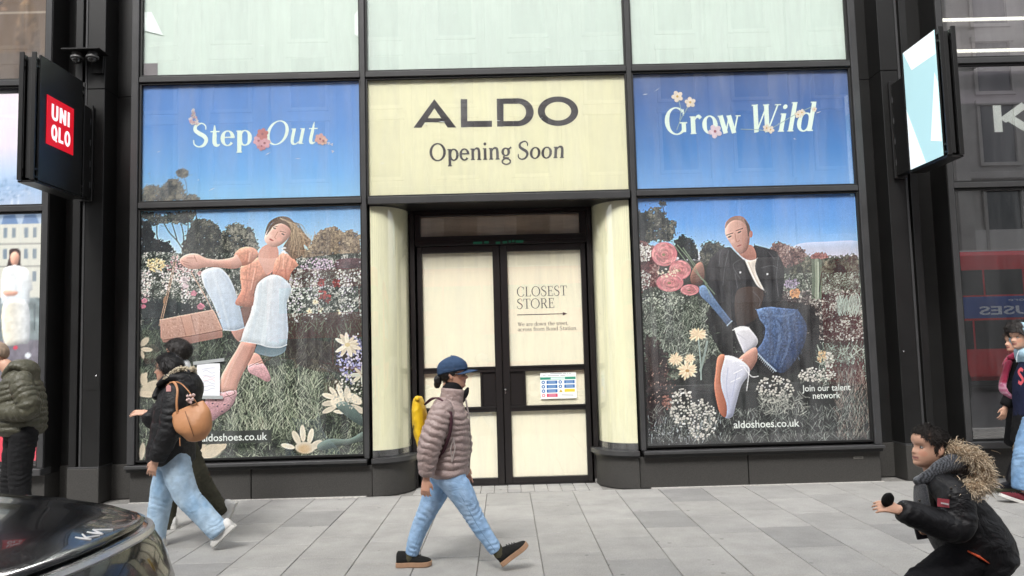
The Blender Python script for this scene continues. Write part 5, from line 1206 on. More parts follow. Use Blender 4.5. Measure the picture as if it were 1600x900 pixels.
MINT = mat('mint_sign', S(176, 214, 218), .4, emit=S(176, 214, 218), estr=.25); WT = mat('white_sign', S(236, 242, 244), .4, emit=S(236, 242, 244), estr=.25)
sp = bx('mint_panel', MINT, fr[0], 4.613, 4.619, 7.915, 8.565, 3.51, 4.86, .001)
def tri(*pts):
    b = MB(); b.add([(4.6115, y, z) for y, z in pts], [tuple(range(len(pts)))]); b.build('white_triangle', WT, sp)
tri((7.917, 4.858), (8.555, 4.858), (8.40, 4.60), (7.917, 4.60)); tri((7.96, 4.42), (8.12, 3.72), (7.917, 3.66), (7.917, 4.30)); tri((8.563, 4.20), (8.563, 3.512), (8.24, 3.512))
# ---- dome cameras on a shelf
shelf = thing('camera_shelf', 'black metal shelf on pilaster above the red square sign', 'shelf', (-4.83, 8.99, 5.16))
bx('plate', M_FRAME, shelf, -5.03, -4.60, 8.74, 8.99, 5.205, 5.222, .003); bx('back_plate', M_FRAME, shelf, -4.80, -4.66, 8.965, 8.989, 5.0, 5.204, .003)
DOME = mat('smoked_dome', (0.02, 0.02, 0.02), .08, 0, coat=.6)
for k, x in enumerate((-4.90, -4.72)):
    t = thing('security_camera', 'small dark dome camera hanging under shelf on pilaster', 'camera', (x, 8.84, 5.1), None, 'dome cameras under the shelf')
    MB().lathe((x, 8.84, 5.204), [(.045, 0), (.055, -.01), (.055, -.05), (.07, -.055), (.07, -.075)], 24).build('housing', mat('grey_camera_housing', (.12, .12, .12), .4), t, True)
    MB().lathe((x, 8.84, 5.128), [(.058, 0), (.056, -.02), (.044, -.042), (.024, -.056), (.004, -.060)], 24).build('dome', DOME, t, True)
# ------------------------------------------------------------------ people
def V3(*a): return np.array(a, float)
def nrm(v): v = np.asarray(v, float); return v/(np.linalg.norm(v)+1e-12)
def limb(mb, pts, rad, n=16, step=.012, baff=None, u=(0, 1, 0), caps=(1, 1), seed=0, crease=None):
    pts = np.array(pts, float); rad = np.array([(r, r) if not hasattr(r, '__len__') else r for r in rad], float)
    P = smooth(np.hstack([pts, rad]), 12, False)
    d = np.r_[0, np.cumsum(np.linalg.norm(np.diff(P[:, :3], axis=0), axis=1))]; L = d[-1]; m_ = max(3, int(L/step)); ss = np.linspace(0, L, m_+1)
    Q = np.stack([np.interp(ss, d, P[:, k]) for k in range(5)], -1)
    rows = []
    T0, T1 = nrm(Q[1, :3]-Q[0, :3]), nrm(Q[-1, :3]-Q[-2, :3])
    if caps[0]:
        for a in (80, 55, 28): r = Q[0, 3:].min()*caps[0]; rows.append(np.r_[Q[0, :3]-T0*r*math.sin(math.radians(a)), Q[0, 3:]*math.cos(math.radians(a)), -1])
    for i in range(len(Q)): rows.append(np.r_[Q[i], ss[i]])
    if caps[1]:
        for a in (28, 55, 80): r = Q[-1, 3:].min()*caps[1]; rows.append(np.r_[Q[-1, :3]+T1*r*math.sin(math.radians(a)), Q[-1, 3:]*math.cos(math.radians(a)), -1])
    R_ = np.array(rows); N = len(R_); b = len(mb.v); u = np.array(u, float)
    for i in range(N):
        t = nrm(R_[min(i+1, N-1), :3]-R_[max(i-1, 0), :3]); a_ = u-t*(u @ t)
        if np.linalg.norm(a_) < .2: a_ = np.cross(t, (1, 0, 0))
        a_ = nrm(a_); c_ = np.cross(t, a_); k = 1.0
        ang = np.arange(n)*2*math.pi/n
        if baff and R_[i, 5] >= 0:
            pitch, amp = baff
            sarc = R_[i, 5]+.007*np.sin(ang*2+seed+R_[i, 5]*9)+.005*np.sin(ang*5+seed*2-R_[i, 5]*23)+.008*math.sin(R_[i, 5]*31+seed)
            k = 1+amp*(np.abs(np.sin(math.pi*sarc/pitch))**.55-.62)
        else: k = np.ones(n)
        if crease and R_[i, 5] >= 0:
            # cloth bunching: short slanting folds around bends and hems (centre, spread, depth, spacing, side)
            for (cc_, wd_, am_, pi_, sd_) in crease:
                e_ = math.exp(-((R_[i, 5]/L-cc_)/wd_)**2)
                if e_ > .02: k = k+am_*e_*np.sin(2*math.pi*(R_[i, 5]+.022*np.sin(ang+sd_)+.010*np.sin(3*ang+sd_*2))/pi_)*(.45+.55*np.cos(ang-sd_))
        pp = R_[i, :3]+np.outer(np.cos(ang)*R_[i, 3]*k, a_)+np.outer(np.sin(ang)*R_[i, 4]*k, c_)
        mb.v.extend(map(tuple, pp))
    for i in range(N-1):
        for k in range(n): mb.f.append((b+i*n+k, b+i*n+(k+1) % n, b+(i+1)*n+(k+1) % n, b+(i+1)*n+k))
    mb.f.append(tuple(b+k for k in range(n))[::-1]); mb.f.append(tuple(b+(N-1)*n+k for k in range(n)))
def ell(mb, c, r, ax=None, n=16, m_=10):
    c = np.array(c, float); ax = np.eye(3) if ax is None else np.array(ax, float); b = len(mb.v)
    for i in range(m_+1):
        ph = math.pi*(i+.02*(i == 0)-.02*(i == m_))/m_
        for k in range(n):
            th = 2*math.pi*k/n
            mb.v.append(tuple(c+ax[0]*r[0]*math.sin(ph)*math.cos(th)+ax[1]*r[1]*math.sin(ph)*math.sin(th)+ax[2]*r[2]*math.cos(ph)))
    for i in range(m_):
        for k in range(n): mb.f.append((b+i*n+k, b+(i+1)*n+k, b+(i+1)*n+(k+1) % n, b+i*n+(k+1) % n))
    mb.f.append(tuple(b+k for k in range(n))); mb.f.append(tuple(b+m_*n+k for k in range(n))[::-1])
def remesh(mb, voxel, sm=2, name='m'):
    me = mb.mesh('tmp'); o = bpy.data.objects.new('tmp', me); COL.objects.link(o)
    r = o.modifiers.new('r', 'REMESH'); r.mode = 'VOXEL'; r.voxel_size = voxel; r.use_smooth_shade = True
    if sm: s_ = o.modifiers.new('s', 'SMOOTH'); s_.factor = .5; s_.iterations = sm
    bpy.context.view_layer.update(); dg = bpy.context.evaluated_depsgraph_get()
    out = bpy.data.meshes.new_from_object(o.evaluated_get(dg)); out.name = name
    bpy.data.objects.remove(o); bpy.data.meshes.remove(me); out.shade_smooth(); out.materials.clear()
    return out
def getco(me):
    co = np.empty(len(me.vertices)*3, np.float32); me.vertices.foreach_get('co', co); return co.reshape(-1, 3).astype(float)
def setco(me, co): me.vertices.foreach_set('co', co.astype(np.float32).ravel()); me.update()
def getno(me):
    no = np.empty(len(me.vertices)*3, np.float32); me.vertex_normals.foreach_get('vector', no); return no.reshape(-1, 3).astype(float)
def wrinkle(me, amp, sc, seed=0, ridge=True, fn=None):
    co = getco(me); no = getno(me); nz = fbm(co*np.array(sc), seed, 3)
    if ridge: nz = (1-np.abs(nz)*2.2)*.7
    d = amp*nz
    if fn is not None: d = d*fn(co)
    setco(me, co+no*d[:, None]); return me
def setcol(me, c):
    ca = me.color_attributes.new('Col', 'FLOAT_COLOR', 'POINT'); n = len(me.vertices)
    c = np.asarray(c, float)
    if c.ndim == 1: c = np.tile(c, (n, 1))
    ca.data.foreach_set('color', np.hstack([c, np.ones((n, 1))]).ravel())
# ---- head
ZP = [0, .03, .07, .11, .16, .20, .235, .27, .305, .335, .36, .40, .45, .50, .54, .58, .66, .75, .85, .93, .98, 1.0]
FP = [.22, .345, .405, .42, .39, .425, .408, .435, .415, .46, .525, .515, .465, .425, .405, .428, .44, .425, .36, .245, .12, .03]
ZB = [0, .05, .12, .2, .3, .4, .5, .58, .66, .75, .85, .93, .98, 1.0]
FB = [.20, .34, .39, .395, .39, .38, .372, .395, .42, .41, .355, .24, .12, .03]
BK = [.02, .04, .08, .20, .32, .40, .455, .475, .48, .455, .385, .26, .13, .03]
WD = [.10, .17, .225, .262, .29, .315, .33, .338, .342, .332, .285, .195, .10, .02]
def head_grid(nz=40, nt=56, fat=1.0, kid=False):
    zs = np.unique(np.r_[np.linspace(0, 1, nz), np.linspace(.14, .45, 16)]); th = np.arange(nt)*2*math.pi/nt
    fb = np.interp(zs, ZB, FB)[:, None]; bk = np.interp(zs, ZB, BK)[:, None]; wd = np.interp(zs, ZB, WD)[:, None]*fat; fp = np.interp(zs, ZP, FP)[:, None]
    c, s = np.cos(th)[None], np.sin(th)[None]
    x = np.where(c > 0, fb*np.sign(c)*np.abs(c)**.9, -bk*np.abs(c)**.9); y = wd*np.sign(s)*np.abs(s)**.9
    z = np.repeat(zs[:, None], nt, 1)
    wn = np.interp(zs, [0, .1, .18, .25, .32, .36, .45, .54, .6, 1], [.15, .14, .13, .13, .10, .085, .055, .06, .2, .3])[:, None]
    dl = (fp-fb)
    if kid:
        dl = dl*np.where((zs > .3) & (zs < .5), .66, 1.0)[:, None]
        x = x*(1+.035*np.exp(-((z-.74)/.16)**2)*(c > 0)); y = y*(1+.07*np.exp(-((z-.27)/.12)**2))
    x = x+np.where(c > 0, dl*np.exp(-(y/wn)**2), 0)
    sock = .035*np.exp(-(((np.abs(y)-.15)/.085)**2)-(((z-.515)/.055)**2)); x = x-np.where(c > 0, sock, 0)
    chk = .018*np.exp(-(((np.abs(y)-.2)/.08)**2)-(((z-.38)/.09)**2)); x = x+np.where(c > 0, chk, 0)
    return zs, th, np.stack([x, y, z], -1)
def grid_faces(nz, nt, b=0):
    f = []
    for i in range(nz-1):
        for k in range(nt): f.append((b+i*nt+k, b+i*nt+(k+1) % nt, b+(i+1)*nt+(k+1) % nt, b+(i+1)*nt+k))
    f.append(tuple(b+k for k in range(nt))[::-1]); f.append(tuple(b+(nz-1)*nt+k for k in range(nt)))
    return f
class Person:
    def __init__(s, label, Y, fwd, foot, skin, hair=(.012, .01, .009), h=.22, group=None):
        s.Y = Y; s.f = nrm(V3(*fwd)); s.skin = np.array(skin); s.h = h; s.hairc = hair
        s.body = MB(); s.root = thing('person', label, 'person', tuple(foot), None, group)
    def J(s, px, py, dy=0.0): return at(px, py, s.Y+dy)
    def head(s, O, fwd, up, fat=1.0, kid=False):
        s.O = np.array(O); f = nrm(fwd); up = nrm(np.array(up)-f*np.dot(f, up)); l = np.cross(up, f); s.ax = np.array([f, l, up])
        zs, th, g = head_grid(fat=fat, kid=kid); s.hg = (zs, th, g)
        w_ = s.toW(g.reshape(-1, 3)); b = len(s.body.v); s.body.v.extend(map(tuple, w_)); s.body.f.extend(grid_faces(len(zs), len(th), b))
        for sy in (-1, 1):
            ax = s.ax; tilt = np.array([ax[0]*.97+ax[1]*sy*-.25, ax[1]*.97+ax[0]*sy*.25, ax[2]*.98-ax[0]*.18])
            ell(s.body, s.toW(V3(-.06, sy*.345*fat, .455)), (s.h*.075, s.h*.03, s.h*.125), tilt, 12, 8)
    def toW(s, p): return s.O+(np.asarray(p)*s.h) @ s.ax
    def toL(s, p): return ((np.asarray(p)-s.O) @ s.ax.T)/s.h
    def hand(s, W, d, n, L=.175, curl=.35, thumb=1, spread=.06):
        d, n = nrm(d), nrm(n); sd = nrm(np.cross(d, n)); k = L/.18
        n = np.cross(sd, d)
        limb(s.body, [W-d*.02*k, W+d*.03*k, W+d*.09*k], [(.026*k, .019*k), (.036*k, .017*k), (.039*k, .012*k)], 14, .006, None, sd, (1, .4))
        for i, (o, l) in enumerate(((-.030, .062), (-.010, .078), (.011, .082), (.032, .073))):
            base = W+d*.082*k+sd*o*k*thumb; a0 = spread*(i-1.5)*thumb; dd = nrm(d+sd*a0); p = [base-dd*.015*k, base]; c = curl*(.7+.12*i)
            dirv = dd
            for q in range(3):
                ang = c*(1.0 if q else .7); dirv = nrm(dirv*math.cos(ang)+n*math.sin(ang)); p.append(p[-1]+dirv*l*k*(.42, .32, .26)[q])
            limb(s.body, p, [.0082*k, .0085*k, .0082*k, .0076*k, .0062*k], 10, .005, None, sd)
        b0 = W+d*.022*k+sd*.026*k*thumb
        limb(s.body, [b0, b0+nrm(d*.7+sd*thumb*.6+n*.35)*.032*k, b0+nrm(d*.85+sd*thumb*.35+n*.45)*.066*k], [.0125*k, .0105*k, .0075*k], 10, .005, None, sd)
    def finish(s, voxel=.0055, lips=(.42, .16, .14), eyes=True, brow=None):
        me = remesh(s.body, voxel, 1, 'body'); co = getco(me); L = s.toL(co); c = np.tile(s.skin, (len(co), 1))
        x, y, z = L.T; face = (z > -.05) & (z < 1.1) & (x > .05) & (np.abs(y) < .5)
        lm = face & (np.abs(y) < .125) & (z > .198) & (z < .278) & (x > .33); c[lm] = np.array(lips)
        mm = face & (np.abs(y) < .11) & (np.abs(z-.236) < .012) & (x > .33); c[mm] = np.array(lips)*.45
        ch = face & (np.exp(-(((np.abs(y)-.2)/.09)**2)-(((z-.36)/.09)**2)) > .5); c[ch] = c[ch]*np.array([1.06, .92, .9])
        c *= (1+.05*fbm(co*40, 3)[:, None])
        setcol(me, np.clip(c, 0, 1)); s.bodyo = new_obj('body', me, vcmat('skin', .48, .4, bump=.05, bscale=300), s.root)
        if eyes:
            for sy in (-1, 1):
                e = MB(); ell(e, s.toW(V3(.315, sy*.148, .505)), (s.h*.045, s.h*.062, s.h*.034), s.ax, 12, 8); eo = e.build('eye', mat('eye_white', (.6, .57, .54), .25), s.bodyo, True)
                e = MB(); ell(e, s.toW(V3(.347, sy*.146, .505)), (s.h*.018, s.h*.030, s.h*.030), s.ax, 10, 6); e.build('iris', mat('dark_iris', (.02, .012, .008), .15), s.bodyo, True)
                lid = [s.toW(V3(.345-.6*(t-.09)**2*4, sy*(.148+(t-.09)), .535-.9*(t-.09)**2*3)) for t in np.linspace(.01, .17, 6)]
                e = MB(); e.tube(lid, s.h*.009, 6); e.build('eyelid', mat('lash_dark', (.03, .02, .016), .6), s.bodyo, True)
                br = [s.toW(V3(.405-.95*max(0, abs(t)-.1)**1.2*1.3, sy*t, .60+.035*math.sin((t-.06)/.2*3.14*.8))) for t in np.linspace(.06, .25, 6)]
                e = MB(); e.tube(br, [s.h*.010, s.h*.017, s.h*.017, s.h*.015, s.h*.011, s.h*.006], 6, flat=.5); e.build('eyebrow', mat('brow_%g' % s.hairc[0], s.hairc, .7), s.bodyo, True)
        return s.bodyo
    def cap_from_head(s, name, line, thick, material, noise=0.0, nsc=20, streak=True, seed=0, parent=None, lump=0.0, extra=None, fade=0.0, strands=None):
        """shell grown from the skull above a hairline(angle from the face, degrees) -> hair, caps, beanies"""
        zs = np.linspace(0, 1, 70); nt = 84; th = np.arange(nt)*2*math.pi/nt
        z0, t0, g0 = s.hg; fb = np.interp(zs, ZB, FB)[:, None]; bk = np.interp(zs, ZB, BK)[:, None]; wd = np.interp(zs, ZB, WD)[:, None]
        c, sn = np.cos(th)[None], np.sin(th)[None]; fp = np.interp(zs, ZP, FP)[:, None]
        x = np.where(c > 0, np.minimum(fb, fp)*np.abs(c)**.9, -bk*np.abs(c)**.9); y = wd*np.sign(sn)*np.abs(sn)**.9; z = np.repeat(zs[:, None], nt, 1)
        P = np.stack([x, y, z], -1); ctr = np.array([-.03, 0, .55]); N = P-ctr; N /= np.linalg.norm(N, axis=-1, keepdims=True)
        ph = np.degrees(np.abs(np.arctan2(np.sin(th), np.cos(th))))[None].repeat(len(zs), 0)
        hl = np.interp(ph, [a for a, _ in line], [b_ for _, b_ in line]); m_ = np.clip((z-hl)/.05+.5+ (.35*fbm(P*np.array([9, 9, 4]), seed) if streak else 0), 0, 1); m_ = m_*m_*(3-2*m_)
        tk = thick*(1+lump*fbm(P*4, seed+5))
        if noise: tk = tk+noise*fbm(P*nsc*np.array([1, 1, .35]), seed+2, 3)
        if extra is not None: tk = tk+extra(P, ph)
        P = P+N*(tk*m_-.05*(1-m_))[..., None]
        b = MB(); b.v = list(map(tuple, s.toW(P.reshape(-1, 3)))); b.f = grid_faces(len(zs), nt)
        if strands:
            cnt, ln, wj, flow = strands; rs = np.random.RandomState(seed+40); ok = np.argwhere(m_ > .8)
            for q in range(cnt):
                i, j = ok[rs.randint(len(ok))]; p0 = P[i, j]; nn = N[i, j]; fl = np.array(flow)+rs.normal(0, wj, 3); t_ = fl-nn*(fl @ nn); t_ /= np.linalg.norm(t_)+1e-9
                l = ln*rs.uniform(.5, 1.2); sd = np.cross(t_, nn)*rs.uniform(.006, .013); lift = rs.uniform(.0, .03)
                pts = [p0-nn*.01, p0+t_*l*.5+nn*(.012+lift), p0+t_*l+nn*(lift*.8-.004)]; b0 = len(b.v)
                b.v += [tuple(s.toW(x_)) for x_ in (pts[0]-sd, pts[0]+sd, pts[1]+sd*.8, pts[1]-sd*.8, pts[2])]; b.f += [(b0, b0+1, b0+2, b0+3), (b0+3, b0+2, b0+4)]
        if fade:
            extra_n = len(b.v)-len(zs)*nt
            me = b.mesh(name, True); k = np.clip((z-hl)/fade, 0, 1)[..., None]; st = 1+.35*fbm(P*np.array([30, 30, 6]), 4)[..., None]
            k = np.maximum(k, np.clip((75-ph)/25, 0, 1)[..., None]); setcol(me, np.clip((np.array(s.skin)*.30*(1-k)+np.array(s.hairc)*k)*st, 0, 1).reshape(-1, 3).tolist()+[list(s.hairc)]*extra_n); return new_obj(name, me, material, parent or s.root)
        return b.build(name, material, parent or s.root, True)
def hairmat(name, c): return mat(name, c, .42, 0, .5, 160, .6, 220, .5, stretch=(1, 1, .15))
def cloth(name, c, rough=.8, var=.12, vs=30, bump=.25, bs=90, sheen=.0, coat=0., spec=.2): return mat(name, c, rough, 0, var, vs, bump, bs, spec, coat, sheen, fold=(9, .25, (1, 1, 1.5)))
def jacket(P, name, torso, trad, sleeves, material, voxel=.0085, baff=None, wr=.006, wsc=(14, 14, 7), extra=None, sm=2, seed=1, wfn=None, u=(0, 1, 0)):
    m_ = MB(); limb(m_, torso, trad, 26, .008, baff, u, (.35, .55), seed)
    for pts, rad in sleeves: limb(m_, pts, rad, 24, .006, (baff[0], baff[1]*1.25) if baff else None, (0, 1, 0), (1, .3), seed+1, [(.45, .14, .06, .05, 3.4), (.55, .12, .07, .042, .4), (.9, .08, .06, .04, 2.)])
    if extra: extra(m_)
    me = remesh(m_, voxel, sm, name)
    if wr: wrinkle(me, wr, wsc, seed, True, wfn)
    return new_obj(name, me, material, P.root)
def trousers(P, name, legs, material, pelvis=None, voxel=.0085, wr=.007, wsc=(10, 10, 16), seed=3, sm=2, color=None, cs=1.0):
    m_ = MB()
    for li, (pts, rad) in enumerate(legs): limb(m_, pts, rad, 28, .006, None, (0, 1, 0), (1, .15), 0, [(.50, .10, .07*cs, .045, 1.6+li), (.55, .09, .06*cs, .038, 4.4+li), (.93, .07, .10*cs, .036, 2.2+li), (.10, .10, .05*cs, .05, .6), (.75, .12, .035*cs, .06, 3.0)])
    if pelvis is not None: ell(m_, pelvis[0], pelvis[1])
    me = remesh(m_, voxel, sm, name); wrinkle(me, wr, wsc, seed)
    if color is not None: setcol(me, color(getco(me)))
    return new_obj(name, me, material, P.root)
def shoe(P, heel, toe, up, L, w, up_m, sole_m, hgt=.075, sole_t=.028, lace_m=None, stripes=None, cuff=.0):
    """heel and toe are the ends of the sole's underside"""
    heel, toe = np.array(heel), np.array(toe); d = nrm(toe-heel); up = nrm(np.array(up)-d*np.dot(d, up)); sd = np.cross(d, up); L = np.linalg.norm(toe-heel)
    W = lambda x, y, z: heel+d*x*L+sd*y*w+up*z
    xs = [0, .04, .15, .35, .55, .75, .9, .97, 1.0]; hw = [.30, .38, .42, .38, .44, .50, .42, .26, .10]; tp = [.8, 1.0, 1.0, .92, .72, .5, .36, .26, .18]
    n = 14; so = MB(); b = MB()
    for i, x in enumerate(xs):
        for k in range(n):
            a = 2*math.pi*k/n; y = hw[i]*math.cos(a)*1.06; so.v.append(tuple(W(x*1.02-.01, y, sole_t if False else 0)+d*0+up*(0 if k < 0 else 0)))
    so = MB(); ring = [(x*1.03-.015, h_*1.1) for x, h_ in zip(xs, hw)]
    out = [(x, y) for x, y in ring]+[(x, -y) for x, y in ring[::-1]]; m_ = len(out)
    for z, sc in ((.0, .95), (.004, 1.0), (sole_t, 1.0), (sole_t+.002, .94)):
        for x, y in out: so.v.append(tuple(W(.5+(x-.5)*(.985 if sc < 1 else 1), y*sc, z+.004*max(0, (x-.8)/.2)**2)))
    for i in range(3):
        for k in range(m_): so.f.append((i*m_+k, i*m_+(k+1) % m_, (i+1)*m_+(k+1) % m_, (i+1)*m_+k))
    so.f.append(tuple(range(m_))[::-1]); so.f.append(tuple(range(3*m_, 4*m_)))
    for i, x in enumerate(xs):
        for k in range(n):
            a = math.pi*k/(n-1); y = hw[i]*math.cos(a); z = sole_t-.004+(hgt*tp[i])*math.sin(a)**.7; b.v.append(tuple(W(x, y, z)))
    for i in range(len(xs)-1):
        for k in range(n-1): b.f.append((i*n+k, i*n+k+1, (i+1)*n+k+1, (i+1)*n+k))
    b.f.append(tuple(range(n))); b.f.append(tuple((len(xs)-1)*n+k for k in range(n))[::-1])
    for i in range(len(xs)-1): b.f.append((i*n, (i+1)*n, (i+1)*n+n-1, i*n+n-1))
    o = b.build('shoe', up_m, P.root, True); fix_normals(o.data)
    fix_normals(so.mesh('x')); s2 = so.build('sole', sole_m, o)
    if lace_m:
        for x in (.46, .54, .62, .69):
            z = sole_t+np.interp(x, xs, tp)*hgt+.002; l = MB(); l.tube([W(x, -.26, z-.012), W(x+.01, 0, z+.003), W(x, .26, z-.012)], .0035, 6); l.build('lace', lace_m, o, True)
    if stripes:
        for sgn in (-1, 1):
            for x in (.36, .44, .52):
                l = MB(); pts = [W(x-.06+t*.10, sgn*np.interp(x-.06+t*.10, xs, hw)*math.cos(a)*1.02, sole_t-.002+np.interp(x-.06+t*.1, xs, tp)*hgt*math.sin(a)**.7*1.02) for t, a in ((0, .12), (.5, .5), (1, .95))]
                l.tube(pts, .006, 6, flat=.5); l.build('stripe', stripes, o, True)
    return o
UPV = V3(0, 0, 1)
def core(P, pel, chest, neck, arms, legs):
    limb(P.body, [pel, chest, neck], [(.11, .08), (.12, .085), (.055, .055)], 16, .02)
    for a in arms: limb(P.body, a, [.04, .034, .026], 12, .02)
    for l in legs: limb(P.body, l, [.06, .045, .032], 12, .02)
M_SKINN = None
SK1 = (.50, .27, .185); SK2 = (.56, .33, .235); SK3 = (.58, .34, .24)

# ======== woman in blue cap
P = Person('person in navy cap, taupe quilted jacket and blue jeans striding past cream doors', 5.93, (1, 0, 0), at(700, 885, 5.93)*[1, 1, 0], (.60, .33, .23), (.01, .009, .009), .222)
J = P.J
nh, fh = J(703, 745, -.09), J(693, 745, .09); nk, fk = J(737, 800, -.09), J(664, 806, .09); na, fa = J(774, 858, -.09), J(643, 866, .09)
nsh, nel, nwr = J(688, 640, -.19), J(671, 698, -.26), J(666, 748, -.25)
fsh, fel, fwr = J(704, 640, .19), J(722, 690, .22), J(722, 728, .2)
core(P, J(698, 735), J(701, 660), J(705, 622), [[nsh, nel, nwr], [fsh, fel, fwr]], [[nh, nk, na], [fh, fk, fa]])
P.head(J(709, 608), (1, 0, .02), (-.06, 0, 1)); limb(P.body, [J(704, 622), J(703, 603)], [.058, .056], 14, .01)
P.hand(nwr+V3(0, 0, -.005), V3(-.12, .02, -1), V3(.3, 1, 0), .165, .6, 1); P.hand(fwr, V3(.35, 0, -1), V3(0, -1, 0), .18, .4, -1)
P.finish()
TAU = mat('taupe_shiny_nylon', (.33, .25, .232), .40, 0, .12, 9, .25, 70, .5, 0, .0, stretch=(1, 1, 2.2), fold=(24, .30, (1, 1, .5)))
def colx(m_):
    limb(m_, [J(703, 634), J(706, 622), J(708, 609)], [(.105, .10), (.088, .088), (.085, .088)], 20, .006, (.03, .04), (0, 1, 0), (.3, .2))
jacket(P, 'quilted_jacket', [J(699, 738), J(701, 700), J(702, 665), J(702, 642), J(703, 628)], [(.205, .158), (.20, .158), (.20, .15), (.185, .125), (.10, .09)],
       [([nsh+V3(.01, .03, .01), nsh+V3(0, -.01, -.05), nel, nwr+V3(.002, 0, .03)], [.075, .088, .082, .052]), ([fsh, fel, fwr+V3(0, 0, .03)], [.08, .075, .05])], TAU, .006, (.046, .13), .005, (16, 16, 24), colx, 1, 2)
m_ = MB(); limb(m_, [J(706, 612), J(708, 603)], [(.075, .08), (.07, .075)], 20, .006); limb(m_, [J(722, 627), J(728, 614), J(731, 607)], [.018, .022, .012], 10, .006)
new_obj('neck_warmer', remesh(m_, .006, 2), cloth('black_fleece', (.012, .012, .014), .9), P.root)
# zip, pocket
zp = MB(); zp.tube([J(733, 735, -.01), J(735, 690, -.01), J(733, 650, -.01), J(727, 622, -.01)], .006, 6); zp.build('zip', mat('zip_taupe', (.3, .26, .25), .4), P.root)
pk = MB(); pk.tube([J(708, 684, -.205), J(711, 700, -.21), J(706, 722, -.205)], .005, 6); pk.tube([J(708, 684, -.205), J(704, 702, -.212), J(706, 722, -.205)], .005, 6)
pk.build('pocket_piping', mat('pale_piping', (.42, .36, .34), .5), P.root)
# cap
CAPM = cloth('navy_cap_cotton', (.035, .066, .13), .8, .1, 20, .2, 120)
def capx(Pp, ph): return .05*np.clip((Pp[..., 2]-.7)/.3, 0, 1)+.02*(Pp[..., 0] > 0)
P.cap_from_head('hair', [(0, .85), (60, .7), (80, .50), (95, .42), (120, .30), (180, .14)], .035, hairmat('black_hair', (.012, .010, .010)), .012, strands=(500, .14, .25, (-.9, 0, -.25)))
capo = P.cap_from_head('cap', [(0, .64), (60, .62), (100, .57), (180, .46)], .075, CAPM, .006, 6, False, 2, None, .1, capx)
bm_ = MB(); nn = 15
for lay in (0, 1):
    for i in range(8):
        for k in range(nn):
            a = (k/(nn-1)-.5)*2.35; r_ = .43+.41*i/7*math.cos(a)**.8
            x_ = r_*math.cos(a)*1.0; y_ = (.40+.02*i/7)*math.sin(a)*1.02
            bm_.v.append(tuple(P.toW(V3(x_, y_, .675-.16*(x_-.3)-.20*(y_/.4)**2+.03*i/7-(.03 if lay else 0)))))
for i in range(7):
    for k in range(nn-1):
        q = i*nn+k; bm_.f.append((q, q+nn, q+nn+1, q+1)); q += 8*nn; bm_.f.append((q, q+1, q+nn+1, q+nn))
edge = [i*nn for i in range(8)]+[7*nn+k for k in range(1, nn)]+[i*nn+nn-1 for i in range(6, -1, -1)]
for a, b_ in zip(edge[:-1], edge[1:]): bm_.f.append((a, b_, b_+8*nn, a+8*nn))
bo = bm_.build('brim', CAPM, capo, True); fix_normals(bo.data)
bt = MB(); ell(bt, P.toW(V3(-.03, 0, 1.13)), (.008, .008, .006)); bt.build('button', CAPM, capo, True)
pn = MB(); ell(pn, P.toW(V3(-.53, 0, .31)), (.028, .032, .042)); ell(pn, P.toW(V3(-.56, .03, .19)), (.024, .024, .03)); po = remesh(pn, .006, 1); wrinkle(po, .006, (60, 60, 60), 4); new_obj('ponytail', po, hairmat('black_hair', 0), P.root)
gl = thing('sunglasses', 'black wraparound sunglasses worn under the navy cap', 'glasses', tuple(P.toW(V3(.4, 0, .5))))
GLM = mat('black_lens', (.008, .008, .008), .12, 0, coat=.3)
for sy in (-1, 1):
    g = MB(); ell(g, P.toW(V3(.405, sy*.155, .50)), (P.h*.02, P.h*.115, P.h*.075), P.ax, 16, 8); g.build('lens', GLM, gl, True)
    g = MB(); g.tube([P.toW(V3(.39, sy*.27, .525)), P.toW(V3(.2, sy*.345, .53)), P.toW(V3(-.06, sy*.36, .52))], P.h*.022, 8); g.build('temple', GLM, gl, True)
g = MB(); g.tube([P.toW(V3(.425, -.06, .52)), P.toW(V3(.47, 0, .525)), P.toW(V3(.425, .06, .52))], P.h*.018, 8); g.build('bridge', GLM, gl, True)
DEN = vcmat('light_blue_denim', .85, .2, bump=.3, bscale=260, sheen=.0, var=.16, vscale=18, fold=(9, .22, (1, 1, 2.2)))
def denim(base, hi, pts):
    base, hi = np.array(base), np.array(hi)
    def fn(co):
        n_ = fbm(co*np.array([9, 9, 5]), 8); k = np.clip(.45+.9*n_, 0, 1)
        return base*(1-k[:, None])+hi*k[:, None]
    return fn
trousers(P, 'jeans', [([nh, (nh+nk)/2+V3(.012, -.01, 0), nk, (nk+na)/2+V3(-.008, 0, .0), na+V3(.004, 0, -.01)], [.102, .090, .070, .060, .048]), ([fh, (fh+fk)/2, fk, (fk+fa)/2+V3(-.01, 0, 0), fa], [.102, .088, .070, .058, .049])], DEN, (J(698, 738), (.13, .165, .11)), .0065, .0045, (9, 9, 15), 3, 1, denim((.20, .345, .55), (.36, .50, .68), None))
SEAM = mat('denim_seam', (.19, .31, .47), .8)
for pts in ([nh+V3(0, -.098, -.02), (nh+nk)/2+V3(.012, -.098, 0), nk+V3(0, -.072, 0), (nk+na)/2+V3(-.008, -.061, 0), na+V3(0, -.05, 0)], [fh+V3(.02, -.08, -.10), (fh+fk)/2+V3(.03, -.080, 0), fk+V3(.02, -.066, 0), (fk+fa)/2+V3(.01, -.056, 0), fa+V3(.01, -.047, 0)]):
    t_ = MB(); t_.tube(smooth(pts, 6, False), .0035, 6); t_.build('seam', SEAM, P.root, True)
BSH = cloth('black_canvas', (.014, .014, .013), .85); GUM = mat('gum_sole', (.36, .215, .13), .6, 0, .1, 30); LAC = mat('black_lace', (.02, .02, .02), .8)
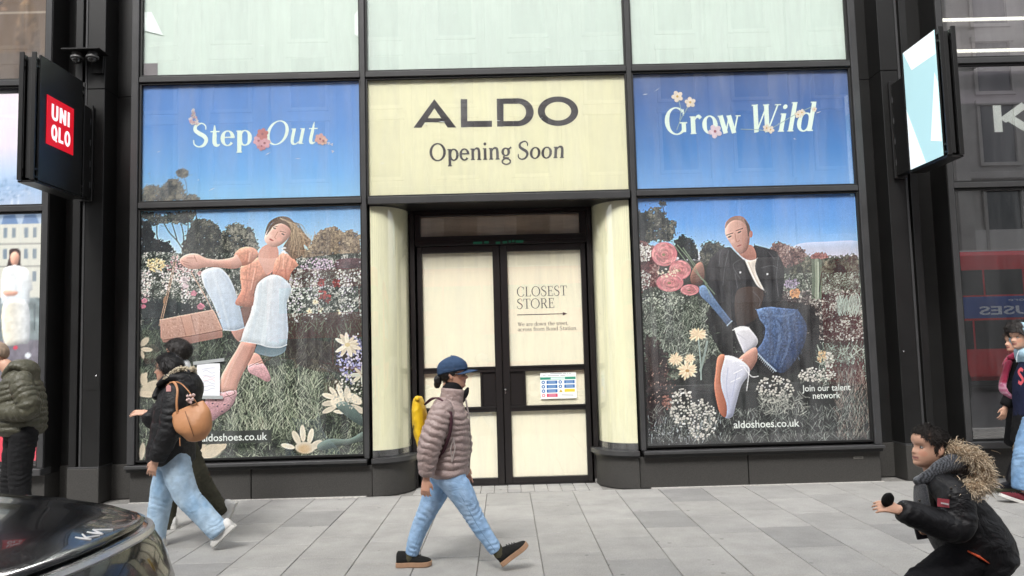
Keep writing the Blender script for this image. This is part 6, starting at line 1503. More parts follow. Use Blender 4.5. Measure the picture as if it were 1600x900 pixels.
shoe(P, J(786, 884, -.09), J(826, 853, -.09), V3(-.3, 0, 1), .27, .10, BSH, GUM, .085, .034, LAC)
shoe(P, J(620, 889, .09)*[1, 1, 0]+[0, 0, .002], J(674, 890, .09)*[1, 1, 0]+[0, 0, .002], UPV, .27, .10, BSH, GUM, .085, .034, LAC)
for c_, e_ in ((na, J(786, 872, -.09)), (fa, J(637, 878, .09))):
    m_ = MB(); limb(m_, [c_+V3(0, 0, .02), c_*.4+e_*.6], [.042, .042], 12, .01); m_.build('sock', cloth('olive_sock', (.07, .065, .04), .9), P.root, True)
# yellow roll-top backpack
bp = thing('backpack', 'yellow roll top backpack worn on the back of the quilted jacket', 'backpack', tuple(J(655, 700)))
YEL = mat('yellow_tarpaulin', (.80, .50, .012), .45, 0, .08, 8, .25, 14)
m_ = MB(); limb(m_, [J(662, 702), J(659, 680), J(656, 655), J(654, 632), J(653, 622)], [(.12, .035), (.15, .05), (.15, .052), (.14, .042), (.13, .025)], 22, .01, None, (0, 1, 0), (.5, .3)); me = remesh(m_, .009, 2); wrinkle(me, .010, (7, 7, 9), 6)
new_obj('bag_body', me, YEL, bp)
m_ = MB(); limb(m_, [J(652, 623, -.13), J(652, 623, .13)], [.022, .022], 12, .01, None, (0, 0, 1)); new_obj('rolled_top', remesh(m_, .007, 1), YEL, bp)
MAR = cloth('maroon_strap', (.075, .030, .040), .7)
st = MB(); st.tube(smooth([J(664, 632, -.12), J(676, 622, -.15), J(692, 626, -.20), J(704, 645, -.235), J(704, 672, -.25), J(695, 700, -.225), J(684, 722, -.16)], 6, False), .017, 10, flat=.35); so_ = st.build('strap', MAR, bp, True)
st = MB(); st.tube(smooth([J(664, 632, .12), J(680, 622, .15), J(694, 626, .18), J(706, 650, .18)], 6, False), .017, 10, flat=.35); st.build('strap', MAR, bp, True)
st = MB(); st.tube(smooth([J(648, 655, -.1), J(644, 680, -.12), J(641, 690, -.12), J(643, 697, -.12)], 6, False), .003, 6); st.build('drawcord', mat('black_cord', (.02, .02, .02), .6), bp, True)

# ======== woman in black parka
P = Person('person in black parka and pale wide jeans carrying tan bag past left poster', 6.8, (-1, 0, 0), at(275, 858, 6.8)*[1, 1, 0], SK2, (.008, .007, .007), .226)
J = P.J
nh, fh = J(274, 722, -.09), J(265, 722, .09); nk, fk = J(294, 778, -.09), J(251, 782, .09); na, fa = J(343, 832, -.09), J(240, 848, .09)
nsh, nel, nwr = J(276, 613, -.2), J(267, 668, -.27), J(244, 720, -.26)
fsh, fel, fwr = J(272, 615, .18), J(243, 655, .24), J(229, 645, .2)
core(P, J(270, 715), J(276, 640), J(270, 605), [[nsh, nel, nwr], [fsh, fel, fwr]], [[nh, nk, na], [fh, fk, fa]])
P.head(J(263, 596), (-1, -.12, -.03), (-.05, 0, 1)); limb(P.body, [J(271, 610), J(267, 590)], [.058, .055], 14, .01)
P.hand(nwr+V3(-.01, 0, 0), V3(-.3, 0, -1), V3(-.2, 1, 0), .17, .5, -1); P.hand(fwr, V3(-1, -.1, .05), V3(.2, .6, -.8), .17, .32, -1, .10)
P.finish()
BLK = mat('black_parka_shell', (.0065, .0065, .0075), .6, 0, .2, 12, .2, 60, .35, 0, .0, fold=(8, .35, (1, 1, 1.4)))
def hoodx(m_):
    limb(m_, [J(255, 600), J(272, 590), J(292, 592), J(303, 608), J(302, 630)], [(.12, .03), (.15, .055), (.15, .07), (.13, .07), (.10, .04)], 18, .01)
    limb(m_, [J(252, 606), J(250, 618)], [(.10, .03), (.12, .04)], 14, .01)
jacket(P, 'parka', [J(267, 716), J(269, 690), J(273, 655), J(275, 628), J(274, 606)], [(.23, .195), (.225, .18), (.215, .165), (.20, .15), (.11, .10)],
       [([nsh+V3(0, .03, .01), nsh+V3(0, -.02, -.04), nel, nwr+V3(.006, 0, .02)], [.085, .100, .094, .068]), ([fsh, fel, fwr+V3(.02, 0, 0)], [.09, .085, .062])], BLK, .0085, (.16, .035), .009, (8, 8, 12), hoodx, 2, 5)
fm = MB()
pts = smooth([J(259, 592, -.12), J(278, 578, -.10), J(300, 577, -.02), J(303, 580, .06)], 8, False)
for q in range(260):
    c_ = pts[rnd.randrange(len(pts))]+np.array([rnd.gauss(0, .010), rnd.gauss(0, .018), rnd.gauss(0, .008)]); d_ = nrm([rnd.gauss(0, 1), rnd.gauss(-.4, .7), rnd.gauss(.5, .7)])
    fm.tube([c_, c_+d_*.012, c_+d_*.022+V3(0, 0, -.004)], [.006, .005, .0015], 5)
fm.build('hood_fur_trim', mat('cream_fur', (.55, .48, .36), .9, 0, .25, 60), P.root, True)
P.cap_from_head('hair', [(0, .86), (35, .82), (60, .66), (78, .42), (95, .26), (125, .16), (180, .06)], .075, hairmat('black_hair', 0), .02, 22, True, 4, None, .25, strands=(1600, .30, .22, (-.45, 0, -1)))
m_ = MB(); ell(m_, P.toW(V3(-.30, 0, .36)), (.075, .082, .085)); ell(m_, P.toW(V3(-.34, 0, .20)), (.05, .062, .05)); me = remesh(m_, .006, 2); wrinkle(me, .006, (40, 40, 12), 3); new_obj('hair_back', me, hairmat('black_hair', 0), P.root)
gl = thing('spectacles', 'thin wire spectacles worn by person in black parka', 'glasses', tuple(P.toW(V3(.4, 0, .5))))
GW = mat('wire_rim', (.25, .2, .15), .3, 1)
for sy in (-1, 1):
    g = MB(); g.tube([P.toW(V3(.43-.02*math.cos(a), sy*(.15+.10*math.cos(a)), .49+.085*math.sin(a))) for a in np.linspace(0, 6.28, 18)], P.h*.008, 6); g.build('rim', GW, gl, True)
    g = MB(); g.tube([P.toW(V3(.40, sy*.25, .51)), P.toW(V3(.2, sy*.35, .52)), P.toW(V3(-.06, sy*.36, .52))], P.h*.008, 6); g.build('temple', GW, gl, True)
trousers(P, 'wide_jeans', [([nh, (nh+nk)/2+V3(-.01, -.01, 0), nk, (nk+na)/2+V3(0, 0, .006), na], [.118, .110, .096, .090, .086]), ([fh, (fh+fk)/2, fk, (fk+fa)/2, fa], [.115, .106, .094, .090, .086])], DEN, (J(270, 718), (.14, .18, .10)), .007, .010, (6, 6, 4), 6, 1, denim((.24, .37, .52), (.46, .58, .69), None), .4)
WSH = mat('white_leather', (.62, .61, .59), .5, 0, .05, 20); WSO = mat('white_rubber', (.6, .59, .56), .6); PST = mat('pink_stripe', (.40, .24, .20), .6)
shoe(P, J(368, 823, -.09), J(334, 856, -.09), V3(-.75, 0, .75), .27, .10, WSH, WSO, .085, .03, WSH, PST)
shoe(P, J(258, 862, .09)*[1, 1, 0]+[0, 0, .002], J(216, 862, .09)*[1, 1, 0]+[0, 0, .002], UPV, .27, .10, WSH, WSO, .085, .03, WSH, PST)
pt = MB(); pt.add([J(263, 606, -.315)+V3(-.018, 0, -.03), J(263, 606, -.315)+V3(.022, 0, -.03), J(263, 606, -.312)+V3(.022, .0, .012), J(263, 606, -.312)+V3(.002, 0, .028), J(263, 606, -.312)+V3(-.018, 0, .012)], [(0, 1, 2, 3, 4)])
pt.build('sleeve_badge', mat('pale_red_badge', (.55, .28, .27), .7), P.root)
# tan bucket bag
bg_ = thing('shoulder_bag', 'tan leather bucket bag hanging from shoulder over black parka', 'bag', tuple(J(300, 688, -.33)))
TAN = mat('tan_leather', (.44, .205, .09), .5, 0, .1, 5, .15, 60)
m_ = MB(); limb(m_, [J(307, 683, -.33), J(305, 670, -.34), J(300, 655, -.34), J(294, 641, -.34), J(292, 636, -.34)], [(.07, .085), (.095, .135), (.08, .158), (.034, .150), (.014, .146)], 26, .008, None, (0, 1, 0), (.5, .1))
me = remesh(m_, .0075, 3); wrinkle(me, .006, (9, 9, 7), 2); new_obj('bag_body', me, TAN, bg_)
for pts in ([(278, 655, -.36), (276, 630, -.37), (277, 608, -.34), (271, 597, -.27), (262, 601, -.2)], [(310, 634, -.36), (302, 622, -.37), (292, 608, -.36), (280, 598, -.29), (266, 598, -.22)]):
    t_ = MB(); t_.tube(smooth([J(*q) for q in pts], 6, False), .010, 8, flat=.5); t_.build('handle', TAN, bg_, True)
t_ = MB(); t_.tube(smooth([J(289, 642, -.435), J(296, 662, -.46), J(303, 682, -.42)], 6, False), .003, 6); t_.build('seam', mat('dark_seam', (.16, .07, .03), .6), bg_, True)
t_ = MB()
for q in range(14): ell(t_, J(298, 622, -.39)+np.array([rnd.uniform(-.03, .03), rnd.uniform(-.015, .01), rnd.uniform(-.045, .05)]), (.012, .012, .012), None, 8, 6)
t_.build('knotted_scarf', mat('pale_pink_scarf', (.62, .45, .42), .8), bg_, True)
t_ = MB(); t_.tube(smooth([J(281, 684, -.40), J(281, 692, -.40), J(281.5, 697, -.40)], 4, False), .004, 6); t_.build('tag', TAN, bg_, True)

# ======== companion behind, mostly hidden
P = Person('dark haired person in olive trousers walking behind person in black parka', 7.5, (-1, 0, 0), at(290, 836, 7.5)*[1, 1, 0], SK2, (.01, .008, .007), .225)
J = P.J
nh, fh = J(291, 700, -.09), J(287, 700, .09); nk, fk = J(322, 762, -.09), J(268, 768, .09); na, fa = J(352, 800, -.09), J(262, 826, .09)
nsh, fsh = J(288, 590, -.19), J(284, 590, .19)
core(P, J(289, 695), J(288, 620), J(284, 580), [[nsh, J(290, 640, -.22), J(282, 690, -.2)], [fsh, J(286, 640, .22), J(278, 690, .2)]], [[nh, nk, na], [fh, fk, fa]])
P.head(J(277, 570), (-1, -.1, 0), (-.05, 0, 1)); limb(P.body, [J(285, 582), J(281, 568)], [.056, .054], 14, .01)
P.hand(J(282, 690, -.2), V3(-.1, 0, -1), V3(0, 1, 0), .18, .4, -1); P.hand(J(278, 690, .2), V3(-.1, 0, -1), V3(0, -1, 0), .18, .4, 1)
P.finish(.006)
P.cap_from_head('hair', [(0, .80), (40, .76), (62, .62), (80, .42), (100, .36), (180, .10)], .12, hairmat('brown_black_hair', (.016, .012, .010)), .05, 12, True, 9, None, .5, strands=(1400, .22, .8, (-.5, 0, -.6)))
jacket(P, 'dark_jacket', [J(289, 702), J(289, 650), J(288, 612), J(286, 586)], [(.20, .14), (.205, .145), (.20, .135), (.11, .09)], [([nsh, J(290, 640, -.22), J(282, 684, -.2)], [.08, .075, .05]), ([fsh, J(286, 640, .22), J(278, 684, .2)], [.08, .075, .05])], cloth('charcoal_wool', (.02, .02, .022), .9), .010, None, .006)
m_ = MB(); limb(m_, [J(287, 590), J(285, 572)], [(.085, .085), (.075, .078)], 18, .008); new_obj('white_collar', remesh(m_, .008, 2), cloth('white_cotton', (.62, .63, .64), .8), P.root)
trousers(P, 'olive_trousers', [([nh, nk, na], [.105, .076, .058]), ([fh, fk, fa], [.105, .076, .06])], cloth('olive_twill', (.050, .047, .032), .85), (J(289, 698), (.13, .17, .1)), .010)
shoe(P, J(370, 786, -.09), J(352, 828, -.09), V3(-.85, 0, .4), .27, .10, WSH, WSO, .085, .03, WSH)
shoe(P, J(276, 836, .09)*[1, 1, 0]+[0, 0, .002], J(240, 836, .09)*[1, 1, 0]+[0, 0, .002], UPV, .27, .10, WSH, WSO, .085, .03, WSH)

# ======== man in olive puffer by the screens
P = Person('person in olive quilted jacket and beanie standing before lit screens', 7.4, (-1, 0, 0), at(30, 840, 7.4)*[1, 1, 0], SK2, (.05, .04, .03), .23)
J = P.J
nh, fh = J(37, 678, -.09), J(29, 678, .09); nk, fk = J(31, 745, -.09), J(19, 745, .09)
na, fa = J(37, 820, -.09), J(14, 822, .09)
nsh, nel, nwr = J(36, 594, -.2), J(44, 640, -.25), J(-8, 645, -.2); fsh, fel, fwr = J(28, 594, .2), J(22, 642, .25), J(-15, 640, .15)
core(P, J(33, 670), J(32, 610), J(20, 578), [[nsh, nel, nwr], [fsh, fel, fwr]], [[nh, nk, na], [fh, fk, fa]])
P.head(J(-3, 576), (-1, 0, -.28), (-.3, 0, 1)); limb(P.body, [J(20, 585), J(8, 570)], [.062, .06], 14, .01)
P.hand(nwr, V3(-1, 0, .1), V3(0, .5, .6), .19, .6, -1); P.hand(fwr, V3(-1, -.2, .1), V3(0, -.5, .6), .19, .6, 1); P.finish(.006)
OLV = mat('olive_nylon', (.066, .063, .040), .5, 0, .12, 9, .3, 60, .45, 0, .0, fold=(20, .3, (1, 1, .6)))
def hd(m_): limb(m_, [J(14, 588), J(30, 572), J(46, 576), J(50, 592)], [(.11, .035), (.14, .06), (.13, .06), (.1, .04)], 18, .01, (.05, .06))
jacket(P, 'olive_jacket', [J(33, 672), J(34, 640), J(33, 612), J(29, 592), J(24, 582)], [(.22, .205), (.215, .20), (.21, .18), (.18, .14), (.1, .09)], [([nsh, nsh+V3(.01, -.03, -.05), nel, nwr+V3(.03, 0, 0)], [.085, .098, .092, .06]), ([fsh, fel, fwr+V3(.03, 0, 0)], [.09, .085, .06])], OLV, .0085, (.055, .11), .006, (14, 14, 14), hd, 1, 7)
P.cap_from_head('beanie', [(0, .66), (90, .55), (180, .32)], .09, mat('ribbed_tan_knit', (.30, .22, .16), .95, 0, .2, 50, .8, 70, stretch=(1, 1, .3)), .02, 8, False, 3, None, .15, lambda Pp, ph: .08*np.clip((Pp[..., 2]-.75)/.25, 0, 1))
P.cap_from_head('beard', [(0, -.2), (180, -.2)], .0, mat('grey_stubble', (.2, .17, .15), .9), 0) if False else None
trousers(P, 'black_trousers', [([nh, nk, na], [.118, .092, .072]), ([fh, fk, fa], [.118, .092, .072])], cloth('black_twill', (.012, .012, .013), .85), (J(33, 676), (.14, .175, .1)), .009)
for a_, b_, dy in ((50, 8, -.09), (26, -18, .09)):
    shoe(P, J(a_, 838, dy)*[1, 1, 0]+[0, 0, .002], J(b_, 838, dy)*[1, 1, 0]+[0, 0, .002], UPV, .28, .105, BSH, mat('dark_rubber', (.03, .03, .03), .7), .09, .03, LAC)

# ======== hoodie walker at the right-hand window
P = Person('curly haired person in pale blue hood, navy jumper and jeans by dark window', 7.75, (-1, 0, 0), at(1612, 790, 7.75)*[1, 1, 0], SK3, (.018, .013, .010), .235)
J = P.J
nh, fh = J(1618, 660, -.09), J(1614, 660, .09); nk, fk = J(1602, 716, -.09), J(1632, 722, .09); na, fa = J(1599, 764, -.09), J(1665, 772, .09)
nsh, nel, nwr = J(1620, 568, -.2), J(1632, 618, -.25), J(1618, 658, -.24); fsh, fel, fwr = J(1612, 568, .2), J(1604, 615, .24), J(1594, 650, .2)
core(P, J(1616, 650), J(1614, 595), J(1608, 555), [[nsh, nel, nwr], [fsh, fel, fwr]], [[nh, nk, na], [fh, fk, fa]])
P.head(J(1597, 545), (-1, -.25, -.05), (-.06, 0, 1)); limb(P.body, [J(1608, 558), J(1602, 542)], [.058, .056], 14, .01)
P.hand(nwr, V3(-.2, 0, -1), V3(0, 1, 0), .18, .4, -1); P.hand(fwr, V3(-.2, 0, -1), V3(0, -1, 0), .18, .4, 1); P.finish(.006)
P.cap_from_head('hair', [(0, .72), (40, .70), (70, .55), (85, .40), (110, .35), (180, .15)], .12, hairmat('brown_black_hair', 0), .09, 16, True, 19, None, .5, lambda Pp, ph: .10*(ph < 70)*np.clip((Pp[..., 2]-.7)/.2, 0, 1), strands=(1400, .2, 1.5, (.3, 0, -.3)))
NVY = cloth('navy_fleece', (.014, .018, .045), .9)
jacket(P, 'navy_jumper', [J(1616, 652), J(1616, 620), J(1614, 590), J(1611, 566)], [(.205, .165), (.21, .17), (.20, .15), (.11, .1)], [([nsh, nel, nwr+V3(0, 0, .02)], [.085, .08, .055]), ([fsh, fel, fwr+V3(0, 0, .02)], [.085, .08, .055])], NVY, .010, None, .008, (9, 9, 12))
PBL = cloth('pale_blue_jersey', (.36, .52, .62), .85)
def hoodp(Pp, ph): return .05*np.clip((180-ph)/180, 0, 1)
hoodo = P.cap_from_head('hood', [(0, 1.2), (50, 1.02), (72, .6), (82, .12), (95, -.2), (180, -.2)], .15, PBL, .02, 5, False, 6, None, .2)
m_ = MB(); limb(m_, [J(1601, 552, -.02), J(1606, 560), J(1612, 556)], [(.12, .06), (.14, .07), (.12, .06)], 18, .01); me = remesh(m_, .009, 2); wrinkle(me, .006, (10, 10, 10), 3); new_obj('hood_collar', me, PBL, P.root)
for dy in (-.07, -.02):
    t_ = MB(); t_.tube(smooth([J(1592, 548, dy), J(1589, 556, dy), J(1588.5, 566, dy)], 5, False), .004, 6); t_.build('drawstring', mat('white_cord', (.6, .64, .68), .7), P.root, True)
bd = MB(); a_ = J(1594, 585, -.19)
G = Glyphs(.2, .2, 0); G.curve([(.6, .85), (.36, .97), (.12, .78), (.36, .52), (.6, .27), (.36, .04), (.08, .16)], [.22]*7)
ribbons_obj('jumper_letter', G.r, 0, mat('red_white_letter', (.55, .08, .10), .7), P.root, lambda u, v, yy: tuple(J(1590+u*14, 600-v*24, -.165-.02*u+yy)))
trousers(P, 'jeans', [([nh, nk, na], [.12, .105, .098]), ([fh, fk, fa], [.12, .105, .095])], DEN, (J(1616, 656), (.14, .175, .1)), .010, .009, (8, 8, 12), 4, 2, denim((.14, .26, .44), (.26, .40, .58), None))
m_ = MB(); limb(m_, [J(1617, 640), J(1617, 665), J(1615, 694)], [(.21, .17), (.215, .18), (.22, .185)], 22, .01, None, (0, 1, 0), (.2, .1)); me = remesh(m_, .010, 2); wrinkle(me, .008, (9, 9, 9), 3); new_obj('long_black_shirt', me, cloth('black_jersey', (.010, .010, .011), .9), P.root)
RSH = cloth('maroon_suede', (.12, .020, .028), .85)
shoe(P, J(1607, 791, -.09), J(1562, 778, -.09)+V3(0, 0, .012), UPV, .28, .105, RSH, WSO, .085, .03, LAC)
shoe(P, J(1684, 766, .09), J(1652, 786, .09)*[1, 1, 0]+[0, 0, .01], V3(-.4, 0, 1), .28, .105, RSH, WSO, .085, .03, LAC)

# ======== companion with pink scarf
P = Person('person in black coat, pink scarf and black boots beside hooded person', 8.25, (-1, 0, 0), at(1600, 770, 8.25)*[1, 1, 0], SK3, (.02, .014, .01), .22)
J = P.J
nh, fh = J(1606, 655, -.09), J(1602, 655, .09); nk, fk = J(1597, 708, -.09), J(1618, 708, .09); na, fa = J(1582, 750, -.09), J(1644, 748, .09)
nsh, nel, nwr = J(1596, 572, -.18), J(1584, 612, -.23), J(1571, 636, -.22); fsh, fel, fwr = J(1594, 572, .18), J(1602, 615, .2), J(1596, 650, .2)
core(P, J(1604, 648), J(1600, 595), J(1594, 560), [[nsh, nel, nwr], [fsh, fel, fwr]], [[nh, nk, na], [fh, fk, fa]])
P.head(J(1587, 550), (-1, -.05, 0), (-.05, 0, 1)); limb(P.body, [J(1595, 562), J(1591, 548)], [.055, .053], 14, .01)
P.hand(nwr, V3(-.3, 0, -1), V3(-.2, 1, 0), .17, .45, -1); P.hand(fwr, V3(-.1, 0, -1), V3(0, -1, 0), .17, .4, 1); P.finish(.006)
P.cap_from_head('hair', [(0, .82), (40, .78), (65, .6), (80, .4), (100, .2), (180, .0)], .08, hairmat('brown_hair', (.03, .018, .012)), .02, 20, True, 21, None, .2, strands=(1200, .3, .25, (-.4, 0, -1)))
BC = cloth('black_wool_coat', (.009, .009, .010), .95)
jacket(P, 'black_coat', [J(1604, 694), J(1604, 660), J(1602, 625), J(1599, 592), J(1595, 570)], [(.23, .19), (.215, .17), (.20, .145), (.19, .135), (.1, .09)], [([nsh, nel, nwr+V3(.005, 0, .02)], [.08, .074, .055]), ([fsh, fel, fwr+V3(0, 0, .02)], [.08, .074, .055])], BC, .010, None, .007)
PKS = vcmat('pink_checked_scarf', .9, .2, bump=.3, bscale=120, sheen=.2)
m_ = MB(); limb(m_, [J(1580, 560, -.10), J(1588, 556, -.13), J(1600, 558, 0), J(1588, 556, .12), J(1578, 562, 0), J(1572, 572, -.08)], [(.03, .04)]*6, 12, .01)
limb(m_, [J(1576, 566, -.14), J(1571, 585, -.17), J(1567, 602, -.2), J(1570, 612, -.24), J(1580, 622, -.27)], [(.045, .018), (.05, .02), (.052, .02), (.05, .02), (.045, .015)], 14, .01)
me = remesh(m_, .008, 2); wrinkle(me, .010, (14, 14, 14), 3)
co = getco(me); k_ = (co[:, 2] < P.J(1570, 596)[2])
cc = np.tile(np.array((.26, .022, .055)), (len(co), 1)); cc[k_] = (.38, .19, .25); ck = k_ & ((np.floor(co[:, 0]*40)+np.floor(co[:, 2]*40)) % 2 == 0); cc[ck] = (.30, .08, .15); setcol(me, cc); new_obj('scarf', me, PKS, P.root)
trousers(P, 'beige_trousers', [([nh, nk], [.105, .085]), ([fh, fk], [.105, .085])], cloth('beige_wool', (.40, .32, .22), .9), (J(1604, 660), (.13, .165, .1)), .010)
LEA = mat('black_leather', (.012, .012, .016), .32, 0, .1, 20, .1, 60)
for k_, a_, h_, t_, dy in ((nk, na, (1592, 768), (1552, 767), -.09), (fk, fa, (1656, 758), (1632, 774), .09)):
    m_ = MB(); limb(m_, [k_+V3(0, 0, -.06), (k_+a_)/2, a_+V3(0, 0, .02), a_+V3(0, 0, -.05)], [.072, .07, .056, .05], 18, .008, None, (0, 1, 0), (.1, .6)); me = remesh(m_, .008, 2); wrinkle(me, .004, (14, 14, 20), 4); new_obj('boot_shaft', me, LEA, P.root)
    shoe(P, J(*h_, dy), J(*t_, dy), UPV, .27, .10, LEA, mat('olive_sole', (.05, .05, .03), .7), .095, .03)

# ======== running boy
P = Person('running child in black fur hooded parka reaching forward on the pavement', 4.15, (-1, 0, 0), at(1500, 998, 4.15)*[1, 1, 0], (.62, .36, .25), (.016, .012, .010), .213)
J = P.J
nh, fh = J(1512, 868, -.08), J(1520, 866, .08); nk, fk = J(1430, 928, -.1), J(1558, 938, .08); na, fa = J(1456, 988, -.1), J(1626, 950, .08)
nsh, nel, nwr = J(1482, 768, -.17), J(1496, 822, -.24), J(1406, 797, -.26)
fsh, fel, fwr = J(1470, 768, .17), J(1500, 815, .2), J(1460, 826, .12)
core(P, J(1515, 865), J(1480, 790), J(1462, 745), [[nsh, nel, nwr], [fsh, fel, fwr]], [[nh, nk, na], [fh, fk, fa]])
P.head(J(1452, 731), (-1, -.10, .10), (.10, 0, 1), 1.04, True); limb(P.body, [J(1466, 756), J(1457, 726)], [.052, .052], 14, .008)
P.hand(nwr, V3(-1, 0, .28), V3(0, .75, -.65), .150, .62, -1, .05); P.hand(fwr, V3(-1, -.1, -.05), V3(0, -.6, .7), .150, .7, 1, .05)
P.finish(.0048, (.48, .22, .18))
KSH = mat('black_child_parka', (.0065, .0065, .0078), .55, 0, .2, 12, .2, 60, .4, 0, .0, fold=(7, .4, (1, 1, 1.3)))
axn = nrm(J(1462, 745)-J(1520, 875))
jacket(P, 'child_parka', [J(1540, 880), J(1518, 845), J(1494, 808), J(1478, 778), J(1468, 756)], [(.175, .17), (.185, .178), (.18, .16), (.155, .125), (.09, .082)], [([nsh+V3(0, .03, .01), nsh+V3(.01, -.03, -.03), nel, (nel+nwr)/2+V3(0, 0, -.01), nwr+V3(.012, 0, 0)], [.072, .080, .074, .064, .050]), ([fsh, fel, fwr+V3(.02, 0, 0)], [.085, .08, .052])], KSH, .0075, None, .012, (7, 7, 10), None, 2, 11)
GRM = vcmat('grey_herringbone', .95, .2, bump=.5, bscale=200, sheen=.3, var=.35, vscale=130)
m_ = MB(); limb(m_, [J(1436, 752, -.05), J(1450, 746, -.10), J(1474, 730, -.12), J(1500, 722, -.10), J(1515, 738, -.05)], [(.024, .03), (.026, .034), (.03, .042), (.04, .05), (.045, .045)], 16, .008)
limb(m_, [J(1436, 752, .05), J(1450, 746, .10), J(1474, 730, .12), J(1500, 722, .10), J(1515, 738, .05)], [(.024, .03), (.026, .034), (.03, .042), (.04, .05), (.045, .045)], 16, .008)
ell(m_, J(1503, 738), (.06, .12, .055)); ell(m_, J(1468, 752), (.085, .115, .035)); me = remesh(m_, .0065, 3); wrinkle(me, .006, (12, 12, 12), 2); co = getco(me); hb = np.sign(np.sin(co[:, 0]*420+np.abs(((co[:, 2]*34) % 2)-1)*6)); setcol(me, np.clip(np.array((.075, .08, .09))*(1+.55*hb[:, None]+.5*fbm(co*130, 3)[:, None]), 0, 1)); new_obj('grey_hood', me, GRM, P.root)
m_ = MB(); limb(m_, [J(1438, 760, -.06), J(1441, 790, -.08), J(1452, 822, -.09)], [(.06, .018), (.075, .022), (.075, .022)], 14, .008); me = remesh(m_, .0065, 2); setcol(me, np.array((.04, .042, .048))); new_obj('grey_front', me, GRM, P.root)
# fur ruff: thousands of tapered hairs on a crescent behind the neck
fm = MB(); fcol = []
cres = smooth([J(1488, 703, -.08), J(1512, 708, -.15), J(1530, 722, -.18), J(1540, 745, -.19), J(1528, 762, -.20), J(1503, 764, -.22)], 10, False)
for q in range(7500):
    i = rnd.randrange(len(cres)); fr = i/len(cres); c_ = cres[i]+np.array([rnd.gauss(0, .018), rnd.gauss(.02, .03), rnd.gauss(0, .018)])
    d_ = nrm(np.array([rnd.gauss(.35 if fr < .75 else -.2, .75), rnd.gauss(-.55, .6), rnd.gauss(-.05, .75)])); L_ = rnd.uniform(.022, .05); sdv = nrm(np.cross(d_, (rnd.gauss(0, 1), rnd.gauss(0, 1), rnd.gauss(0, 1))))*rnd.uniform(.0013, .0026)
    dr = V3(rnd.gauss(0, .004), 0, -.010); b0 = len(fm.v)
    fm.v += [tuple(c_-sdv), tuple(c_+sdv), tuple(c_+d_*L_*.6+sdv*.7+dr*.3), tuple(c_+d_*L_*.6-sdv*.7+dr*.3), tuple(c_+d_*L_+dr)]; fm.f += [(b0, b0+1, b0+2, b0+3), (b0+3, b0+2, b0+4)]
    sh_ = rnd.uniform(.55, 1.15); fcol += [np.array((.46, .35, .23))*sh_*.85]*2+[np.array((.70, .57, .41))*sh_]*2+[np.array((.86, .75, .60))*sh_]
fme = fm.mesh('fur'); setcol(fme, np.clip(np.array(fcol), 0, 1)); new_obj('fur_ruff', fme, vcmat('tan_fur', .9, .2), P.root)
m_ = MB(); limb(m_, cres[::6], [.03]*len(cres[::6]), 12, .01); me = remesh(m_, .009, 1); setcol(me, np.array((.30, .21, .13))); new_obj('fur_base', me, vcmat('tan_fur', .9, .2), P.root)
P.cap_from_head('hair', [(0, .80), (35, .78), (58, .67), (72, .56), (84, .36), (98, .42), (130, .24), (180, .06)], .028, vcmat('short_dark_hair', .62, .3, bump=.6, bscale=240), .010, 40, True, 14, None, .1, lambda Pp, ph: .05*(ph < 50)*np.clip((Pp[..., 2]-.82)/.08, 0, 1)-.010*(Pp[..., 2] < .65), .28, (2600, .10, .45, (.1, 0, -.8)))
trousers(P, 'black_fleece_trousers', [([nh, (nh+nk)/2, nk, na], [.105, .10, .078, .055]), ([fh, fk, fa], [.105, .078, .055])], cloth('black_fleece', 0), (J(1518, 868), (.12, .15, .11)), .0085, .006)
shoe(P, J(1472, 1006, -.1)*[1, 1, 0]+[0, 0, .002], J(1414, 1006, -.1)*[1, 1, 0]+[0, 0, .002], UPV, .21, .085, BSH, WSO, .07, .025, LAC)
shoe(P, J(1652, 936, .08), J(1636, 984, .08), V3(-.9, 0, .3), .21, .085, BSH, WSO, .07, .025, LAC)
b = MB(); c_ = J(1472, 785, -.285)
for k_, (u_, v_) in enumerate(((-.032, -.016), (.036, -.028), (.040, .012), (-.028, .024))): b.v.append(tuple(c_+V3(u_, -.004+.01*u_/.04, v_)))
b.f.append((0, 1, 2, 3)); pa = b.build('sleeve_patch', mat('red_patch', (.42, .07, .09), .7), P.root)
b = MB(); b.v = [tuple(c_+V3(x_, -.0065, z_)) for x_, z_ in ((-.024, -.002), (.028, -.013), (.029, -.005), (-.023, .006))]; b.f.append((0, 1, 2, 3)); b.build('patch_text', mat('patch_white', (.6, .55, .55), .7), pa)
b = MB(); b.tube([J(1512, 861, -.17), J(1530, 870, -.19), J(1545, 880, -.18)], [.008, .013, .006], 8, flat=.5); b.build('orange_lining', mat('orange_lining', (.70, .10, .03), .6), P.root, True)
for (x_, y_) in ((1486, 763), (1484, 775), (1437, 782)): 
    b = MB(); ell(b, J(x_, y_, -.27 if x_ > 1450 else -.10), (.008, .006, .008)); b.build('toggle', mat('dark_toggle', (.03, .025, .02), .4), P.root, True)
dk = MB(); dk.lathe((0, 0, 0), [(.02, .012), (.033, .010), (.038, 0), (.033, -.010), (.02, -.012)], 24, 'y'); dm = dk.mesh('disc', True)
do = new_obj('black_disc', dm, cloth('black_felt', (.008, .008, .008), .9)); do.location = J(1387, 781, -.27); do.rotation_euler = (.3, .35, .5); tag(do, 'round black felt disc held in the running child\'s forward hand', 'disc')
ph_ = MB().box(-.032, .032, -.005, .005, -.06, .06, .004).build('phone', mat('dark_phone', (.02, .018, .022), .25)); ph_.location = J(1449, 832, .10); ph_.rotation_euler = (.5, 1.35, .2); tag(ph_, 'dark phone held low in the running child\'s other hand', 'phone')
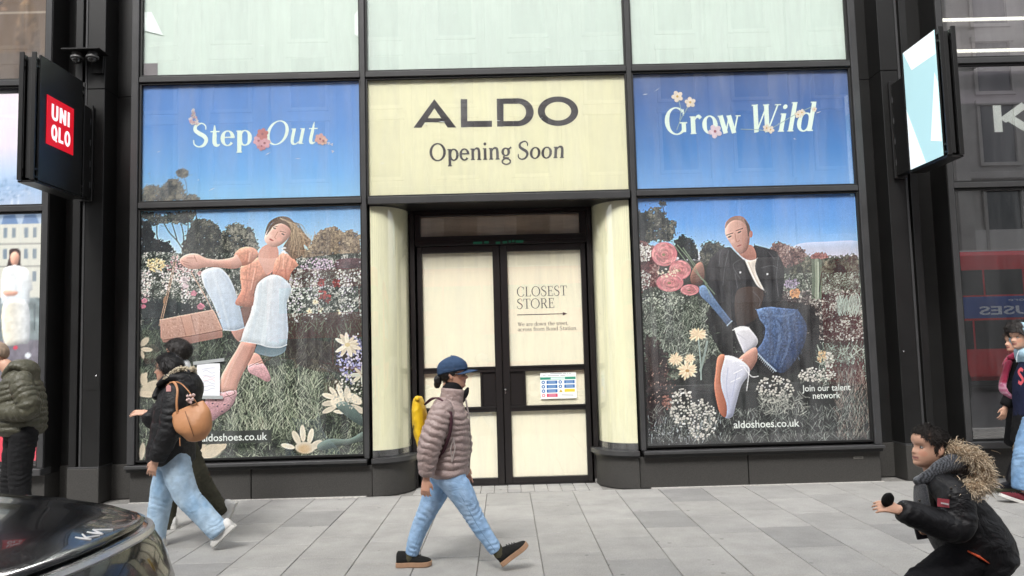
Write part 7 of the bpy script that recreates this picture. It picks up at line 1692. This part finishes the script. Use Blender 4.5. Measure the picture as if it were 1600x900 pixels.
# ------------------------------------------------------------------ parked black car, nose to the right
CARP = mat('black_car_paint', (.008, .008, .009), .2, 0, coat=.55); CGL = mat('car_glass', (.012, .013, .014), .04, 0, coat=.5)
CPL = mat('black_car_plastic', (.012, .012, .012), .5); CCH = mat('satin_silver_strip', (.62, .62, .62), .28, .6); CHL = mat('headlight_lens', (.25, .26, .27), .08, 0, coat=1.0)
TYR = mat('tyre_rubber', (.018, .018, .018), .8); RIM = mat('alloy_rim', (.35, .35, .36), .3, 1.0)
CX, CY = -1.39, 3.08
car = thing('parked_car', 'glossy black car with silver strip and white badge on its bonnet', 'car', (CX-2.3, CY, -.12))
QS = [0, .05, .11, .16, .3, .6, .95, 1.3, 1.8, 2.4, 3.0, 3.6, 4.1, 4.4, 4.58, 4.66]
WQ = [.70, .78, .83, .85, .88, .905, .92, .925, .93, .93, .93, .93, .92, .89, .82, .72]
ZD = [.68, .82, .89, .91, .93, .97, 1.005, 1.025, 1.02, 1.03, 1.035, 1.04, 1.045, 1.04, 1.0, .9]
ZS = [.60, .68, .77, .81, .87, .91, .93, .94, .925, .93, .935, .94, .945, .93, .88, .8]
def cxz(q, s, k=1.0):
    cur = .46*max(0.0, 1-q/1.6)+.25*max(0.0, (q-3.9)/.76)*-1
    return CX-q-cur*(abs(s)/.92)**2.2
def sect(q):
    w_, zd, zs = np.interp(q, QS, WQ), np.interp(q, QS, ZD), np.interp(q, QS, ZS)
    half = [(0, .10), (.8*w_, .10), (.96*w_, .17), (w_, .32), (w_*1.0, .50), (w_*.995, zs-.10), (w_*.975, zs-.03), (w_*.94, zs+.005), (w_*.86, zs+(zd-zs)*.45), (w_*.70, zs+(zd-zs)*.75), (w_*.45, zd-.008), (w_*.2, zd), (0, zd+.003)]
    P = smooth(half, 3, False); return np.vstack([P, (P[::-1]*[-1, 1])[1:]])
b = MB(); qs = np.unique(np.r_[np.linspace(0, .4, 14), np.linspace(.4, 4.66, 44)]); n = None
for q in qs:
    S_ = sect(q); n = len(S_)
    for s_, z_ in S_: b.v.append((cxz(q, s_), CY+s_, z_))
for i in range(len(qs)-1):
    for k in range(n-1): b.f.append((i*n+k, i*n+k+1, (i+1)*n+k+1, (i+1)*n+k))
b.f.append(tuple(range(n-1))); b.f.append(tuple((len(qs)-1)*n+k for k in range(n-1))[::-1])
body = b.build('body', CARP, car, True); fix_normals(body.data); body.data.shade_smooth(); body.data.set_sharp_from_angle(angle=.9)
def deck(q, s):
    w_, zd, zs = np.interp(q, QS, WQ), np.interp(q, QS, ZD), np.interp(q, QS, ZS); a = abs(s)/w_
    z_ = np.interp(a, [0, .2, .45, .70, .86, .94], [zd+.003, zd, zd-.008, zs+(zd-zs)*.75, zs+(zd-zs)*.45, zs+.005]); return np.array([cxz(q, s), CY+s, z_])
# bonnet panel with two creases
b = MB(); bq = np.linspace(.145, 1.24, 30); bs = np.linspace(-.84, .84, 41)
for q in bq:
    for s_ in bs:
        p_ = deck(q, s_*np.interp(q, QS, WQ)/.92); cr = .010*math.exp(-((abs(s_)-.50)/.06)**2)+.012*(1-min(1, (abs(s_)/.42))**2); p_[2] += .007+cr*min(1, (q-.14)/.2); b.v.append(tuple(p_))
nb_ = len(bs)
for i in range(len(bq)-1):
    for k in range(nb_-1): b.f.append((i*nb_+k, (i+1)*nb_+k, (i+1)*nb_+k+1, i*nb_+k+1))
bon = b.build('bonnet', CARP, car, True); sol = bon.modifiers.new('t', 'SOLIDIFY'); sol.thickness = .012; sol.offset = -1
b = MB()
for z0, z1, off in ((.0, .030, .012),):
    pts = [(cxz(.115, s_), CY+s_, np.interp(.115, QS, ZD)-.05*(abs(s_)/.8)**2) for s_ in np.linspace(-.80, .80, 41)]
    for (x_, y_, z_) in pts:
        b.v += [(x_+.014, y_, z_-.020), (x_+.020, y_, z_-.006), (x_+.012, y_, z_+.010), (x_-.02, y_, z_+.006), (x_-.02, y_, z_-.020)]
    for i in range(len(pts)-1):
        for k in range(5): b.f.append((i*5+k, (i+1)*5+k, (i+1)*5+(k+1) % 5, i*5+(k+1) % 5))
    b.f.append(tuple(range(5))); b.f.append(tuple((len(pts)-1)*5+k for k in range(5))[::-1])
stp = b.build('silver_strip', CCH, car, True); fix_normals(stp.data); stp.data.set_sharp_from_angle(angle=.6)
# badge strokes lie on the bonnet, tops towards the windscreen
def onb(u, v): p_ = deck(.20+.075*(1-v)*1.0+0, (u-.5)*.17); p_ = deck(.185+.06*v, (u-.5)*.165); p_[2] += .024; return p_
bd = MB()
for pts in ([(.02, 0), (.02, 1)], [(.02, .25), (.30, 1)], [(.10, .45), (.36, 0)], [(.50, 1), (.50, 0)], [(.50, 0), (.76, 1)], [(.76, 1), (1.0, 0)]):
    bd.tube([onb(*p_) for p_ in pts], .0042, 6)
bd.build('badge', mat('white_badge', (.75, .75, .75), .3), bon, False)
for sy in (-1, 1):
    b = MB(); pts = [np.array([cxz(.10, s_)+.004, CY+sy*s_, .70-.03*(s_-.5)]) for s_ in np.linspace(.42, .80, 10)]; b.tube(pts, [.02, .035, .045, .05, .05, .05, .048, .04, .03, .015], 10, flat=1.4); b.build('headlight', CHL, car, True)
    for k in range(3):
        pts = [np.array([cxz(.09, s_)+.05, CY+sy*s_, .75-.05*k+.02*(s_-.5)]) for s_ in np.linspace(.46, .74, 6)]; bb = MB(); bb.tube(pts, .005, 6); bb.build('light_blade', CCH, car, True)
b = MB(); pts = [(cxz(.02, s_)+.018, CY+s_) for s_ in np.linspace(-.6, .6, 25)]
for x_, y_ in pts: b.v += [(x_, y_, .20), (x_+.012, y_, .38), (x_-.03, y_, .40), (x_-.03, y_, .19)]
for i in range(len(pts)-1):
    for k in range(4): b.f.append((i*4+k, (i+1)*4+k, (i+1)*4+(k+1) % 4, i*4+(k+1) % 4))
b.f.append((0, 1, 2, 3)); b.f.append(tuple((len(pts)-1)*4+k for k in range(4)))
gr_ = b.build('lower_grille', CPL, car); fix_normals(gr_.data)
npb = bx('number_plate', mat('white_plate', (.6, .6, .58), .4), car, CX+.02, CX+.034, CY-.26, CY+.26, .42, .53, .003)
# cabin
b = MB(); gq = [1.20, 1.5, 1.85, 2.15, 2.5, 3.0, 3.5, 3.9, 4.2, 4.42]; gz = [1.0, 1.19, 1.38, 1.48, 1.53, 1.55, 1.52, 1.44, 1.30, 1.08]; rq = np.linspace(1.20, 4.42, 40); gn = None
for q in rq:
    zr = np.interp(q, gq, gz); half = [(.89, 1.0), (.88, 1.02), (.60+.28*max(0, 1-(zr-1.0)/.5), max(1.025, zr-.05)), (.35, zr-.012), (0, zr)]
    P_ = smooth(half, 5, False); P_ = np.vstack([P_, (P_[::-1]*[-1, 1])[1:]]); gn = len(P_)
    for s_, z_ in P_: b.v.append((CX-q-.10*max(0, 1-(q-1.2)/1.0)*(1-(abs(s_)/.89)**2)*-1, CY+s_, z_))
for i in range(len(rq)-1):
    for k in range(gn-1): b.f.append((i*gn+k, i*gn+k+1, (i+1)*gn+k+1, (i+1)*gn+k))
cab = b.build('cabin_glass', CGL, car, True); fix_normals(cab.data); cab.data.shade_smooth()
b = MB(); rq2 = np.linspace(2.2, 3.75, 16)
for q in rq2:
    zr = np.interp(q, gq, gz)
    for s_ in np.linspace(-.56, .56, 13): b.v.append((CX-q, CY+s_, zr-.012*(abs(s_)/.56)**2*2+.012-.02*max(0, abs(s_)-.45)))
for i in range(15):
    for k in range(12): b.f.append((i*13+k, (i+1)*13+k, (i+1)*13+k+1, i*13+k+1))
rf = b.build('roof', CARP, car, True); so_ = rf.modifiers.new('t', 'SOLIDIFY'); so_.thickness = .02
for sy in (-1, 1):
    for qa, qb in ((2.2, 2.24), (3.2, 3.26)):
        b = MB(); b.tube([(CX-qa, CY+sy*.905, 1.0), (CX-qa-.12, CY+sy*.80, 1.2), (CX-qa-.2, CY+sy*.66, 1.43)], .028, 8); b.build('pillar', CARP, car, True)
    b = MB(); ell(b, (CX-1.62, CY+sy*1.0, 1.08), (.07, .10, .065)); b.build('wing_mirror', CARP, car, True)
    for q in (2.25, 3.15): bx('door_handle', CARP, car, CX-q-.2, CX-q, CY+sy*.935-.012, CY+sy*.935+.012, .84, .87, .006)
    for q in (1.95, 2.95, 3.75):
        b = MB(); b.tube([(CX-q, CY+sy*.932, .22), (CX-q, CY+sy*.934, .5), (CX-q, CY+sy*.925, .86), (CX-q, CY+sy*.89, 1.0)], .004, 6); b.build('door_seam', CPL, car)
    for q in (.88, 3.78):
        b = MB(); b.lathe((CX-q, CY+sy*.80 - (.0 if sy < 0 else .0), .225), [(.27, -.11), (.335, -.10), (.345, -.06), (.345, .06), (.335, .10), (.27, .11)], 36, 'y'); wh = b.build('wheel', TYR, car, True)
        b = MB(); b.lathe((CX-q, CY+sy*.912, .225), [(.265, 0), (.24, sy*.012), (.06, sy*.02), (.02, sy*.022)] if sy > 0 else [(.02, -.022), (.06, -.02), (.24, -.012), (.265, 0)], 30, 'y'); rm = b.build('rim', CPL, wh, True)
        for k in range(5):
            a = k*1.2566; b = MB(); b.tube([(CX-q+.05*math.cos(a), CY+sy*.935, .225+.05*math.sin(a)), (CX-q+.25*math.cos(a), CY+sy*.928, .225+.25*math.sin(a))], .03, 6, flat=.4); b.build('spoke', RIM, wh, True)
        b = MB(); b.tube([(CX-q+.40*math.cos(a), CY+sy*.925, .225+.40*math.sin(a)) for a in np.linspace(-.2, 3.34, 20)], .03, 8); b.build('wheel_arch', CPL, car, True)
# ------------------------------------------------------------------ across the street (seen only as reflections in the glass)
M_PORT = mat('pale_portland_stone', (0.46, 0.44, 0.40), .8, 0, .15, 1.5, .1, 30); M_PORT2 = mat('grey_stone', (0.33, 0.32, 0.30), .8, 0, .15, 1.5)
M_WIN = mat('dark_window', (0.03, 0.035, 0.04), .15)
for bi, (x0, x1, h, mm, lab) in enumerate(((-34, -9.5, 20.5, M_PORT2, 'grey stone building across the street with tall windows'), (-9.4, 12, 22, M_PORT, 'pale stone building across the street with cornice and pilasters'), (12.1, 36, 20.5, M_PORT2, 'grey stone building across the street with blue shop letters'))):
    t = thing('opposite_building', lab, 'building', ((x0+x1)/2, -13.4, 0))
    bx('wall', mm, t, x0, x1, -14.4, -13.4, 4.2, h, 0); bx('cornice', mm, t, x0-.05, x1+.05, -13.39, -12.9, h-.9, h-.3, .03); bx('string_course', mm, t, x0, x1, -13.39, -13.15, 4.2, 4.7, .03)
    bx('string_course', mm, t, x0, x1, -13.39, -13.2, 8.1, 8.4, .03)
    nb = int((x1-x0)/3.0); bw = (x1-x0)/nb
    for k in range(nb):
        xc = x0+(k+.5)*bw
        for z0, z1 in ((5.1, 7.6), (8.8, 11.2), (11.8, 13.9), (14.7, 16.6)):
            wn = bx('window', mm, t, xc-.85, xc+.85, -13.39, -13.27, z0-.15, z0-.001, .01); bx('pane', M_WIN, wn, xc-.7, xc+.7, -13.395, -13.385, z0, z1, 0)
            for sx in (-1, 1): bx('jamb', mm, wn, xc+sx*.78-.07, xc+sx*.78+.07, -13.39, -13.28, z0, z1, .01)
            bx('lintel', mm, wn, xc-.9, xc+.9, -13.39, -13.22, z1+.001, z1+.22, .01)
        bx('pier', mm, t, x0+k*bw-.3, x0+k*bw+.3, -13.39, -13.1, 4.71, h-.91, .02) if k else None
        bx('shop_window', M_WIN, t, xc-bw*.42, xc+bw*.42, -13.45, -13.41, .4, 3.3, 0); bx('ground_pier', mm, t, x0+k*bw+.005, x0+k*bw+bw*.08-.005, -13.9, -13.3, 0, 4.19, .02)
    bx('shop_back', mat('lit_shop_dark', (.08, .07, .06), .7), t, x0, x1, -14.3, -13.95, 0, 4.19, 0); bx('shop_fascia', mat('fascia_grey', (.2, .2, .21), .5), t, x0, x1, -13.9, -13.35, 3.31, 4.19, 0)
    if bi == 2:
        # big blue letters over the shop opposite; they read from the street, so left to right runs towards -X
        BL = mat('blue_letters', S(40, 130, 170), .5)
        fs = bx('sign_board', mat('pale_board', (.45, .44, .42), .6), t, 12.3, 22, -13.34, -13.30, 4.75, 6.0, 0)
        G = Glyphs(.2, .2, 0); cx = 0; allr = []
        for ch in 'NISMA':
            if ch == 'S': G.r = []; G.curve([(.6, .85), (.36, .97), (.12, .78), (.36, .52), (.6, .27), (.36, .04), (.08, .16)], [.2]*7); adv = .8
            elif ch == 'A': G.r = []; G.line(.05, 0, .4, 1, .2); G.line(.4, 1, .75, 0, .2); G.bar(.2, .6, .3, .16); adv = .9
            else: adv = G.glyph(ch)
            for rib in G.r: allr.append([((a[0]+cx, a[1]), (b_[0]+cx, b_[1])) for a, b_ in rib])
            cx += adv+.15
        ribbons_obj('lettering', allr, -13.29, BL, fs, lambda u, v, yy: (18.2-u*1.0, 2*(-13.29)-yy, 4.95+v*.85), .002)
# ---- red double-decker buses
RBUS = mat('bus_red', S(206, 24, 38), .25, 0, .05, 2, coat=.6); BGL = mat('bus_window', (0.02, 0.022, 0.025), .08); BBL = mat('bus_trim', (.015, .015, .015), .5)
def bus(x0, yf, label, ad=True):
    L, H_, Wd = 11.0, 4.35, 2.5; x1 = x0+L; yb = yf-Wd
    t = thing('double_decker_bus', label, 'bus', ((x0+x1)/2, (yf+yb)/2, -.12))
    def b(name, m_, xa, xb, y0, y1, z0, z1, c=.02, par=None): return bx(name, m_, par or t, xa, xb, y0, y1, z0, z1, c)
    body = b('body', RBUS, x0, x1, yb, yf, .25, H_, .14); b('roof', mat('bus_roof', (.5, .5, .5), .5), x0+.2, x1-.2, yb+.25, yf-.25, H_-.001, H_+.06, .02)
    b('skirt', BBL, x0+.1, x1-.1, yb+.05, yf-.05, .08, .249)
    for (z0, z1, n) in ((1.25, 2.15, 6), (2.95, 3.75, 8)):
        w_ = (L-.8)/n
        for k in range(n): b('window', BGL, x0+.4+k*w_+.03, x0+.4+(k+1)*w_-.03, yf+.001, yf+.012, z0, z1, .004); 
    b('front_window', BGL, x1+.001, x1+.012, yb+.2, yf-.2, 1.0, 2.2, .004); b('front_window', BGL, x1+.001, x1+.012, yb+.2, yf-.2, 2.9, 3.8, .004)
    for xw in (x0+2.3, x1-2.6):
        wh = MB().lathe((xw, yf-.28, .36), [(.48, 0), (.48, .27)], 28, 'y').build('wheel', BBL, t, False); MB().lathe((xw, yf-.02, .36), [(.28, 0), (.24, .035), (.1, .02)], 20, 'y').build('rim', mat('bus_rim', (.5, .5, .5), .4, 1), wh)
        b('wheel_arch', BBL, xw-.62, xw+.62, yf+.0005, yf+.006, .26, .95, 0)
    if ad:
        xa, xb = x0+1.2, x1-1.0
        adp = b('advert_panel', mat('advert_blue', S(36, 74, 150), .4, 0, .1, .6), xa, xb, yf+.002, yf+.02, 2.22, 2.90, .003)
        b('advert_stripe', mat('advert_cyan', S(40, 120, 190), .4), xa+.02, xa+2.2, yf+.0205, yf+.022, 2.24, 2.88, 0, adp)
        # side of the bus faces the shops (+Y): the words run towards -X there
        for txt, xs, xe, z, hh, bold in (('EXCUSES', .35, 3.55, 2.33, .37, .02), ('make no more', .35, 2.6, 2.74, .13, .0)):
            o = text_sans(txt, 0, 1, z, hh, yf+.026, mat('advert_white', S(206, 214, 226), .5), adp, bold)
            co = np.empty(len(o.data.vertices)*3); o.data.vertices.foreach_get('co', co); co = co.reshape(-1, 3); co[:, 0] = AD_X - xs - co[:, 0]*(xe-xs); o.data.vertices.foreach_set('co', co.ravel()); o.data.update()
    return t
AD_X = 18.55
bus(11.0, -6.4, 'red double decker bus with blue advert reading EXCUSES, reflected in dark shop window')
AD_X = 1e9
bus(-7.5, -6.4, 'red double decker bus without advert, faintly reflected in floral posters', False)
